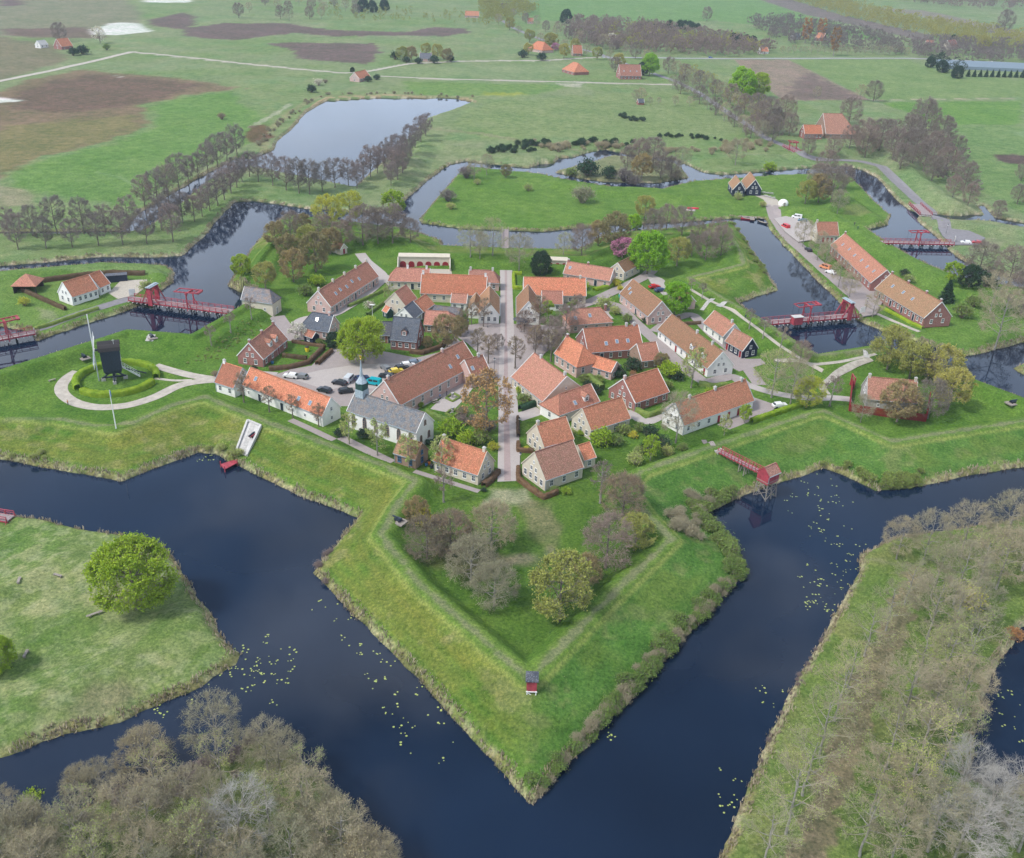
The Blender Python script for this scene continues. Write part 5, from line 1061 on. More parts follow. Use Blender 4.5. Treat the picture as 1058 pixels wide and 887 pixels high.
# ------------------------------------------------------------------ windmill
def post_mill(k_=.88):
    base = P(118.5, 392, 2.1); hub = P(99.5, 357.5, 2.1+9.3); body = P(115, 386, 4.6)
    ax = Vector((-.93, -.37, 0))
    o = empty('post_mill', (base.x, base.y, gz(base.x, base.y)), math.atan2(ax.y, ax.x)); o.scale = (k_, k_, 1); tag(o, 'black post windmill inside the round hedge on the left bastion', 'windmill')
    bl = M['black_paint']
    q = MB(); q.box((0, 0, .25), (1.1, .9, .9), m=1)
    for s in (-1, 1):
        for a in (0, 1):
            e = (s*3.3, 0, .3) if a else (0, s*3.3, .3); q.box(e, (1.3, 1.0, .9) if a else (1.0, 1.3, .9), m=1); q.bar((e[0], e[1], .8), (0, 0, 3.0), .4)
    q.bar((-3.6, 0, .9), (3.6, 0, .9), .42); q.bar((0, -3.6, .92), (0, 3.6, .92), .42); q.lathe((0, 0, .8), [(.42, 0), (.4, 2.4)], 8); q.build('trestle', [bl, M['grey_stone']], o)
    z0, z1 = 2.6, 9.6
    q = MB()
    # lower waist narrower than the body
    pr = [(2.3, 2.0, z0), (2.7, 2.4, z0+.9), (2.9, 2.5, z1)]
    for (a, b, z), (a2, b2, z2) in zip(pr[:-1], pr[1:]):
        c = [(-a, -b, z), (a, -b, z), (a, b, z), (-a, b, z)]; d = [(-a2, -b2, z2), (a2, -b2, z2), (a2, b2, z2), (-a2, b2, z2)]
        for i in range(4): j = (i+1) % 4; q.poly([c[i], c[j], d[j], d[i]], [(0, 0), (5, 0), (5, 5), (0, 5)])
    q.poly([(-2.3, -2, z0), (-2.3, 2, z0), (2.3, 2, z0), (2.3, -2, z0)])
    pts = [(2.55*math.cos(t), z1+1.9*math.sin(t)**.8) for t in [math.pi*k/8 for k in range(9)]]
    for s in (-1, 1): q.poly([(s*2.9, y, z) for y, z in (pts if s > 0 else pts[::-1])])
    q.build('body', [bl], o)
    q = MB(); q2 = [(2.7*math.cos(t), z1-.05+2.0*max(0, math.sin(t))**.8) for t in [math.pi*k/8 for k in range(9)]]
    for a, b in zip(q2[:-1], q2[1:]): q.poly([(-3.2, a[0], a[1]), (-3.2, b[0], b[1]), (3.3, b[0], b[1]), (3.3, a[0], a[1])]); q.poly([(-3.2, a[0], a[1]-.1), (3.3, a[0], a[1]-.1), (3.3, b[0], b[1]-.1), (-3.2, b[0], b[1]-.1)])
    q.build('roof', [M['dark_wood']], o)
    for y in (-1.2, 1.2): add_window(o, -2.75, y, 6, math.pi/2, .5, .7)
    q = MB(); q.box((3.6, 0, 9.35), (1.6, .5, .5)); q.box((4.45, 0, 9.35), (.5, .9, .9), m=1); q.build('windshaft', [bl, M['white_paint']], o)
    for k in range(4):
        s_ = MB(); t = math.radians(90*k+2); d = Vector((0, math.sin(t), math.cos(t))); n = Vector((0, d.z, -d.y)); c = Vector((4.6, 0, 9.35)); X = Vector((1, 0, 0))
        s_.bar(c-d*.3, c+d*10.6, .30, .26, m=0)
        for r in np.arange(1.6, 10.5, .42): s_.bar(c+d*r-n*.3, c+d*r+n*1.55, .06, m=0)
        for w in (-.25, .45, .95, 1.5): s_.bar(c+d*1.6+n*w, c+d*10.4+n*w, .06, m=0)
        s_.bar(c+d*1.6-n*.45, c+d*10.4-n*.45, .05, .35, m=1)
        s_.build('sail', [M['white_paint'], M['blue_paint']], o)
    q = MB()
    for y in (-.65, .65): q.bar((-2.8, y, 3.7), (-7.6, y, .2), .14); q.bar((-2.8, y, 4.8), (-7.6, y, 1.3), .08)
    for i in range(13): f = i/12; q.box((-2.9-4.6*f, 0, 3.65-3.4*f), (.3, 1.3, .06))
    for i in range(7):
        f = i/6
        for y in (-.65, .65): q.bar((-2.8-4.8*f, y, 3.7-3.5*f), (-2.8-4.8*f, y, 4.8-3.5*f), .08)
    q.build('ladder', [M['white_paint']], o); q = MB(); q.bar((-2.6, 0, 3.4), (-9.6, 0, .9), .3); q.build('tail_pole', [bl], o)
    q = MB(); q.bar((-1.5, 1.6, 11.2), (-1.5, 1.6, 12.6), .08); q.bar((-1.9, 1.6, 12.3), (-1.1, 1.6, 12.3), .08); q.build('finial', [M['white_paint']], o)
post_mill()
# ------------------------------------------------------------------ bridges
def bridge(label, A, B, z, wid, mat, name='drawbridge', frame=None, gate=None, hut=None, big=1.0, beam_dir=1, piles=True):
    a = P(*A, z); b = P(*B, z); u = b-a; L = u.length; u.normalize(); o = empty(name, (a.x, a.y, z), math.atan2(u.y, u.x)); tag(o, label, 'bridge'); R = M[mat]; w = wid/2
    q = MB(); q.box((L/2, 0, -.1), (L, wid, .16)); n = int(L/.5)
    for i in range(n): q.box(((i+.5)*L/n, 0, -.005), (.42, wid-.1, .06), m=0)
    q.build('deck', [M['deck']], o)
    q = MB()
    for y in (-w*.8, 0, w*.8): q.box((L/2, y, -.36), (L, .25, .34))
    k = int(L/1.6)
    for i in range(k+1): q.box((i*L/k, 0, -.62), (.22, wid+.9, .2), m=1)
    q.build('beams', [R, M['white_paint']], o)
    for s in (-1, 1):
        q = MB(); m_ = int(L/2.2)
        for i in range(m_+1):
            x = i*L/m_; q.box((x, s*w, .45), (.17, .17, 1.25)); q.bar((x, s*(w+.5), -.55), (x, s*w, .55), .1)
        q.box((L/2, s*w, 1.1), (L, .15, .14)); q.box((L/2, s*w, .62), (L, .09, .12)); q.box((L/2, s*(w+.01), -.12), (L, .14, .3)); q.build('railing', [R], o)
    if piles:
        q = MB(); m_ = max(2, int(L/4.2))
        for i in range(1, m_):
            x = i*L/m_
            q = MB()
            for y in (-w*.8, 0, w*.8): q.lathe((x, y, -z-1.6), [(.16, 0), (.16, z+.95)], 7)
            q.box((x, 0, -.95), (.28, wid+.3, .26)); q.bar((x, -w*.8, -z+.1), (x, w*.8, -.9), .12); q.bar((x+.1, w*.8, -z+.1), (x+.1, -w*.8, -.9), .12)
            q.build('pile_bent', [M['dark_wood']], o)
    if frame:
        x = frame*L; H = 4.9*big; q = MB()
        for s in (-1, 1): q.box((x, s*(w+.25), H/2-.5), (.34, .34, H+1)); q.bar((x+1.6*beam_dir, s*(w+.25), -.3), (x, s*(w+.25), H*.5), .2)
        q.box((x, 0, H+.1), (.45, wid+1.5, .4)); q.bar((x, -w-.2, H-1.0), (x, -w+.9, H), .2); q.bar((x, w+.2, H-1.0), (x, w-.9, H), .2); q.build('gallows', [R], o)
        q = MB(); t = .04; l = 4.6*big
        for s in (-1, 1): q.bar((x-l*beam_dir, s*(w-.15), H+.4-l*t), (x+l*.9*beam_dir, s*(w-.15), H+.4+l*t), .26, .34)
        for f in (-.95, .80, .5): q.box((x+f*l*beam_dir, 0, H+.4+f*l*t), (.24, wid-.3, .24))
        q.bar((x+.15*l*beam_dir, -w+.2, H+.45), (x+.8*l*beam_dir, w-.2, H+.45), .12); q.box((x+.82*l*beam_dir, 0, H+.36), (.9, wid-.7, .5)); q.build('balance_beams', [R], o)
        q = MB()
        for s in (-1, 1): q.bar((x-l*.97*beam_dir, s*(w-.1), H+.3), (x-l*.97*beam_dir, s*(w-.1), .1), .05)
        q.build('chains', [M['black_paint']], o)
    if gate is not None:
        x = gate*L; H = 5.2; q = MB()
        for s in (-1, 1):
            q.box((x, s*(w+.35), H/2-.4), (1.5, .5, H+.8))
            for d in (-1, 1):
                q.bar((x+d*.6, s*(w+.35), H-.6), (x+d*3.2, s*(w+.35), -.3), .3, .26)
        q.box((x, 0, H-.1), (1.3, wid+1.2, .6)); q.bar((x, -w, H-1.5), (x, -w+1.1, H-.3), .3); q.bar((x, w, H-1.5), (x, w-1.1, H-.3), .3)
        g = q.build('gate', [R], o); q = MB(); q.box((x, 0, H+.35), (1.9, wid+1.9, .14)); q.box((x, 0, H+.52), (.8, wid+1.7, .2)); q.build('gate_roof', [M['lead']], g)
    if hut:
        x = hut[0]*L; s = hut[1]; q = MB(); y = s*(w+1.1); q.box((x, y, 1.1), (3.4, 2.0, 2.6)); hh = q.build('guard_hut', [R], o)
        q = MB(); q.box((x, y, 2.5), (3.8, 2.5, .16)); q.build('roof', [M['concrete']], hh); q = MB()
        for i in range(3): q.box((x-1+i, y-s*1.02, 1.5), (.7, .05, .9))
        q.build('window', [M['glass']], hh)
    return o
bridge('left red drawbridge with a gate portal, between the white cottage and the gatehouse', (136, 308.5), (239, 322), 2.2, 3.6, 'red_paint', frame=.60, gate=.23, beam_dir=1)
bridge('right red drawbridge with a gate portal and a guard hut', (884, 325.5), (789, 333.5), 2.2, 3.6, 'red_paint', frame=.55, gate=.11, hut=(.70, 1), beam_dir=-1)
bridge('far right red drawbridge below the asphalt road end', (911, 250), (984, 251.5), 1.9, 3.4, 'red_paint', frame=.50, beam_dir=1, big=.9)
bridge('red drawbridge cut by the left edge beyond the windmill', (35, 343), (-42, 357), 2.0, 3.4, 'red_paint', frame=.36, beam_dir=-1)
bridge('small dark red drawbridge on the road beside the orange farm', (812, 151), (829, 159.5), 1.9, 4.0, 'red_paint', frame=.4, beam_dir=1, big=.85, piles=False)
bridge('red footbridge cut by the left edge at the grassy islet', (11, 536), (-45, 527), 1.7, 2.6, 'red_paint', name='footbridge')
bridge('wooden footbridge where the street leaves the fort at its far side', (522, 259), (522, 237), 1.7, 2.6, 'old_wood', name='footbridge')
bridge('low red railed road bridge beside the parked cars of the far road', (945, 211), (957, 222), 1.6, 5.6, 'red_paint', name='road_bridge', piles=False)
# walkway and hut over the moat
a = P(744, 466, 4.9); b = P(790, 489.5, 4.9); u = b-a; L = u.length; o = empty('walkway', (a.x, a.y, 4.9), math.atan2(u.y, u.x)); tag(o, 'red railed walkway from the rampart to the hut over the moat', 'walkway')
q = MB(); q.box((L/2, 0, -.08), (L, 1.7, .14)); q.build('deck', [M['deck']], o)
for s in (-1, 1):
    q = MB(); n = 13
    for i in range(n+1): q.box((i*L/n, s*.85, .42), (.13, .13, 1.2)); q.bar((i*L/n, s*1.25, -.3), (i*L/n, s*.85, .5), .08)
    q.box((L/2, s*.85, 1.0), (L, .12, .12)); q.box((L/2, s*.85, .55), (L, .08, .1)); q.box((L/2, s*.86, -.1), (L, .12, .26)); q.build('railing', [M['red_paint']], o)
q = MB(); q.box((L/2, 0, -.3), (L, 1.0, .25), m=0)
for x in (L*.5, L*.62):
    for s in (-1, 1): q.bar((x, s*.8, -.3), (x+.1, s*1.2, -4.8), .18)
    q.bar((x, -.8, -.6), (x, 1.1, -4.2), .12); q.bar((x, .8, -.6), (x, -1.1, -4.2), .12)
q.build('trestle', [M['old_wood']], o)
q = MB(); q.box((-.3, -1.0, -.5), (1.2, .22, 1.3)); q.box((-.3, 1.0, -.5), (1.2, .22, 1.3)); q.box((-.3, 0, -.16), (1.2, 1.7, .2)); q.build('abutment', [M['grey_stone']], o)
o = house('privy_hut', 'red boarded hut with a tiled roof standing on stilts over the right moat', (789.8, 484), (801.2, 479), (801.5, 490.2), 'red_paint', 'roof_pale', ze=1.9, pitch=42, g=4.9, win=0, gA=0, gB=0, trim='red_paint', cat='hut')
L, W, ze, zr, sA = DIM[o.name]
q = MB()
for x in (-L/2+.3, 0, L/2-.3):
    for s in (-1, 1): q.bar((x, s*(W/2-.2), .2), (x*1.15, s*(W/2+.25), -6), .2)
for z0, z1 in ((-.2, -2.4), (-2.4, -4.8)):
    for s in (-1, 1): q.bar((-L/2+.3, s*W/2, z0), (L/2-.3, s*W/2, z1), .12); q.bar((L/2-.3, s*W/2, z0), (-L/2+.3, s*W/2, z1), .12)
    for x in (-L/2+.3, L/2-.3): q.bar((x, -W/2, z0), (x, W/2, z1), .12); q.bar((x, W/2, z0), (x, -W/2, z1), .12)
q.build('stilts', [M['old_wood']], o); q = MB(); q.box((0, 0, -.08), (L+.1, W+.1, .2)); q.build('floor', [M['old_wood']], o)
# lookout at the tip
c = P(549.3, 708, 5.2); o = empty('sentry_box', (c.x, c.y, 5.15), 0); tag(o, 'small red sentry box with a dark roof at the bastion tip', 'sentry box')
q = MB(); q.box((0, 1.9, .05), (1.5, 2.6, .2)); q.build('deck', [M['concrete']], o)
q = MB(); q.box((0, -.3, .75), (1.7, 1.5, 2.3)); q.build('cabin', [M['red_paint']], o)
q = MB(); q.poly([(-1.1, -1.3, 1.9), (1.1, -1.3, 1.9), (1.1, .7, 2.5), (-1.1, .7, 2.5)]); q.poly([(-1.1, -1.3, 1.78), (-1.1, .7, 2.38), (1.1, .7, 2.38), (1.1, -1.3, 1.78)])
for s in (-1, 1): q.poly([(s*1.1, -1.3, 1.78), (s*1.1, -1.3, 1.9), (s*1.1, .7, 2.5), (s*1.1, .7, 2.38)])
q.poly([(-1.1, -1.3, 1.78), (1.1, -1.3, 1.78), (1.1, -1.3, 1.9), (-1.1, -1.3, 1.9)]); q.build('roof', [M['roof_slate']], o)
q = MB()
for s in (-1, 1): q.bar((s*.75, -1.0, -.3), (s*.75, -1.2, -2.3), .16); q.bar((s*.75, -.2, -.4), (s*.75, -.9, -2.3), .14)
q.box((0, -1.12, -.45), (1.9, .12, .16)); q.bar((-.75, -1.1, -.6), (.75, -1.15, -1.7), .1); q.build('stand', [M['white_paint']], o)
# white sortie ramp with cannon, jetty
ca_, cb, cc_, cd = G(256, 436.5), G(269.7, 441.6), G(255, 472), G(244, 468); o = empty('stone_ramp', tuple(cd)); tag(o, 'white walled sunken stone ramp in the rampart slope above the red jetty', 'ramp')
def loc(p, dz=0): return (p.x-cd.x, p.y-cd.y, p.z-cd.z+dz)
q = MB(); q.poly([loc(ca_, .25), loc(cd, .12), loc(cc_, .12), loc(cb, .25)]); q.build('floor', [M['concrete']], o)
q = MB(); q.poly([loc(ca_.lerp(cb, .3), .28), loc(cd.lerp(cc_, .3), .15), loc(cd.lerp(cc_, .75), .15), loc(ca_.lerp(cb, .6), .28)]); q.build('cobbles', [M['grey_stone']], o)
for x, y in ((ca_, cd), (cb, cc_), (ca_, cb)): q = MB(); q.bar(loc(x, .4), loc(y, .25), .45, .9); q.build('side_wall', [M['concrete']], o)
def cannon(label, p, rz, red=False, plat=True):
    o = empty('cannon', tuple(p), rz); tag(o, label, 'cannon')
    if plat: q = MB(); q.box((0, 0, .08), (3.6, 2.6, .26)); q.build('platform', [M['old_wood']], o)
    q = MB()
    for s in (-1, 1): q.box((0, s*.35, .6), (1.7, .14, .5))
    q.box((0, 0, .45), (1.3, .6, .14)); q.build('carriage', [M['red_paint'] if red else M['black_paint']], o)
    q = MB()
    pr = [(.22, -1.0), (.24, -.8), (.2, .2), (.15, 1.3), (.18, 1.5)]
    for (r, x), (r2, x2) in zip(pr[:-1], pr[1:]): q.bar((x, 0, .95), (x2, 0, .97), r*2, n=8)
    q.build('barrel', [M['black_paint']], o)
    for x in (-.55, .55):
        for s in (-1, 1): q = MB(); q.bar((x, s*.42, .38), (x, s*.56, .38), .46, .46, n=10); q.build('wheel', [M['dark_wood']], o)
cp_ = G(261, 453); cannon('cannon with a red carriage on the white sunken ramp', (cp_.x, cp_.y, cp_.z+.3), math.radians(250), True, False)
for (x, y), rz, l in (((411.5, 539), 2.6, 'cannon on a wooden platform beside the path of the near bastion'), ((1046, 417), .4, 'cannon on a platform at the right edge bastion'), ((157, 349), 2.2, 'cannon platform on the rampart beyond the windmill'), ((87, 370), 2.4, 'cannon on grey planks left of the windmill hedge')):
    p = G(x, y); cannon(l, p, rz)
c = P(236, 480.5, .9); ja = [P(227.5, 479.7, .9), P(232, 485, .9), P(245.5, 478, .9), P(242, 475.2, .9)]; o = empty('jetty', tuple(c)); tag(o, 'small red jetty in the left moat below the white ramp', 'jetty')
q = MB(); t = [(p.x-c.x, p.y-c.y, 0) for p in ja]; q.poly(t); q.poly([(x, y, -.2) for x, y, z in t][::-1])
for i in range(4): a, b = t[i], t[(i+1) % 4]; q.poly([(a[0], a[1], -.2), (b[0], b[1], -.2), b, a])
q.build('deck', [M['red_paint']], o)
for x, y, z in t[:3]: q = MB(); q.lathe((x*.95, y*.95, -2.2), [(.14, 0), (.14, 3.0)], 7); q.build('post', [M['red_paint']], o)
# pavilion
c = P(30, 299, 1.4); o = empty('pavilion', tuple(c), .1); tag(o, 'open pavilion with a pyramid tiled roof left of the white cottage', 'pavilion')
w = 4.2; f = [([(-w, -w, 2.5), (w, -w, 2.5), (0, 0, 5.6)], [(0, 0), (2*w, 0), (w, 5.2)]), ([(w, -w, 2.5), (w, w, 2.5), (0, 0, 5.6)], [(0, 0), (2*w, 0), (w, 5.2)]), ([(w, w, 2.5), (-w, w, 2.5), (0, 0, 5.6)], [(0, 0), (2*w, 0), (w, 5.2)]), ([(-w, w, 2.5), (-w, -w, 2.5), (0, 0, 5.6)], [(0, 0), (2*w, 0), (w, 5.2)])]
mobj('roof', roof_shell(f, .15, M['roof_red']), o)
for x in (-3.6, 0, 3.6):
    for y in (-3.6, 3.6): q = MB(); q.box((x, y, 1.1), (.25, .25, 3.0)); q.build('post', [M['dark_wood']], o)
q = MB(); q.box((0, 3.4, 1.1), (7.2, .1, 2.6)); q.box((-3.5, 0, 1.1), (.1, 7, 2.6)); q.build('wall', [M['dark_wood']], o)
c = P(121, 290, 1.4); o = empty('flat_shed', tuple(c), .35); tag(o, 'dark flat roofed shed behind the white cottage end', 'shed'); q = MB(); q.box((0, 0, 1), (7, 2.6, 2.4)); q.build('wall', [M['wall_navy']], o); q = MB(); q.box((0, 0, 2.28), (7.3, 2.9, .14)); q.build('roof', [M['roof_slate']], o)
# palisade of the powder house
def palisade(label, pts, h, mat='red_door', z=None):
    W = [G(x, y) for x, y in pts]; o = empty('palisade', tuple(W[0])); tag(o, label, 'palisade'); q = MB(); r = MB()
    for a, b in zip(W[:-1], W[1:]):
        n = max(1, int((b-a).length/.3))
        for k in range(n): p = a.lerp(b, (k+.5)/n); q.box((p.x-W[0].x, p.y-W[0].y, gz(p.x, p.y)+h/2-.2-W[0].z), (.2, .2, h+.4), taper=.9)
        r.bar((a.x-W[0].x, a.y-W[0].y, a.z-W[0].z+h*.75), (b.x-W[0].x, b.y-W[0].y, b.z-W[0].z+h*.75), .12)
    q.build('boards', [M[mat]], o); r.build('rail', [M[mat]], o)
palisade('dark red palisade enclosing the powder storehouse on the right bastion', [(880, 398), (877, 425), (915, 431), (956, 436), (960, 412)], 2.3)
o = empty('gate_posts', tuple(G(880, 400))); tag(o, 'tall red gate posts at the corner of the palisade', 'gate'); q = MB()
for y in (-1.5, 1.5): q.box((0, y, 1.7), (.35, .35, 3.8))
q.box((0, 0, 3.4), (.3, 3.4, .3)); q.build('frame', [M['red_paint']], o); q = MB(); q.box((0, 0, 1.2), (.12, 2.6, 2.2)); q.build('gate_leaf', [M['red_door']], o)
# ------------------------------------------------------------------ cars, boats, people, furniture
def car(label, x, y, ang, col, kind='car', z=None):
    p = G(x, y); p.z += .07; m = cached(('carpaint', col), lambda: simple('car_paint', col, rough=.3, var=.02, spec=.6)); o = empty('parked_car' if kind == 'car' else 'parked_van', tuple(p), math.radians(ang)); tag(o, label, 'car' if kind == 'car' else 'van')
    L, W = (4.3, 1.75) if kind == 'car' else (4.7, 1.9)
    prof = [(-2.15, .35), (-2.18, .85), (-1.95, .98), (-1.55, 1.40), (.35, 1.45), (1.0, 1.0), (2.0, .86), (2.15, .6), (2.1, .35)] if kind == 'car' else [(-2.3, .35), (-2.33, 1.2), (-2.2, 1.95), (1.0, 2.0), (1.55, 1.25), (2.2, 1.05), (2.35, .7), (2.3, .35)]
    q = MB(); wt = lambda z: W/2*(1 if z < 1.02 else .86)
    for i in range(len(prof)):
        a, b = prof[i], prof[(i+1) % len(prof)]; q.poly([(a[0], -wt(a[1]), a[1]), (a[0], wt(a[1]), a[1]), (b[0], wt(b[1]), b[1]), (b[0], -wt(b[1]), b[1])])
    for s in (-1, 1): P_ = [(a[0], s*wt(a[1]), a[1]) for a in prof]; q.poly(P_ if s < 0 else P_[::-1])
    q.build('body', [m], o)
    q = MB()
    if kind == 'car':
        for s in (-1, 1): q.poly([(-1.6, s*W/2*.95, 1.02), (.85, s*W/2*.95, 1.04), (.32, s*W/2*.88, 1.38), (-1.45, s*W/2*.88, 1.34)][::s])
        q.poly([(.40, -.7, 1.43), (.40, .7, 1.43), (1.0, .8, 1.04), (1.0, -.8, 1.04)]); q.poly([(-1.6, -.7, 1.39), (-1.97, -.78, 1.0), (-1.97, .78, 1.0), (-1.6, .7, 1.39)])
    else:
        for s in (-1, 1): q.box((.6, s*W/2*.90, 1.5), (1.1, .12, .5)); q.box((-.9, s*W/2*.90, 1.5), (1.3, .12, .5))
        q.poly([(1.03, -.75, 1.96), (1.03, .75, 1.96), (1.57, .82, 1.3), (1.57, -.82, 1.3)])
    q.build('windows', [M['car_glass']], o)
    for wx in (-1.35, 1.35):
        for s in (-1, 1): q = MB(); q.bar((wx, s*(W/2-.2), .32), (wx, s*(W/2+.02), .32), .64, .64, n=12); q.build('wheel', [M['rubber']], o)
    for s in (-1, 1):
        q = MB(); q.box((prof[-2][0]-.05, s*.62, .66), (.12, .36, .16)); q.build('headlight', [M['lamp_glass']], o); q = MB(); q.box((prof[1][0]+.04, s*.66, .75), (.1, .3, .16)); q.build('taillight', [M['tail_glass']], o)
DKB = (.02, .025, .035); WHT = (.7, .7, .7); GRY = (.16, .17, .18)
car('black car parked nearest the gable of the long orange roofed house', 335.4, 405, 155, DKB); car('black estate car parked second from the church side of the square', 350.7, 397.5, 160, DKB); car('silver van behind the church steeple', 361, 394, 75, (.5, .53, .56), 'van')
car('dark car half hidden by the slate church roof', 357.5, 406, 20, DKB); car('dark blue car right behind the church spire', 374, 393, 30, (.03, .05, .12)); car('bright teal van parked on the square', 386, 397.5, 165, (.0, .33, .40), 'van'); car('black car between the teal van and the long pink house', 399, 390.5, 170, DKB)
car('grey car alone on the pale paving of the square', 398.6, 382.5, 125, GRY); car('yellow car beside the long pink house roof', 409.5, 385.5, 30, (.65, .50, .05)); car('black car just beyond the yellow car', 415.5, 382, 25, DKB); car('white car beyond the yellow and black cars', 421.5, 379, 20, WHT); car('blue grey car at the far end of the parking line', 429, 376.5, 20, (.15, .2, .26))
car('white car partly hidden behind the long orange roof', 300.5, 390.5, 170, WHT); car('dark car beside the white one on the road by the brick house', 311, 391, 165, GRY)
car('white car parked alone beside the long green hedge', 805.5, 421, 15, WHT); car('bright red car beside the lime green tree', 676, 298, 25, (.5, .01, .015)); car('blue car beside the bright red car', 682, 301.5, 25, (.04, .07, .16))
car('white van at the head of the harbour yard', 823, 226, 160, WHT, 'van'); car('blue car beside the white van of the harbour yard', 829, 229.5, 160, (.05, .15, .22)); car('red van on the harbour yard', 811.5, 236, 110, (.5, .02, .03), 'van'); car('dark car under the bare trees by the storehouse', 835, 259.5, 100, DKB); car('white and orange van on the quay of the barracks', 852.5, 278, 130, (.62, .25, .12), 'van'); car('white car next to the orange van on the quay', 858, 283, 130, WHT)
car('white car at the asphalt road end, far right', 997.6, 252, 170, WHT); car('red car at the asphalt road end, far right', 1009, 252, 170, (.42, .01, .03)); car('blue car on the highway behind the ploughed field', 734, 60.3, 0, (.03, .08, .25)); car('white car on the highway near the greenhouse', 1024.5, 65, 0, WHT)
def boat(label, x, y, ang, L, col, z=.05, up=1):
    p = P(x, y, z) if z < .5 else G(x, y); o = empty('boat', tuple(p), math.radians(ang)); tag(o, label, 'boat'); m = cached(('boat', col), lambda: simple('boat_paint', col, rough=.4, var=.1)); q = MB(); n = 10; sec = []
    for i in range(n+1):
        t = i/n*2-1; b = .75*(1-abs(t)**2.2)+.02; hgt = .55+.3*t*t; sec.append([(t*L/2, -b, hgt), (t*L/2, -b*.7, .08), (t*L/2, 0, 0), (t*L/2, b*.7, .08), (t*L/2, b, hgt), (t*L/2, b*.86, hgt-.04), (t*L/2, 0, .18), (t*L/2, -b*.86, hgt-.04)])
    for a, b in zip(sec[:-1], sec[1:]):
        for k in range(8): j = (k+1) % 8; q.poly([a[k], b[k], b[j], a[j]], m=0 if k < 4 else 1)
    q.build('hull', [m, M['old_wood']], o); q = MB()
    for t in (-.4, 0, .4): q.box((t*L/2*1.2, 0, .42), (.25, 1.1, .06))
    q.build('seats', [M['old_wood']], o)
    if up < 0: o.rotation_euler = (math.pi, 0, math.radians(ang)); o.location.z += .7
boat('red rowing boat at the wooden landing', 772, 227, -25, 6, (.5, .02, .04)); boat('long black barge with raised stern at the landing', 783, 226, -55, 8, DKB); boat('black rowing boat moored beside the barge', 788, 231, -50, 6, DKB); boat('upturned red boat on the grass by the landing', 716, 216, -5, 5.5, (.55, .03, .06), 1, -1); boat('upturned white boat beside the red one', 713, 218, -8, 5, (.6, .5, .5), 1, -1); boat('low green boat moored left of the landing', 721, 222.5, -3, 6, (.08, .12, .08))
c = P(766, 224, .7); o = empty('landing', tuple(c), -.2); tag(o, 'wooden boat landing below the navy gable houses', 'landing'); q = MB(); q.box((0, 1, 0), (14, 3, .2)); q.box((5, -2.2, 0), (2, 4, .18)); q.build('deck', [M['old_wood']], o); q = MB()
for x in range(-6, 8, 3): q.box((x, -.4, -.6), (.22, .22, 2.2))
q.build('posts', [M['dark_wood']], o)
def lamp(label, x, y, H=4.2, lab=None):
    p = G(x, y); o = empty('street_lamp', tuple(p)); tag(o, label, 'street lamp', 'street lamps'); q = MB(); q.lathe((0, 0, 0), [(.14, 0), (.12, .5), (.06, .6), (.05, H)], 8); q.build('post', [M['black_paint']], o)
    q = MB(); q.lathe((0, 0, H), [(.1, 0), (.2, .1), (.26, .5)], 6); l = q.build('lantern', [M['lamp_glass']], o); q = MB(); q.lathe((0, 0, H+.5), [(.32, 0), (.05, .3), (.03, .4)], 6); q.build('cap', [M['black_paint']], l)
for l, x, y in (('black street lamp on the right kerb beside the stone corner house', 537, 486), ('black street lamp on the right kerb beside the oak crown', 536, 449), ('black street lamp on the right kerb at the blue corner door', 535.5, 413), ('black street lamp at the plaza corner of the brown cross wing', 510.5, 386), ('black street lamp left of the plaza trees near the inn', 483.5, 345), ('black street lamp in front of the left white inn', 504, 339), ('black street lamp at the far right road end', 977, 243), ('black street lamp beside the white sign at the right drawbridge', 894, 322)): lamp(l, x, y)
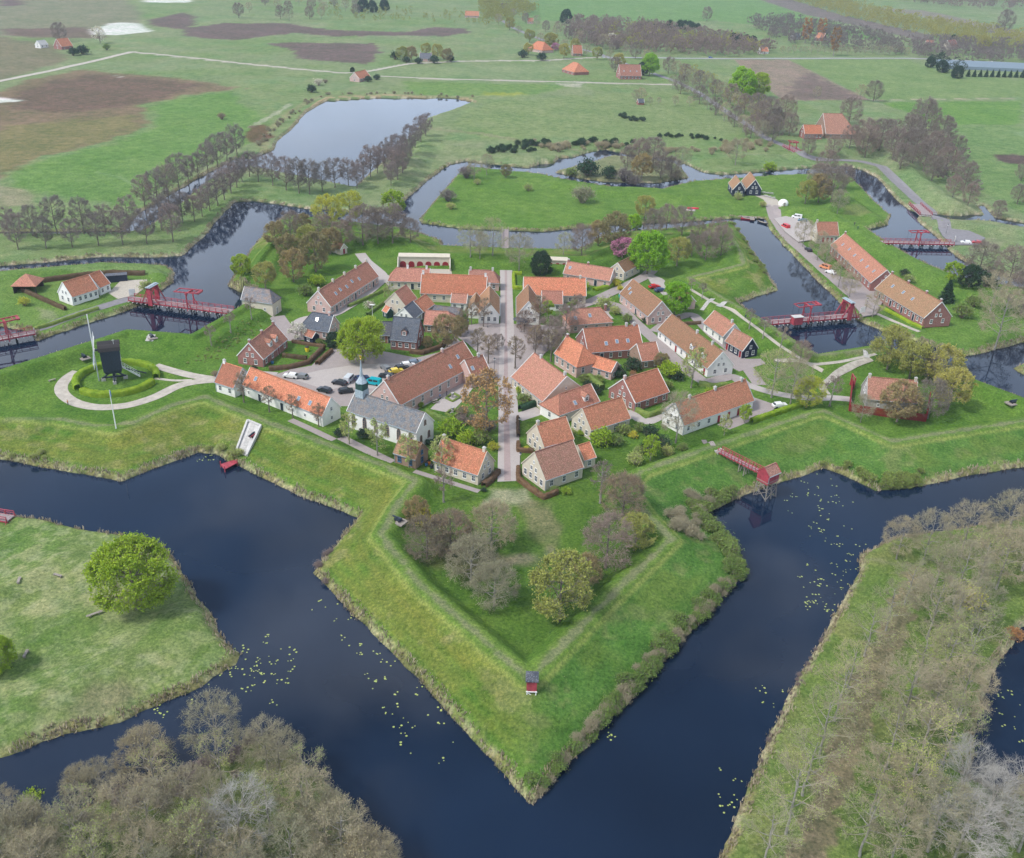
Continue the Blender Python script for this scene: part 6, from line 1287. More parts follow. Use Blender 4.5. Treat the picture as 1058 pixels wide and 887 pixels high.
def person(label, x, y, col, ang=0, leg=(.03, .035, .06), z=None, stride=.18):
    p = G(x, y) if z is None else P(x, y, z); me = bpy.data.meshes.new('person'); J = {'pel': (0, 0, .95), 'ch': (0, 0, 1.32), 'nk': (0, 0, 1.5), 'hd': (0, 0, 1.63), 'top': (0, 0, 1.76), 'ls': (0, .2, 1.42), 'le': (.05, .27, 1.12), 'lh': (.14, .25, .86), 'rs': (0, -.2, 1.42), 're': (-.05, -.27, 1.12), 'rh': (-.02, -.25, .86), 'lt': (0, .1, .9), 'lk': (stride*.6, .11, .5), 'lf': (stride, .11, .07), 'lo': (stride+.2, .11, .04), 'rt': (0, -.1, .9), 'rk': (-stride*.3, -.11, .5), 'rf': (-stride, -.11, .07), 'ro': (-stride+.2, -.11, .04)}
    R = {'pel': .15, 'ch': .17, 'nk': .06, 'hd': .105, 'top': .08, 'ls': .075, 'le': .05, 'lh': .04, 'rs': .075, 're': .05, 'rh': .04, 'lt': .1, 'lk': .065, 'lf': .05, 'lo': .04, 'rt': .1, 'rk': .065, 'rf': .05, 'ro': .04}
    E_ = [('pel', 'ch'), ('ch', 'nk'), ('nk', 'hd'), ('hd', 'top'), ('ch', 'ls'), ('ls', 'le'), ('le', 'lh'), ('ch', 'rs'), ('rs', 're'), ('re', 'rh'), ('pel', 'lt'), ('lt', 'lk'), ('lk', 'lf'), ('lf', 'lo'), ('pel', 'rt'), ('rt', 'rk'), ('rk', 'rf'), ('rf', 'ro')]
    K = list(J); me.from_pydata([J[k] for k in K], [(K.index(a), K.index(b)) for a, b in E_], []); o = mobj('person', me, None, tuple(p), math.radians(ang)); tag(o, label, 'person')
    o.modifiers.new('skin', 'SKIN'); sk = me.skin_vertices[0]
    for i, k in enumerate(K): sk.data[i].radius = (R[k], R[k]); sk.data[i].use_root = (k == 'pel')
    s = o.modifiers.new('sub', 'SUBSURF'); s.levels = 1; s.render_levels = 1
    m, nt, b = newmat('person_clothes'); g_ = N(nt, 'ShaderNodeTexCoord').outputs['Object']; sx_ = N(nt, 'ShaderNodeSeparateXYZ'); nt.links.new(g_, sx_.inputs[0]); mr = N(nt, 'ShaderNodeMath', operation='MULTIPLY'); nt.links.new(sx_.outputs[2], mr.inputs[0]); mr.inputs[1].default_value = .5
    r = ramp(nt, mr.outputs[0], [(0, leg), (.47, col), (.745, (.5, .3, .22)), (.84, (.06, .04, .03))]); r.node.color_ramp.interpolation = 'CONSTANT'; nt.links.new(r, b.inputs['Base Color']); b.inputs['Roughness'].default_value = .9; me.materials.append(m); return o
for l, x, y, c_, a_ in (('person in blue on the terrace beside the long pink house', 454.5, 412.5, (.06, .16, .35), 40), ('person in dark clothes on the terrace beside the long pink house', 461.5, 409, (.05, .04, .05), 200), ('person in dark blue walking on the pale rampart path', 770, 329.5, (.03, .05, .1), 130), ('person in orange standing by the windmill path', 70.5, 419, (.6, .2, .05), 20), ('person in black standing on the ridge behind the barracks', 882.5, 234, (.03, .03, .04), 60), ('person in green sitting lower on the ridge behind the barracks', 886, 237.5, (.04, .15, .08), 60), ('walker in white on the tree lined road', 749, 115, (.6, .6, .6), 120), ('walker in red near the inn terrace', 538, 341, (.35, .03, .03), 90), ('walker in grey crossing the plaza', 519, 352, (.2, .2, .22), 270), ('walker in dark coat by the far water behind the casemate', 618, 246, (.03, .03, .03), 0), ('walker in brown next to the dark coat walker', 621, 246, (.15, .08, .05), 10)): person(l, x, y, c_, a_)
def bench_table(label, x, y, ang, mat='old_wood'):
    o = empty('picnic_table', tuple(G(x, y)), math.radians(ang)); tag(o, label, 'picnic table', 'picnic tables of the terrace'); q = MB(); q.box((0, 0, .75), (1.8, .75, .07)); q.build('table_top', [M[mat]], o)
    for s in (-1, 1): q = MB(); q.box((0, s*.75, .45), (1.8, .28, .06)); q.build('seat', [M[mat]], o)
    q = MB()
    for x_ in (-.6, .6): q.bar((x_, -.8, 0), (x_, .25, .75), .1); q.bar((x_, .8, 0), (x_, -.25, .75), .1)
    q.build('frame', [M[mat]], o)
for i, (x, y) in enumerate(((789, 200), (793, 200.5), (797, 201), (791, 203.5), (795, 204.5), (799, 205.5))): bench_table('%s pale picnic table counted from the navy houses' % ORD[i], x, y, 20, 'concrete')
bench_table('wooden picnic table before the right white inn', 539, 338, 0); bench_table('second wooden table before the right white inn', 545, 339.5, 0); bench_table('wooden table on the terrace of the pink house', 449, 416, 30)
def parasol(label, x, y, mat, r=1.8, H=2.6):
    o = empty('parasol', tuple(G(x, y))); tag(o, label, 'parasol'); q = MB(); q.lathe((0, 0, 0), [(.25, 0), (.25, .06), (.03, .08), (.03, H)], 8); q.build('pole', [M['white_paint']], o); q = MB(); n = 8
    for i in range(n): a, b = 2*math.pi*i/n, 2*math.pi*(i+1)/n; A_, B_ = (r*math.cos(a), r*math.sin(a), H-.4), (r*math.cos(b), r*math.sin(b), H-.4); q.poly([A_, B_, (0, 0, H+.15)]); q.poly([B_, A_, (0, 0, H+.1)])
    q.build('canopy', [M[mat]], o)
parasol('dark blue grey parasol at the corner of the right white inn', 536.5, 336.5, 'roof_slate', 2.2); parasol('black parasol beside the dark one at the right inn', 542, 338.5, 'black_paint', 1.8)
# white round tent, signs, garden things
o = empty('dome_tent', tuple(G(809, 212))); tag(o, 'white dome tent beside the harbour lane', 'tent'); q = MB(); q.lathe((0, 0, 0), [(2.4, 0), (2.45, .9), (2.2, 1.7), (1.5, 2.4), (.6, 2.75), (.05, 2.85)], 12); q.build('cover', [M['white_paint']], o); q = MB(); q.box((0, -2.4, .9), (1.0, .2, 1.7)); q.build('door', [M['old_wood']], o)
def board(label, x, y, w, h, ang, z=0):
    o = empty('sign_board', tuple(G(x, y)), math.radians(ang)); tag(o, label, 'sign'); q = MB(); q.box((0, 0, h/2+.3), (w, .12, h)); q.build('panel', [M['white_paint']], o)
    for s in (-1, 1): q = MB(); q.box((s*w*.42, .1, h/2), (.12, .1, h+.4)); q.build('post', [M['old_wood']], o)
board('blank white board beside the right drawbridge', 890.5, 325, 2.0, 2.4, 20); board('blank white board at the asphalt road end', 986, 250.5, 2.2, 2.3, 70); board('small blank white board by the left drawbridge', 137, 306, 2.0, 2.2, 30)
c = G(120, 443); o = empty('flagpole', tuple(c)); tag(o, 'tall white flagpole on the rampart in front of the windmill', 'flagpole'); q = MB(); q.lathe((0, 0, 0), [(.16, 0), (.12, 5), (.07, 10.6)], 8); q.build('pole', [M['white_paint']], o); q = MB(); q.box((.12, 0, 9.6), (.3, .05, 1.6)); q.build('flag', [M['blue_paint']], o)
c = G(385, 330); o = empty('flagpole', tuple(c)); tag(o, 'thin white pole in the walled garden below the row house', 'flagpole'); q = MB(); q.lathe((0, 0, 0), [(.1, 0), (.06, 5.0)], 8); q.box((0, 0, 5.0), (1.6, .6, .1)); q.build('pole', [M['white_paint']], o)
def tub(label, x, y, name, mat, s): o = empty(name, tuple(G(x, y))); tag(o, label, name.replace('_', ' ')); q = MB(); q.lathe((0, 0, 0), [(.3*s, 0), (.42*s, .5*s), (.4*s, .9*s)], 9); q.build('body', [mat], o); q = MB(); q.lathe((0, 0, .9*s), [(.42*s, 0), (.36*s, .1*s)], 9); q.build('rim', [M['dark_wood']], o)
tub('yellow garden toy on the lawn of the brick house', 317.5, 363.5, 'garden_toy', simple('toy_yellow', (.8, .6, .02)), 1.6); tub('teal garden bin at the gable of the brick house', 281.5, 376, 'garden_bin', M['blue_paint'], 1.1)
tub('orange tub behind the small stone side house', 443, 480, 'plant_tub', simple('tub_orange', (.75, .22, .03)), 1.1); tub('blue recycling bin behind the small stone side house', 440.5, 481.5, 'wheelie_bin', M['blue_paint'], 1.0); tub('black bin beside the blue one', 446, 484, 'wheelie_bin', M['black_paint'], 1.1); tub('dark bin beside the side wing of the skylight house', 667, 377, 'wheelie_bin', M['black_paint'], 1.3); tub('teal tub at the corner of the mossy pink house', 640.5, 307.5, 'plant_tub', simple('tub_teal', (.02, .4, .45)), 1.3)
def orn(label, x, y):
    o = empty('garden_urn', tuple(G(x, y))); tag(o, label, 'urn'); q = MB(); q.box((0, 0, .4), (.6, .6, .8)); q.build('plinth', [M['grey_stone']], o); q = MB(); q.lathe((0, 0, .8), [(.15, 0), (.45, .4), (.5, .7)], 10); q.build('bowl', [M['grey_stone']], o)
orn('stone urn on the terrace nearer the pink house', 467.5, 411); orn('stone urn on the terrace nearer the church', 467.5, 426)
for l, x0, y0 in (('box hedge square round the stone urn nearer the pink house', 467.5, 411), ('box hedge square round the stone urn nearer the church', 467.5, 427)): hedge(l, [(x0-7, y0+1), (x0, y0+4.5), (x0+8, y0), (x0+1, y0-4), (x0-6, y0+.5)], 'g', .5, .5)
for i, (x, y) in enumerate(((54, 394), (20, 601), (60, 596), (98, 636), (27, 677))):
    o = empty('park_bench', tuple(G(x, y)), .8+i); tag(o, ['grey bench on the left bastion grass below the moat path', 'grey stone block on the far side of the grassy islet', 'small dark bench on the far slope of the grassy islet', 'dark plank seat in front of the big islet tree', 'pinkish plank bench by the left edge tree'][i], 'bench'); q = MB(); q.box((0, 0, .45), (1.9 if i != 3 else 3, .5, .1)); q.build('seat', [M['old_wood']], o)
    for s in (-1, 1): q = MB(); q.box((s*.75, 0, .2), (.12, .45, .42)); q.build('leg', [M['old_wood']], o)
# greenhouse
c = P(1040, 74, 1.1); o = empty('greenhouse', tuple(c), -.02); tag(o, 'long pale blue greenhouse behind the clipped conifers, far right', 'greenhouse')
for k in range(4):
    q = MB(); y = k*9.0; q.poly([(-60, y, 3), (60, y, 3), (60, y+4.5, 5), (-60, y+4.5, 5)]); q.poly([(-60, y+4.5, 5), (60, y+4.5, 5), (60, y+9, 3), (-60, y+9, 3)]); q.poly([(-60, y, 0), (60, y, 0), (60, y, 3), (-60, y, 3)]); q.poly([(-60, y, 0), (-60, y, 3), (-60, y+4.5, 5), (-60, y+9, 3), (-60, y+9, 0)]); q.build('glass_bay', [cached('gh', lambda: glassmat('greenhouse_glass', (.16, .21, .25), .5))], o)
# ------------------------------------------------------------------ trees
AV = 'bare trees of the left avenue'
row('avenue', [(19, 258), (48, 257), (75, 256), (102, 254), (127, 253), (152, 252), (179, 250)], 14.5, '%s tree from the left in the near row of the avenue behind the white cottage', AV)
row('avenue', [(10, 245), (34, 244), (59, 242), (87, 242), (109, 241), (134, 241)], 14.5, '%s tree from the left in the far row of the avenue behind the white cottage', AV)
CT = 'bare trees lining the narrow canal'
row('avenue', [(150, 216), (163, 210), (174, 203), (185, 196), (195, 190), (205, 184), (215, 179), (225, 173), (235, 167), (245, 161)], 15, '%s tree along the field side of the narrow canal, counted from its left end', CT)
row('avenue', [(167, 238), (178, 233), (189, 231), (201, 229), (209, 224), (217, 218), (225, 213), (232, 207), (239, 200), (245, 194), (250, 188), (258, 183)], 14, '%s tree along the fort side of the narrow canal, counted from its left end', CT)
LK = 'bare trees between the lake and the moat'
row('avenue', [(267, 188), (282, 192), (296, 197), (309, 200), (320, 201), (333, 198), (346, 194), (360, 192), (369, 195), (376, 186), (383, 183), (390, 179), (397, 174), (404, 169)], 15, '%s tree from the left in the row before the lake', LK)
row('avenue', [(404, 192), (411, 186), (416, 179), (419, 168), (424, 161), (429, 153), (435, 147), (440, 141), (412, 173), (405, 183)], 14, '%s tree from the lake tip in the cluster right of the lake', LK, jit=.2)
OC = 'budding trees of the far left bastion'
for i, (k, x, y, r) in enumerate([('bronze', 284, 241, 12), ('bronze', 297, 253, 12.5), ('brown', 299, 231, 13), ('olive', 317, 246, 12), ('bronze', 302, 274, 14), ('bronze', 325, 260, 17), ('bronze', 341, 247, 12), ('bronze', 312, 230, 10)]):
    TC(k, x, y, r, '%s budding olive brown tree in the grove left of the row house, from the moat' % ORD[i], OC)
TC('green', 249, 274, 10.5, 'light green tree at the moat corner beyond the gatehouse', wide=1); TC('olive', 273, 283, 11.5, 'dark olive tree behind the gatehouse roof'); TC('bush_lime', 327, 290, 8, 'bright green bush beside the white car end of the row house'); TC('bush', 315, 300, 8, 'low green bush at the left gable of the row house')
TC('yellow', 337, 215, 15, 'left of the two yellow trees by the moat', wide=1); TC('yellow', 361, 212, 14, 'right of the two yellow trees by the moat'); TC('fresh', 406, 206, 12, 'round yellow green tree standing alone beside the moat channel')
TC('brown', 374, 228, 18, 'big bare brown tree left of the pair behind the casemate'); TC('brown', 405, 229, 17, 'big bare brown tree right of the pair behind the casemate'); TC('brown', 390, 232, 15, 'bare brown tree in the middle behind the casemate')
TB('pale_green', 486, 265, 13, 'pale green tree above the largest orange roof'); TB('pale_green', 509, 264, 14, 'pale green tree left of the street at the far rampart'); TC('pale', 537, 256, 16, 'tall pale bare tree right of the street at the far rampart'); TC('evergreen', 559, 272, 11, 'dark evergreen tree between street garden and two arched casemate')
TC('pale_green', 583, 250, 10, 'pale green tree behind the casemate with two arches'); TC('brown', 602, 247, 13, 'brown tree beside the pale green one behind the wide red roof'); TC('bronze', 636, 236, 16, 'tall bronze tree left of the pink blossom'); TC('lime', 655, 225, 8, 'small vivid green tree behind the blossom tree'); TC('olive', 667, 215, 10, 'olive tree beyond the small vivid green tree')
for i, (x, y, r) in enumerate([(676, 229, 12), (690, 223, 11), (706, 229, 12), (716, 252, 10), (731, 252, 13), (747, 247, 13), (742, 235, 10), (722, 238, 9)]): TC('brown', x, y, r, '%s bare brown tree on the far right bastion, counted from the big lime tree' % ORD[i], 'bare trees of the far right bastion')
TC('lime', 671, 259, 19, 'largest bright lime green tree, behind the mossy pink house'); TC('olive', 701, 258, 13, 'olive tree right of the largest lime green tree'); TC('pink', 644, 255, 13, 'pink blossoming tree beside the lime green tree', wide=1.1); TC('lime', 699, 307, 15, 'round lime green tree over the tiny pink house')
TC('green', 374, 350, 24, 'large fresh green tree on the square beside the parked cars'); TC('evergreen', 345, 350, 9, 'dark evergreen at the corner of the square', wide=1.15); TC('white', 307, 341, 10, 'white blossoming tree in the brick house garden', wide=1.2); TC('bush_white', 382, 315, 6, 'small white flowering bush in the walled garden')
TC('bronze', 462, 341, 15, 'bronze tree in front of the low orange barn'); TC('brown', 567, 343, 15, 'bare brown tree between the right inn and the hipped pink house'); TC('brown', 585, 330, 13, 'bare brown tree in front of the pink hipped roof')
for k, x, y, H, l in [('pollard', 493.5, 369, 9.5, 'bare plaza tree nearest the roof of the long pink house'), ('pollard', 504.5, 376, 9.5, 'bare plaza tree beside the brown cross wing lamp'), ('pollard', 532, 381, 10.5, 'bare plaza tree standing in the street opening'), ('pollard', 553, 367, 9.5, 'bare plaza tree in the middle of the right plaza edge'), ('pollard', 569, 374, 11, 'bare plaza tree nearest the tall hipped pink house'), ('pollard', 499.5, 338, 10, 'bare tree shading the left white inn'), ('pollard', 557, 339, 11, 'bare tree at the right wall of the right white inn'), ('pollard', 487, 336, 8, 'thin bare tree left of the narrow white gable'), ('pollard', 478, 345, 8, 'thin bare tree by the low grey shed')]: TB(k, x, y, H, l, 'bare trees of the plaza')
TC('rust', 503, 416, 27, 'rust coloured oak hanging over the street')
for k, x, y, r, l in [('bush_lime', 466, 443, 12, 'big green bush behind the church gable'), ('bush_lime', 482, 453, 10, 'green bush between the church bush and the yellow green bush'), ('bush', 497, 452, 10, 'yellow green bush above the bright orange roof ridge'), ('bush_yellow', 510, 461, 6, 'yellow flowering bush at the left kerb'), ('bush_purple', 477, 434, 8, 'dark purple bush on the terrace edge'), ('bush_purple', 505, 440, 9, 'brown bush under the rust oak'), ('bush_dark', 376, 448, 7, 'dark bush against the church wall'), ('bush_dark', 351, 447, 6, 'dark bush at the left corner of the church'), ('bush_lime', 434, 418, 4, 'small round green bush by the long pink house wall'),
    ('bush_lime', 622, 452, 12, 'round green bush in front of the cream gabled house'), ('bush', 637, 455, 8, 'green bush touching the round one'), ('bush', 645, 444, 8, 'olive bush at the wall of the cream gabled house'), ('bush_dark', 673, 447, 9, 'dark bush by the bare tree and the lane'), ('bush_dark', 684, 458, 9, 'dark bush near the rampart below the bare tree'), ('bush', 661, 442, 7, 'mid green bush beside the lane bend'), ('bush_yellow', 654, 449, 5, 'yellowish bush between the garden bushes'), ('bush_spring', 656, 474, 9, 'pale loose bush at the rampart side of the lawn'), ('bush_dark', 654, 377, 9, 'blue green round bush before the skylight house'), ('bush_rust', 654, 386, 4, 'small orange bush below the blue green one'), ('bush_spring', 625, 314, 9, 'pale green bush on the island between the lanes'), ('bush_spring', 636, 321, 6, 'small pale bush beside the lane fork'), ('bush', 648, 329, 6, 'bush at the corner of the pink hipped house'), ('bush_lime', 692, 382, 11, 'green bush beside the birch and the row house'), ('bush_dark', 700, 388, 7, 'dark bush in front of the birch'), ('bush_lime', 602, 295, 6, 'green bush left of the cream gabled right house'), ('bush_yellow', 636, 292, 5, 'yellow green bush beside the brick gable'),
    ('bush_lime', 585, 507, 5, 'green bush at the long wall of the stone corner house'), ('bush', 573, 506, 5, 'small bush at the front corner of the stone corner house'), ('bush_lime', 677, 412, 5, 'ivy bush against the red brick gabled house'), ('bush_dark', 608, 398, 6, 'dark bush in the pink house garden'), ('bush', 618, 392, 6, 'bush between the low pink barn and the hedge'), ('bush', 541, 412, 7, 'bush at the corner of the big orange roof'), ('bush_yellow', 25, 312, 6, 'yellowish bush near the pavilion'), ('bush_spring', 152, 296, 8, 'pale bush at the moat point of the left ravelin'), ('bush', 330, 353, 4, 'green bush at the evergreen of the square'), ('bush_dark', 598, 438, 6, 'dark bush between two cream gables')]: TC(k, x, y, r, l)
for k, x, y, H, l in [('young', 218.5, 357, 6.5, 'white stemmed young tree on the rampart nearest the mill path'), ('young', 238.5, 344, 7, 'white stemmed young tree in the middle of the gatehouse rampart'), ('young', 260, 330, 7, 'white stemmed young tree beside the gatehouse wall'), ('pollard', 252, 416, 8.5, 'bare tree at the joint of the two orange roofed white houses'), ('pollard', 278.5, 426, 8, 'bare tree before the first door of the long orange roofed house'), ('pollard', 302.5, 432, 6.5, 'bare tree before the middle of the long orange roofed house'), ('pollard', 329.5, 441, 7, 'bare tree before the last skylights of the long orange roofed house'),
    ('slim', 361, 459, 8.5, 'slim green tree at the first church window'), ('slim', 390, 471, 10.5, 'slim budding tree at the middle church window'), ('slim', 422.5, 483, 9, 'slim pale tree over the small stone side house'), ('slim', 456.5, 489, 10, 'slim green tree over the bright orange stone house'), ('young', 458.5, 519, 9, 'bare slender tree on the lawn below the stone house'),
    ('slim', 714, 401, 13, 'tall birch beside the row house end'), ('fresh', 769, 437, 5, 'small fresh green tree in the car yard'), ('slim', 748, 450, 6, 'small slim tree before the red doors of the long white house'), ('fresh', 672, 476, 6.5, 'fresh green tree at the rampart side of the garden'), ('pale', 698, 458, 14, 'bare pale tree before the gable of the long white house'), ('pale_green', 797, 411, 15, 'thin bare tree beyond the car yard, left one'), ('pale', 816, 420, 14, 'thin bare tree beyond the car yard, right one'), ('yellow', 833, 421, 9.5, 'yellow green tree between car yard and palisade'), ('young', 857, 420, 9.5, 'thin bare tree left of the palisade'), ('pale', 889, 437, 9, 'thin bare tree in front of the palisade corner'),
    ('young', 714, 301, 5, 'first young tree from the left on the pale rampart path'), ('young', 725, 309, 6, 'second young tree from the left on the pale rampart path'), ('young', 774, 340, 7, 'third young tree from the left on the pale rampart path'), ('young', 788, 350, 7.5, 'fourth young tree from the left on the pale rampart path'), ('young', 806, 361, 8, 'fifth young tree from the left on the pale rampart path'), ('brown', 826, 376, 8, 'low brown tree at the end of the pale rampart path'), ('young', 620, 520, 10.5, 'bare slender tree beside the stone corner house lawn')]: TB(k, x, y, H, l)
for k, x, y, r, l in [('brown', 542, 331, 10, 'bare street tree between the two white inns, right kerb'), ('brown', 514, 352, 8, 'bare tree on the plaza left of the street opening'), ('mound', 588, 300, 6, 'bare bush behind the pale orange extension'), ('brown', 655, 396, 8, 'bare tree behind the ridge of the red brick gabled house'), ('bronze', 684, 372, 8, 'bronze tree between side wing and row house lane'), ('bush', 566, 390, 6, 'bush behind the big orange roof by the plaza'), ('bush_dark', 640, 385, 7, 'dark bush between low pink barn and brick gabled house'), ('bush', 710, 430, 5, 'bush at the wall foot of the long white house'), ('pale', 496, 250, 11, 'bare tree between the two pale green ones on the far rampart'), ('bronze', 619, 240, 11, 'bronze tree left of the tall bronze one on the far rampart'), ('brown', 352, 240, 13, 'bare brown tree above the small magazine'), ('brown', 424, 236, 11, 'smaller bare tree right of the pair behind the casemate'), ('brown', 333, 234, 12, 'bare tree in the middle of the far left grove'),
    ('brown', 576, 352, 13, 'bare brown tree between plaza and the tall hipped pink house'), ('brown', 552, 348, 10, 'bare brown tree in the right half of the plaza'), ('bronze', 475, 336, 9, 'small bronze tree left of the plaza lamp'), ('brown', 597, 312, 8, 'bare tree over the lane beside the cream gabled right house'),
    ('bronze', 441, 353, 6, 'bronze tree at the right corner of the slate roofed brick house'), ('slim', 402, 300, 6, 'thin tree at the lane bend by the casemate yard'), ('bush_bare', 424, 341, 4, 'bare bush behind the slate roofed brick house'), ('bush_bare', 478, 425, 8, 'brown bush at the end of the terrace'), ('bush_purple', 490, 433, 7, 'dark bush among the oak roots'),
    ('bush_lime', 538, 402, 5, 'green bush at the street wall of the big orange roof'), ('bush_rust', 548, 413, 3, 'small orange bush beside the blue green hedge'), ('bush_yellow', 544, 464, 4, 'yellow bush behind the brown hedge at the street'), ('bush', 556, 462, 4, 'small bush between the two street gables'), ('bush_spring', 590, 446, 5, 'light bush between two stone gable houses'), ('bush_lime', 600, 447, 4, 'climbing green at the cream gabled house wall'),
    ('bush', 629, 425, 5, 'small bush beside the brick gabled house corner'), ('bush_dark', 614, 403, 7, 'dark bush beside the barn dormer'), ('bush', 604, 391, 6, 'green bush at the base of the tall pink house'), ('bush_bare', 640, 396, 5, 'bare bush left of the red brick gable'), ('bush_spring', 662, 418, 5, 'light green bush behind the brick gabled house hedge'), ('bush', 690, 398, 6, 'bush between birch and brick house'), ('bush_lime', 735, 405, 6, 'green bush at the back of the long white house'), ('bush', 722, 410, 5, 'bush left of the first chimney of the long white house'),
    ('bush_dark', 655, 318, 3.5, 'first clipped bush at the front of the mossy pink house'), ('bush_dark', 661, 324, 3.5, 'second clipped bush at the front of the mossy pink house'), ('bush_dark', 667, 331, 4, 'third clipped bush at the front of the mossy pink house'), ('bush', 610, 291, 4, 'small bush before the wide red roofed house'), ('bush_lime', 622, 293, 4, 'round bush before the brick gable house'), ('fresh', 566, 318, 7, 'small green tree between the extension and the hipped pink house'), ('bush_bare', 700, 345, 4, 'bare bush beside the back wall of the row house'),
    ('bush_yellow', 641, 298, 3.5, 'yellow bush beside the lane below the blossom tree'), ('bush_lime', 296, 367, 3, 'small green bush at the brick house door'), ('bush_dark', 262, 381, 4, 'dark bush at the base of the red brick gable'), ('bush_bare', 222, 386, 5, 'bare bush at the white end house by the mill path'), ('bush_dark', 500, 506, 3, 'small bush at the stone house end'), ('bush_spring', 660, 465, 6, 'pale bush on the lawn edge'), ('bush_dark', 668, 463, 7, 'dark bush beside the fresh green tree'), ('bush_spring', 690, 466, 7, 'light bush under the bare pale tree'), ('bush', 705, 462, 6, 'green bush at the gable foot of the long white house')]: TC(k, x, y, r, l)
# near bastion
for k, x, y, r, l in [('bush_yellow', 437, 535, 11, 'yellow tinted bush at the left joint of the near bastion'), ('mound', 441, 558, 23, 'big brown tree of the near bastion, closest to the left path corner'), ('mound', 466, 553, 24, 'dense brown tree of the near bastion, second from the left path'), ('mound_tan', 487, 580, 26, 'broad tan bare tree in the middle of the left clump'), ('mound_tan', 511, 606, 24, 'tan bare tree, lowest of the left clump'), ('mound_tan', 508, 545, 25, 'pale grey green spreading tree closest to the street end'), ('olive', 580, 607, 30, 'big round yellow olive tree of the near bastion'), ('bronze', 606, 590, 15, 'small brown tree behind the yellow olive tree'), ('brown', 629, 556, 26, 'purplish bare tree in the right clump of the near bastion'), ('olive', 658, 548, 17, 'yellow olive tree at the right bend of the path'), ('mound', 645, 514, 23, 'brown bare tree nearest the right rampart joint'), ('bronze', 430, 527, 12, 'low bronze tree at the left rampart joint')]: TC(k, x, y, r*1.08, l)
# right bastion
for k, x, y, r, l in [('olive', 922, 358, 19, 'olive tree at the far shoulder of the right bastion, left one'), ('olive', 945, 368, 19, 'olive tree at the far shoulder of the right bastion, right one'), ('olive', 978, 379, 19, 'olive tree behind the palisade, upper one'), ('olive', 985, 400, 19, 'yellowish tree behind the palisade, lower one'), ('bronze', 932, 413, 20, 'round bronze tree in front of the storehouse roof'), ('brown', 964, 410, 19, 'grey brown bare tree at the right end of the storehouse'), ('brown', 962, 378, 13, 'brown tree in the gap behind the storehouse')]: TC(k, x, y, r, l)
row('pale', [(829, 255), (844, 269), (852, 278), (866, 297), (877, 309), (901, 328)], 11, '%s bare tree on the quay before the long barracks, from the storehouse', 'bare trees of the quay')
for k, x, y, r, l in [('conifer', 980, 300, 9, 'dark conifer at the garden end of the barracks'), ('evergreen', 1004, 285, 11, 'dark conifer behind the lime green tree on the right'), ('fresh', 986, 280, 10, 'light green tree beside the dark conifers'), ('brown', 1016, 263, 17, 'bare brown tree above the dark conifers'), ('brown', 1048, 272, 18, 'bare brown tree at the right edge above the conifers'), ('pale', 1030, 297, 18, 'bare tan tree right of the conifers'), ('pale', 1038, 325, 25, 'large bare tan tree on the bank at the right edge'), ('brown', 1062, 300, 20, 'bare brown tree cut by the right edge'), ('bush', 995, 322, 10, 'olive bush on the lawn beyond the barracks'), ('bush', 1006, 312, 8, 'small olive bush above the lawn beyond the barracks'), ('bush_dark', 1020, 290, 10, 'dark evergreen bush among the bare trees on the right'), ('bush_dark', 935, 282, 5, 'dark bush on the ridge behind the barracks'), ('bush_spring', 940, 288, 6, 'pale bush on the ridge behind the barracks')]: TC(k, x, y, r, l)
# islands and far shore
IB = 'bushes and trees of the small marsh island'
for i, (k, x, y, r) in enumerate([('bush_dark', 607, 174, 11), ('bush_dark', 629, 179, 8), ('bush', 590, 178, 6), ('bronze', 664, 171, 11), ('brown', 684, 168, 12), ('brown', 676, 156, 13), ('pale', 705, 162, 10), ('brown', 660, 156, 11), ('bush_purple', 645, 180, 10), ('bush_purple', 655, 184, 9), ('brown', 694, 173, 10), ('bush_tan', 700, 181, 7), ('brown', 649, 160, 9)]): TC(k, x, y, r, ('%s ' % ORD[i])+('tree' if not k.startswith('bush') else 'bush')+' named on the marsh island, counting from its left tip', IB)
RC = 'trees of the small redoubt beside the far canal'
for i, (k, x, y, r) in enumerate([('brown', 855, 168, 12), ('brown', 850, 180, 12), ('brown', 862, 190, 14), ('bronze', 848, 194, 12), ('olive', 834, 197, 10), ('pale', 868, 205, 10), ('brown', 873, 182, 10), ('pale', 842, 180, 9)]): TC(k, x, y, r, '%s tree of the grove between the dome tent and the far canal, from the road' % ORD[i], RC)
for k, x, y, r, l in [('pale', 762, 153, 11, 'bare pale tree on the far green bank above the boats'), ('bush_lime', 796, 171, 6, 'vivid green bush at the right end of the far bank'), ('bush_tan', 602, 201, 13, 'wide grey green bush in the middle of the big green island'), ('bush_spring', 546, 194, 5, 'small brown bush on the left part of the big green island'), ('bush_spring', 466, 213, 5, 'small pale bush on the moat side of the big green island'), ('bush_purple', 463, 202, 9, 'purplish bush at the channel edge of the big green island'), ('bush_purple', 482, 178, 9, 'purplish bush at the top left corner of the big green island'), ('pale', 490, 173, 8, 'bare tree at the top left corner of the big green island'), ('bronze', 523, 176, 6, 'brownish bush on the upper edge of the big green island'), ('pale', 503, 168, 8, 'bare tree above the channel corner'), ('bush_spring', 493, 188, 4, 'tiny bush on the left of the big green island'), ('bush_spring', 763, 203, 5, 'bush left of the navy houses'), ('bush_spring', 788, 211, 4, 'bush right of the navy houses'), ('bush_bare', 229, 120, 5, 'lone small tree in the bright green field')]: TC(k, x, y, r, l)
WR = 'bare trees of the wood right of the road'
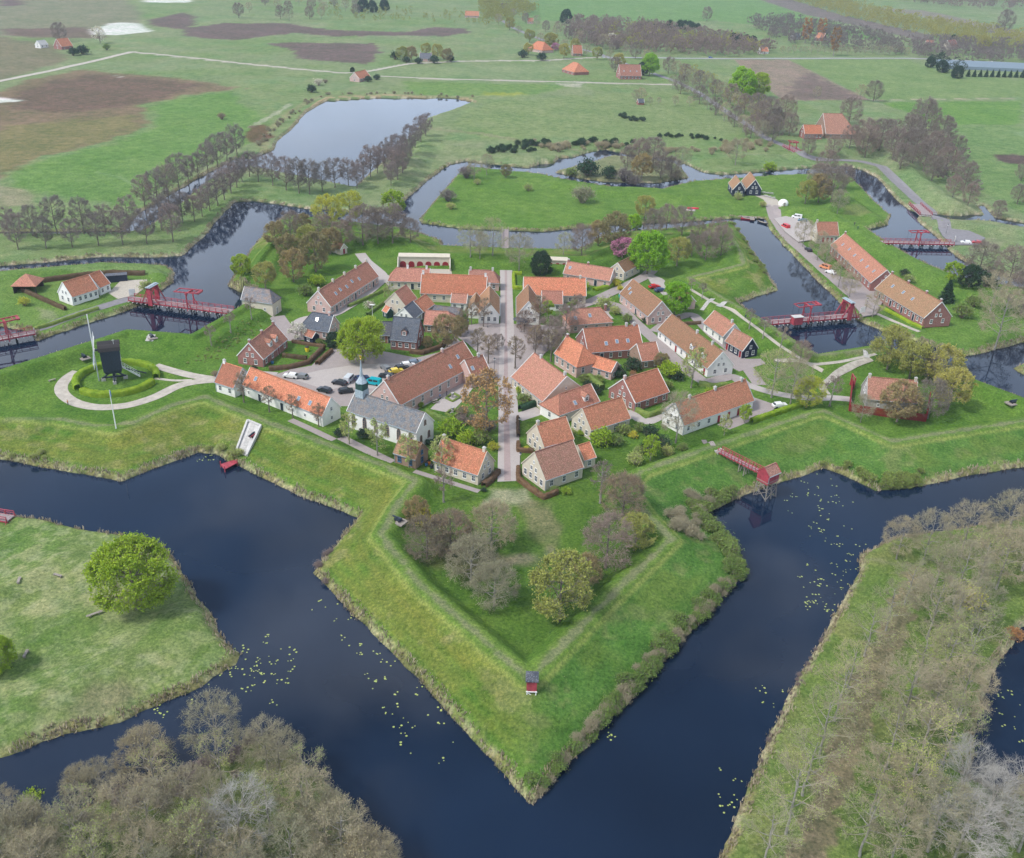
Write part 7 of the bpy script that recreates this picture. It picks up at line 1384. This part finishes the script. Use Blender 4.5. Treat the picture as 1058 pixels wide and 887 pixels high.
for i, (x, y, r) in enumerate([(897, 145, 13), (912, 138, 13), (926, 147, 13), (940, 135, 14), (947, 150, 14), (958, 158, 14), (968, 149, 13), (956, 122, 16), (975, 135, 13), (979, 166, 13), (990, 150, 10), (1000, 179, 12), (987, 192, 9), (1003, 201, 9), (933, 160, 11), (966, 172, 11), (1033, 215, 8), (1054, 199, 9), (1058, 176, 8)]): TC('brown', x, y, r, '%s bare tree of the grey wood along the far bank, counted away from the farm' % ORD[i], WR)
FA = 'bare trees around the orange farm'
for i, (x, y, r) in enumerate([(795, 118, 14), (812, 112, 12), (783, 107, 10), (880, 112, 12), (894, 138, 12), (800, 132, 11), (817, 128, 9), (880, 140, 10), (862, 150, 9), (836, 150, 8), (790, 128, 8)]): TC('brown', x, y, r, '%s bare tree of those surrounding the huge barn roof' % ORD[i], FA)
TB('brown', 902, 105, 17, 'large bare tree alone at the edge of the ploughed field'); TB('pale', 888, 104, 12, 'thin bare tree left of the large lone one'); TB('pale', 843, 103, 10, 'thin bare tree at the bottom of the ploughed field')
TC('lime', 768, 84, 13, 'left half of the dense green tree group beside the ploughed field'); TC('green', 785, 88, 11, 'right half of the dense green tree group beside the ploughed field'); TC('poplar', 834, 30, 5, 'taller rusty poplar by the blue roofed house', wide=1.2); TC('poplar', 850, 27, 4.5, 'rusty poplar behind the orange roofed far house', wide=1.2); TC('poplar', 864, 40, 5, 'rusty poplar nearest the highway'); TC('lime', 672, 66, 9, 'fresh green tree behind the dark conifer of the brick farm'); TC('evergreen', 664, 71, 6, 'dark conifer at the end of the long brick farm')
AR = 'bare trees along the straight road'
row(['brown', 'pale'], along([(690, 76), (722, 90), (748, 106), (775, 122), (800, 138)], 15), 14, '%s tree on the far side of the straight road, from the highway', AR)
row(['pale', 'brown'], along([(694, 92), (714, 102), (738, 119), (764, 136), (785, 148)], 11), 13, '%s tree on the field side of the straight road, from the highway', AR)
row(['pale', 'olive'], along([(515, 26), (548, 44), (580, 52), (612, 60), (640, 72)], 12), 13, '%s tree on the near side of the asphalt road, from the top', AR)
row(['brown', 'pale'], along([(520, 14), (560, 32), (600, 44), (640, 55), (668, 66)], 14), 14, '%s tree on the far side of the asphalt road, from the top', AR)
for i, (x, y, r) in enumerate([(657, 98, 5), (663, 96, 6), (672, 103, 3), (681, 103, 3), (698, 103, 4), (713, 103, 4)]): TC('pale', x, y, r, '%s bare tree by the tiny field shed, from the left' % ORD[i], 'bare trees by the field shed')
HG = 'garden trees around the grey roofed far house'
for i, (k, x, y, r) in enumerate([('bush_dark', 408, 58, 5), ('olive', 415, 55, 6), ('bronze', 425, 54, 6), ('olive', 452, 53, 6), ('bronze', 462, 56, 6), ('bush_dark', 432, 63, 4), ('bush_dark', 448, 62, 5), ('olive', 440, 50, 5), ('bush_dark', 466, 61, 4), ('bush_dark', 420, 62, 4)]): TC(k, x, y, r, '%s plant in the garden ring of the grey roofed far house' % ORD[i], HG)
for k, x, y, r, l in [('bush_white', 329, 85, 5, 'white flowering bush left of the lone brick farm'), ('bush_dark', 322, 92, 5, 'dark bush low left of the lone brick farm'), ('bush_dark', 380, 82, 4, 'round dark bush in front of the lone brick farm'), ('bush_dark', 389, 80, 3.5, 'dark bush right of the lone brick farm'), ('evergreen', 364, 72, 2.5, 'small dark conifer behind the lone brick farm'), ('bush_bare', 336, 84, 3, 'low bush right of the white flowering one'), ('olive', 546, 50, 5, 'pale tree left of the hedged orange farm'), ('pink', 574, 48, 4.5, 'pink tree between the two roadside orange farms'), ('olive', 583, 52, 6, 'olive tree between the two roadside orange farms'), ('bush_dark', 540, 56, 5, 'hedge bush left of the hedged orange farm'), ('bush_dark', 560, 59, 5, 'hedge bush before the hedged orange farm'), ('olive', 568, 41, 6, 'tree behind the hedged orange farm'), ('evergreen', 585, 17, 6, 'dark conifer by the top road'), ('white', 632, 40, 5, 'white blossoming tree beyond the brick farm'), ('brown', 636, 66, 6, 'bare tree before the long brick farm'),
    ('brown', 60, 32, 8, 'bare tree beside the upper left farm'), ('white', 102, 35, 7, 'pale flowering tree right of the upper left farm'), ('bush_dark', 85, 52, 6, 'green bush before the upper left farm'), ('bush_dark', 75, 54, 5, 'second green bush before the upper left farm'), ('bush', 110, 49, 4, 'bush at the right end of the upper left farm'), ('brown', 246, 10, 6, 'lone dark tree near the upper sand heap'), ('pale', 257, 6, 4, 'small tree right of the lone dark one'), ('brown', 731, 14, 5.5, 'lone tree in the upper green field'), ('bush_rust', 76, 162, .01 and 3, 'low brown bush in the heath')][:-1]: TC(k, x, y, r, l)
TT = 'scattered trees along the upper edge'
for i, (x, y) in enumerate(((274, 6), (287, 10), (298, 14), (309, 6), (322, 10), (330, 5), (290, 20), (299, 22), (320, 20), (335, 14), (345, 8), (357, 12), (368, 10), (375, 6), (385, 3), (398, 6), (272, 2), (332, 20), (368, 17))): TB(['brown', 'pale'][i % 2], x, y, 15, '%s tree from the left in the scattered line at the upper edge' % ORD[i], TT)
for i, (x, y, r) in enumerate(((375, 5, 6), (385, 7, 5), (397, 5, 5))): TC('evergreen', x, y, r, '%s dark conifer of the clump at the upper edge' % ORD[i], 'dark conifers of the upper edge')
for i, x in enumerate((758, 764, 771, 778)): TC('evergreen', x, 39+i*1.2, 4.5, '%s dark conifer from the left beside the highway houses' % ORD[i], 'dark conifers by the highway')
for i in range(11): TC('conifer', 1001+i*6.2, 75.5+i*.1, 2.6, '%s clipped conifer from the left before the greenhouse' % ORD[i], 'clipped conifers before the greenhouse')
for k, x, y, r, l in (('evergreen', 985, 40, 4, 'dark conifer between the two far right farms'), ('olive', 1017, 44, 7, 'olive tree right of the white gabled far farm'), ('brown', 1040, 22, 9, 'broad dark tree near the right end of the top strip'), ('evergreen', 962, 64, 5, 'dark tree at the highway bend'), ('evergreen', 974, 68, 6, 'dark tree right of the highway bend'), ('evergreen', 990, 74, 6, 'dark tree left of the clipped conifers')): TC(k, x, y, r, l)
row('pale', along([(808, 56), (938, 57)], 22), 9, '%s small tree from the left in the highway row', 'small trees of the highway row')
# foreground woods
FR = 'bare trees of the right bank'
row('thin', [(935, 625), (915, 652), (893, 678), (874, 716), (862, 745), (846, 782), (829, 822), (812, 862), (790, 890)], 13, '%s bare tree from the far end of the row between dirt track and moat', FR)
row(['thin', 'pale'], [(962, 618), (958, 660), (946, 705), (930, 752), (915, 795), (900, 840), (888, 885)], 14, '%s bare tree from the far end of the row just right of the dirt track', FR)
row(['pale', 'thin', 'pale_green'], [(985, 625), (980, 668), (970, 712), (958, 758), (944, 802), (930, 848), (920, 892)], 14, '%s bare tree from the far end of the second row right of the track', FR)
row(['thin', 'pale'], [(1008, 612), (1004, 655), (996, 700), (986, 745), (974, 790)], 13, '%s bare tree from the far end of the row by the right pond', FR)
for k, x, y, H, l in [('pale', 953, 584, 13, 'slender bare tree on the far corner of the right bank'), ('pale', 992, 575, 14, 'bare tree behind the footpath of the right bank'), ('pale', 1029, 609, 15, 'leaning bare tree above the brown bank gap'), ('pale', 1035, 574, 17, 'tall bare tree at the right edge above the moat'), ('pale', 1056, 590, 17, 'bare tree cut by the right edge above the moat'), ('pale', 926, 578, 11, 'low bare tree at the moat corner of the right bank'), ('grey', 985, 840, 13, 'greyest spreading tree at the bottom right corner pond'), ('grey', 1010, 870, 13, 'grey spreading tree at the bottom right corner'), ('grey', 1040, 850, 12, 'grey tree by the right pond, lower edge'), ('pale', 1052, 880, 14, 'tan tree cut by the bottom right corner'), ('pale', 958, 880, 14, 'tan tree left of the greyest corner tree'), ('grey', 985, 890, 13, 'grey tree cut by the bottom edge, right')]: TB(k, x, y, H, l, FR)
TC('bush_yellow', 1004, 618, 15, 'yellow green tree shrub among the bare right bank trees'); TC('bush_rust', 1048, 655, 1 and 9, 'rusty brown bush beside the right pond')
BLW = 'bare trees of the bottom left wood'
for i, (k, x, y, r) in enumerate([('pale', 220, 748, 33), ('mound_tan', 146, 772, 31), ('mound_tan', 80, 803, 22), ('pale', 287, 778, 28), ('grey', 245, 846, 42), ('pale', 315, 822, 33), ('pale', 352, 862, 34), ('pale', 190, 815, 30), ('pale', 130, 832, 34), ('pale', 70, 852, 32), ('pale', 18, 850, 30), ('pale', 300, 872, 32), ('pale_green', 200, 866, 34), ('pale', 150, 880, 32), ('pale_green', 95, 884, 32), ('pale', 40, 886, 30), ('pale', 390, 885, 26), ('pale', 348, 905, 30), ('pale', 250, 905, 34), ('pale', 0, 880, 30), ('pale', 100, 800, 20), ('pale', 0, 820, 18)]): TC(k, x, y, r, '%s bare crown of the bottom left wood, counted from its moat tip' % ORD[i], BLW)
for i, (x, y, z) in enumerate(scatter([(262, 790), (200, 815), (110, 840), (0, 865), (-60, 960), (430, 960), (385, 890), (322, 815)], 26, 1.2, 6.5, 5)): plant_at(['pale', 'mound_tan', 'thin'][i % 3], (x, y, z), random.uniform(.55, .8), 'tan bare crown among many in the thick of the bottom left wood', BLW)
TC('bush_lime', 30, 818, 12, 'bluish green bush at the water of the bottom left wood'); TC('green', 135, 592, 41, 'big bright yellow green tree on the grassy islet'); TC('green', -6, 676, 20, 'green tree cut by the left edge on the islet')
# ------------------------------------------------------------------ masses
def line_pts(pts, n, jit, seed, z=None, grd=True):
    rng = np.random.RandomState(seed); W = [G(x, y) for x, y in pts]; Ls = [(b-a).length for a, b in zip(W[:-1], W[1:])]; T = sum(Ls); out = []
    for i in range(n):
        s = rng.rand()*T; k = 0
        while k < len(Ls)-1 and s > Ls[k]: s -= Ls[k]; k += 1
        p = W[k].lerp(W[k+1], min(1, s/Ls[k])); x = p.x+rng.normal()*jit; y = p.y+rng.normal()*jit; z_ = gz(x, y)
        if z_ > .05: out.append((x, y, z_-.1))
    return out
def H_(n, a, b, seed=3): return list(np.random.RandomState(seed).uniform(a, b, n))
p = line_pts([(764, 589), (745, 612), (715, 645), (680, 685), (650, 715), (615, 755), (585, 792), (556, 822)], 150, .9, 1); mass('shrub_fringe', 'tangled fringe of spring shrubs along the right foot of the near bastion', 'shrubs', p, 'bush', H_(len(p), .8, 2.1))
p = line_pts([(764, 589), (745, 612), (715, 645), (680, 685), (650, 715), (615, 755), (585, 792), (552, 824)], 110, .8, 2); mass('twig_fringe', 'bare brown twigs mixed into the shrub fringe of the near bastion', 'shrubs', p, 'bush_tan', H_(len(p), .8, 2.0))
p = line_pts([(768, 590), (755, 570), (735, 545), (725, 533), (735, 525), (760, 513)], 70, 1.6, 3); mass('shrub_fringe', 'green shrubs in the corner beside the stilted red hut', 'shrubs', p, 'bush', H_(len(p), 1.2, 2.6))
p = line_pts([(735, 522), (715, 525), (700, 540), (712, 555)], 30, 1.8, 4); mass('shrub_fringe', 'bare shrubs on the slope left of the stilted red hut', 'shrubs', p, 'bush_tan', H_(len(p), 1.5, 2.6))
p = line_pts([(862, 486), (880, 498), (905, 504), (925, 502), (945, 498)], 60, 1.4, 5); mass('shrub_fringe', 'green shrubs at the waterline below the right bastion', 'shrubs', p, 'bush', H_(len(p), 1, 2.2))
p = line_pts([(740, 870), (770, 815), (800, 748), (845, 660), (884, 592), (888, 575)], 110, .5, 6); mass('bank_scrub', 'pinkish dry scrub along the moat edge of the right bank', 'shrubs', p, 'bush_purple', H_(len(p), .4, .9))
p = line_pts([(355, 545), (328, 590), (340, 606)], 10, .7, 7); mass('bank_scrub', 'dry scrub at the left shoulder of the near bastion', 'shrubs', p, 'bush_purple', H_(len(p), .8, 1.6))
p = line_pts([(215, 463), (232, 466), (250, 478)], 12, 1.2, 8)+line_pts([(20, 468), (55, 475)], 5, .8, 8); mass('bank_scrub', 'low scrub at the waterline beside the red jetty', 'shrubs', p, 'bush_spring', H_(len(p), .8, 2))
p = line_pts([(272, 762), (240, 782), (200, 800), (150, 822), (90, 845)], 40, 2, 9); mass('undergrowth', 'pinkish undergrowth beneath the bottom left wood', 'undergrowth', p, 'bush_purple', H_(len(p), 1, 2.2))
p = line_pts([(240, 352), (222, 362), (205, 375)], 50, 1.6, 10)+line_pts([(262, 335), (240, 352)], 30, 1.6, 10); mass('slope_scrub', 'grey scrub on the inner slope below the white stemmed young trees', 'shrubs', p, 'bush_spring', H_(len(p), .3, .6))
p = line_pts([(468, 172), (455, 190), (445, 205)], 14, 1.5, 11)+line_pts([(757, 230), (775, 260), (795, 292)], 26, .8, 11); mass('bank_scrub', 'low dark scrub along the inner canal banks', 'shrubs', p, 'bush', H_(len(p), .8, 1.8))
p = line_pts([(515, 158), (540, 150), (560, 152), (590, 150), (610, 148), (640, 150)], 50, 5, 12); mass('marsh_scrub', 'dark green and olive scrub of the marsh beyond the big island', 'shrubs', p, 'bush_dark', H_(len(p), 1.5, 3.5))
p = line_pts([(560, 155), (600, 152), (650, 152), (700, 158), (740, 155), (790, 150)], 90, 6, 13); mass('marsh_scrub', 'tan scrub of the marsh beyond the small island', 'shrubs', p, 'bush_tan', H_(len(p), 1.5, 4))
p = line_pts([(680, 142), (700, 141), (720, 142), (745, 144)], 16, 3, 14)+line_pts([(640, 120), (650, 124), (665, 124)], 16, 3, 14); mass('field_scrub', 'dark green scrub clumps in the open field', 'shrubs', p, 'bush_dark', H_(len(p), 1.2, 2.6))
p = line_pts([(268, 152), (290, 125), (320, 104), (345, 97), (420, 97), (486, 101)], 60, 2, 15); mass('bank_scrub', 'straw coloured scrub around the lake', 'shrubs', p, 'bush_tan', H_(len(p), 1, 2.4))
def belt(label, poly, n, key, h0, h1, seed, name='woodland', mind=4):
    p = scatter(poly, n, 1, mind, seed); mass(name, label, 'woodland', p, key, H_(len(p), h0, h1, seed))
belt('brown bare woodland left of the highway at the top', [(575, 32), (600, 24), (640, 26), (700, 34), (760, 44), (800, 52), (790, 60), (700, 58), (640, 55), (600, 48)], 420, 'far_brown', 9, 15, 21)
belt('brown bare woodland between highway and rusty poplars', [(770, 24), (800, 20), (860, 28), (930, 42), (935, 59), (860, 52), (800, 44)], 300, 'far_brown', 8, 13, 22)
belt('olive woodland beside the top road', [(495, 0), (540, 0), (555, 12), (530, 24), (500, 28)], 130, 'far_olive', 10, 15, 23)
belt('olive trees thinly mixed into the wood left of the highway', [(600, 30), (700, 32), (780, 46), (790, 56), (640, 52)], 90, 'far_olive', 9, 13, 31)
belt('olive hedgerow woodland running to the right edge at the top', [(812, 0), (845, -4), (890, 8), (950, 22), (1058, 38), (1100, 46), (1100, 60), (1000, 50), (935, 34), (870, 18)], 520, 'far_olive', 8, 14, 24)
belt('dark brown forest along the upper right edge', [(880, -8), (1100, -8), (1100, 12), (1000, 10), (940, 4)], 420, 'far_brown', 14, 20, 25)
belt('brown forest along the upper left edge', [(230, -12), (780, -12), (780, -4), (230, -4)], 300, 'far_brown', 12, 18, 30)
belt('dark evergreen shrubs beside the upper highway', [(655, 28), (715, 25), (725, 31), (690, 35)], 40, 'bush_dark', 3, 6, 26, 'evergreen_shrubs')
belt('brown woodland around the far right farms', [(935, 44), (975, 44), (1058, 50), (1100, 56), (1058, 68), (1000, 66), (945, 60)], 200, 'far_brown', 8, 13, 27)
belt('mixed shrubs along the upper edge behind the heath', [(330, 8), (400, 8), (470, 14), (520, 16), (515, 26), (440, 24), (340, 22)], 90, 'far_olive', 3, 8, 28, 'hedgerow')
belt('dark evergreen belt at the highway bend', [(955, 62), (975, 60), (1000, 74), (995, 80), (965, 72)], 30, 'far_dark', 6, 9, 32, 'evergreen_belt')
belt('olive thicket along the straight road', [(700, 70), (740, 82), (790, 108), (812, 128), (800, 140), (770, 118), (720, 88), (695, 80)], 60, 'far_olive', 4, 9, 33, 'thicket')
belt('grey brown thicket filling the wood right of the road', [(885, 148), (930, 128), (960, 112), (990, 140), (1000, 170), (1010, 205), (985, 200), (960, 178), (925, 158)], 90, 'far_brown', 5, 10, 34, 'thicket')
# reeds at the water's edge, one stuff mesh
rng = np.random.RandomState(77)
s = sl(-330, 330, 84, 560); dw_ = DW[s]; gx_ = GX[s]; gy_ = GY[s]; gzz = Z[s]
idx = np.argwhere((dw_ > .05) & (dw_ < 1.7)); n_ = fbm(gx_, gy_, 7, 55); keep = [k for k in idx if rng.rand() < (.25+1.5*max(0, n_[k[0], k[1]]-.4))*.9]
K = np.array(keep); c = np.stack([gx_[K[:, 0], K[:, 1]], gy_[K[:, 0], K[:, 1]], gzz[K[:, 0], K[:, 1]]], -1); c = np.repeat(c, 6, 0); c[:, :2] += rng.uniform(-.5, .5, (len(c), 2))
hgt = rng.uniform(.25, .8, (len(c), 1)); d = rng.normal(size=(len(c), 3)); d[:, 2] = 0; d /= np.linalg.norm(d, axis=1, keepdims=True); ln = rng.normal(size=(len(c), 3))*.15; ln[:, 2] = 0
up_ = np.array([[0, 0, 1.]]); A = c-d*.13-up_*.2; B = c+d*.13-up_*.2; T1 = c+d*.05+ln+up_*hgt; T2 = c-d*.05+ln+up_*hgt
V = np.stack([A, B, T1, T2], 1).reshape(-1, 3); i4 = np.arange(len(c))*4
tag(mobj('bank_reeds', np_mesh('bank_reeds', V, [np.stack([i4, i4+1, i4+2, i4+3], -1)], [leafmat('reed_straw', (.22, .175, .11), (.48, .41, .30), .1, 0, .3)])), 'straw coloured reeds fringing every moat bank', 'reeds', None, 'stuff')
# lily pads
def pads(label, spots, seed):
    rng = np.random.RandomState(seed); Vs = []; Fs = []; off = 0
    for x, y, r, n in spots:
        c = P(x, y, .015)
        for _ in range(int(n*.7)):
            a = rng.rand()*6.28; q = r*rng.rand()**.6; px, py = c.x+q*math.cos(a), c.y+q*math.sin(a)*1.3
            if gz(px, py) > -.15: continue
            for __ in range(rng.randint(1, 4)):
                R = rng.uniform(.10, .21); cx, cy = px+rng.normal()*.4, py+rng.normal()*.4; t0 = rng.rand()*6
                Vs.append([(cx+R*math.cos(t0+k*.87), cy+R*math.sin(t0+k*.87), .03+.002*rng.rand()) for k in range(7)]); Fs.append(np.arange(7)+off); off += 7
    if Vs: tag(mobj('lily_pads', np_mesh('lily_pads', np.array(Vs).reshape(-1, 3), [np.array(Fs)], [cached('pad', lambda: leafmat('lily_leaf', (.24, .32, .08), (.40, .44, .14), 0, 0, 1))])), label, 'lily pads', None, 'stuff')
pads('yellow green lily pads off the tip of the grassy islet', [(268, 686, 7, 55), (255, 700, 4, 14), (205, 712, 3, 8), (165, 738, 2, 6), (275, 727, 2, 3)], 1)
pads('lily pads along the left face of the near bastion', [(335, 622, 3, 7), (357, 641, 2, 5), (375, 661, 5, 20), (405, 712, 6, 22), (430, 735, 5, 14), (462, 765, 4, 7), (425, 770, 3, 5)], 2)
pads('lily pads in the right moat below the red hut', [(860, 552, 6, 14), (868, 585, 7, 26), (850, 610, 6, 40), (845, 623, 3, 12), (870, 560, 6, 16), (830, 520, 8, 14), (845, 508, 8, 18), (862, 530, 5, 10), (808, 515, 5, 6)], 3)
pads('few lily pads near the dry scrub of the right bank', [(800, 722, 3, 10), (760, 818, 4, 9), (748, 845, 3, 8), (770, 805, 2, 3), (640, 762, 3, 4), (628, 752, 2, 3)], 4)
pads('lily pads in the right edge pond', [(1040, 710, 5, 12), (1045, 750, 4, 8), (1030, 735, 3, 6)], 5)
pads('lily pads beside the red jetty', [(215, 473, 2, 6), (207, 475, 2, 5)], 6)
HAZE=0.00009; EXPO=0.42
# ------------------------------------------------------------------ light, sky, air
SUN_EL, SUN_AZ = math.radians(52), math.radians(242)      # azimuth from +y clockwise
w_ = bpy.data.worlds.new('World'); SC.world = w_; w_.use_nodes = True; nt = w_.node_tree; bg = nt.nodes['Background']
sky = nt.nodes.new('ShaderNodeTexSky'); sky.sky_type = 'NISHITA'; sky.sun_disc = False; sky.sun_elevation = SUN_EL; sky.sun_rotation = SUN_AZ; sky.air_density = 1.3; sky.dust_density = 2.0
tc = nt.nodes.new('ShaderNodeTexCoord').outputs['Generated']
mp = nt.nodes.new('ShaderNodeMapping'); mp.inputs['Scale'].default_value = (1, 1, 1.6); mp.inputs['Location'].default_value = (.35, .1, .2); nt.links.new(tc, mp.inputs[0])
f = noise(nt, mp.outputs[0], 2.1, 6, .55)
sx = N(nt, 'ShaderNodeSeparateXYZ'); nt.links.new(tc, sx.inputs[0])
hz = ramp(nt, sx.outputs[2], [(.0, (1, 1, 1)), (.30, (.75,)*3), (.55, (.0,)*3)])
cl = mixc(nt, hz, ramp(nt, f, [(.45, (.03,)*3), (.57, (.9,)*3)]), (.9, .9, .9))
f2 = noise(nt, mp.outputs[0], 3.3, 4, .5)
cc = ramp(nt, f2, [(.32, (5.0, 5.7, 7.0)), (.68, (12., 12.5, 13.4))])
cc = mixc(nt, ramp(nt, sx.outputs[2], [(.05, (.85,)*3), (.45, (0,)*3)]), cc, (9.6, 11.9, 15.5))
nt.links.new(mixc(nt, cl, sky.outputs[0], cc), bg.inputs['Color']); bg.inputs['Strength'].default_value = .11
sl_ = bpy.data.lights.new('sun', 'SUN'); sl_.energy = 2.5; sl_.angle = math.radians(9); sl_.color = (1, .975, .94)
so = bpy.data.objects.new('sun', sl_); link(so); so.rotation_euler = (math.pi/2-SUN_EL, 0, -SUN_AZ+math.pi)
# sun direction check: lamp shines along its local -Z
dirv = Vector((math.sin(SUN_AZ)*math.cos(SUN_EL), math.cos(SUN_AZ)*math.cos(SUN_EL), math.sin(SUN_EL)))
so.rotation_euler = dirv.to_track_quat('Z', 'Y').to_euler()
if HAZE:
    m = bpy.data.materials.new('haze_air'); m.use_nodes = True; nt = m.node_tree; nt.nodes.remove(nt.nodes['Principled BSDF'])
    v = nt.nodes.new('ShaderNodeVolumePrincipled'); v.inputs['Density'].default_value = HAZE; v.inputs['Color'].default_value = (.72, .86, 1, 1); v.inputs['Anisotropy'].default_value = .2
    nt.links.new(v.outputs[0], nt.nodes['Material Output'].inputs['Volume'])
    q = MB(); q.box((0, 4460, 61), (9200, 9080, 126)); tag(q.build('haze', m), kind='stuff')
SC.view_settings.view_transform = 'Standard'; SC.view_settings.look = 'None'; SC.view_settings.gamma = 1; SC.view_settings.exposure = EXPO
SC.cycles.max_bounces = 5; SC.cycles.diffuse_bounces = 3; SC.cycles.glossy_bounces = 3; SC.cycles.transmission_bounces = 3; SC.cycles.volume_bounces = 0; SC.cycles.transparent_max_bounces = 4
SC.cycles.use_denoising = True; SC.cycles.use_adaptive_sampling = True; SC.cycles.adaptive_threshold = 0.02
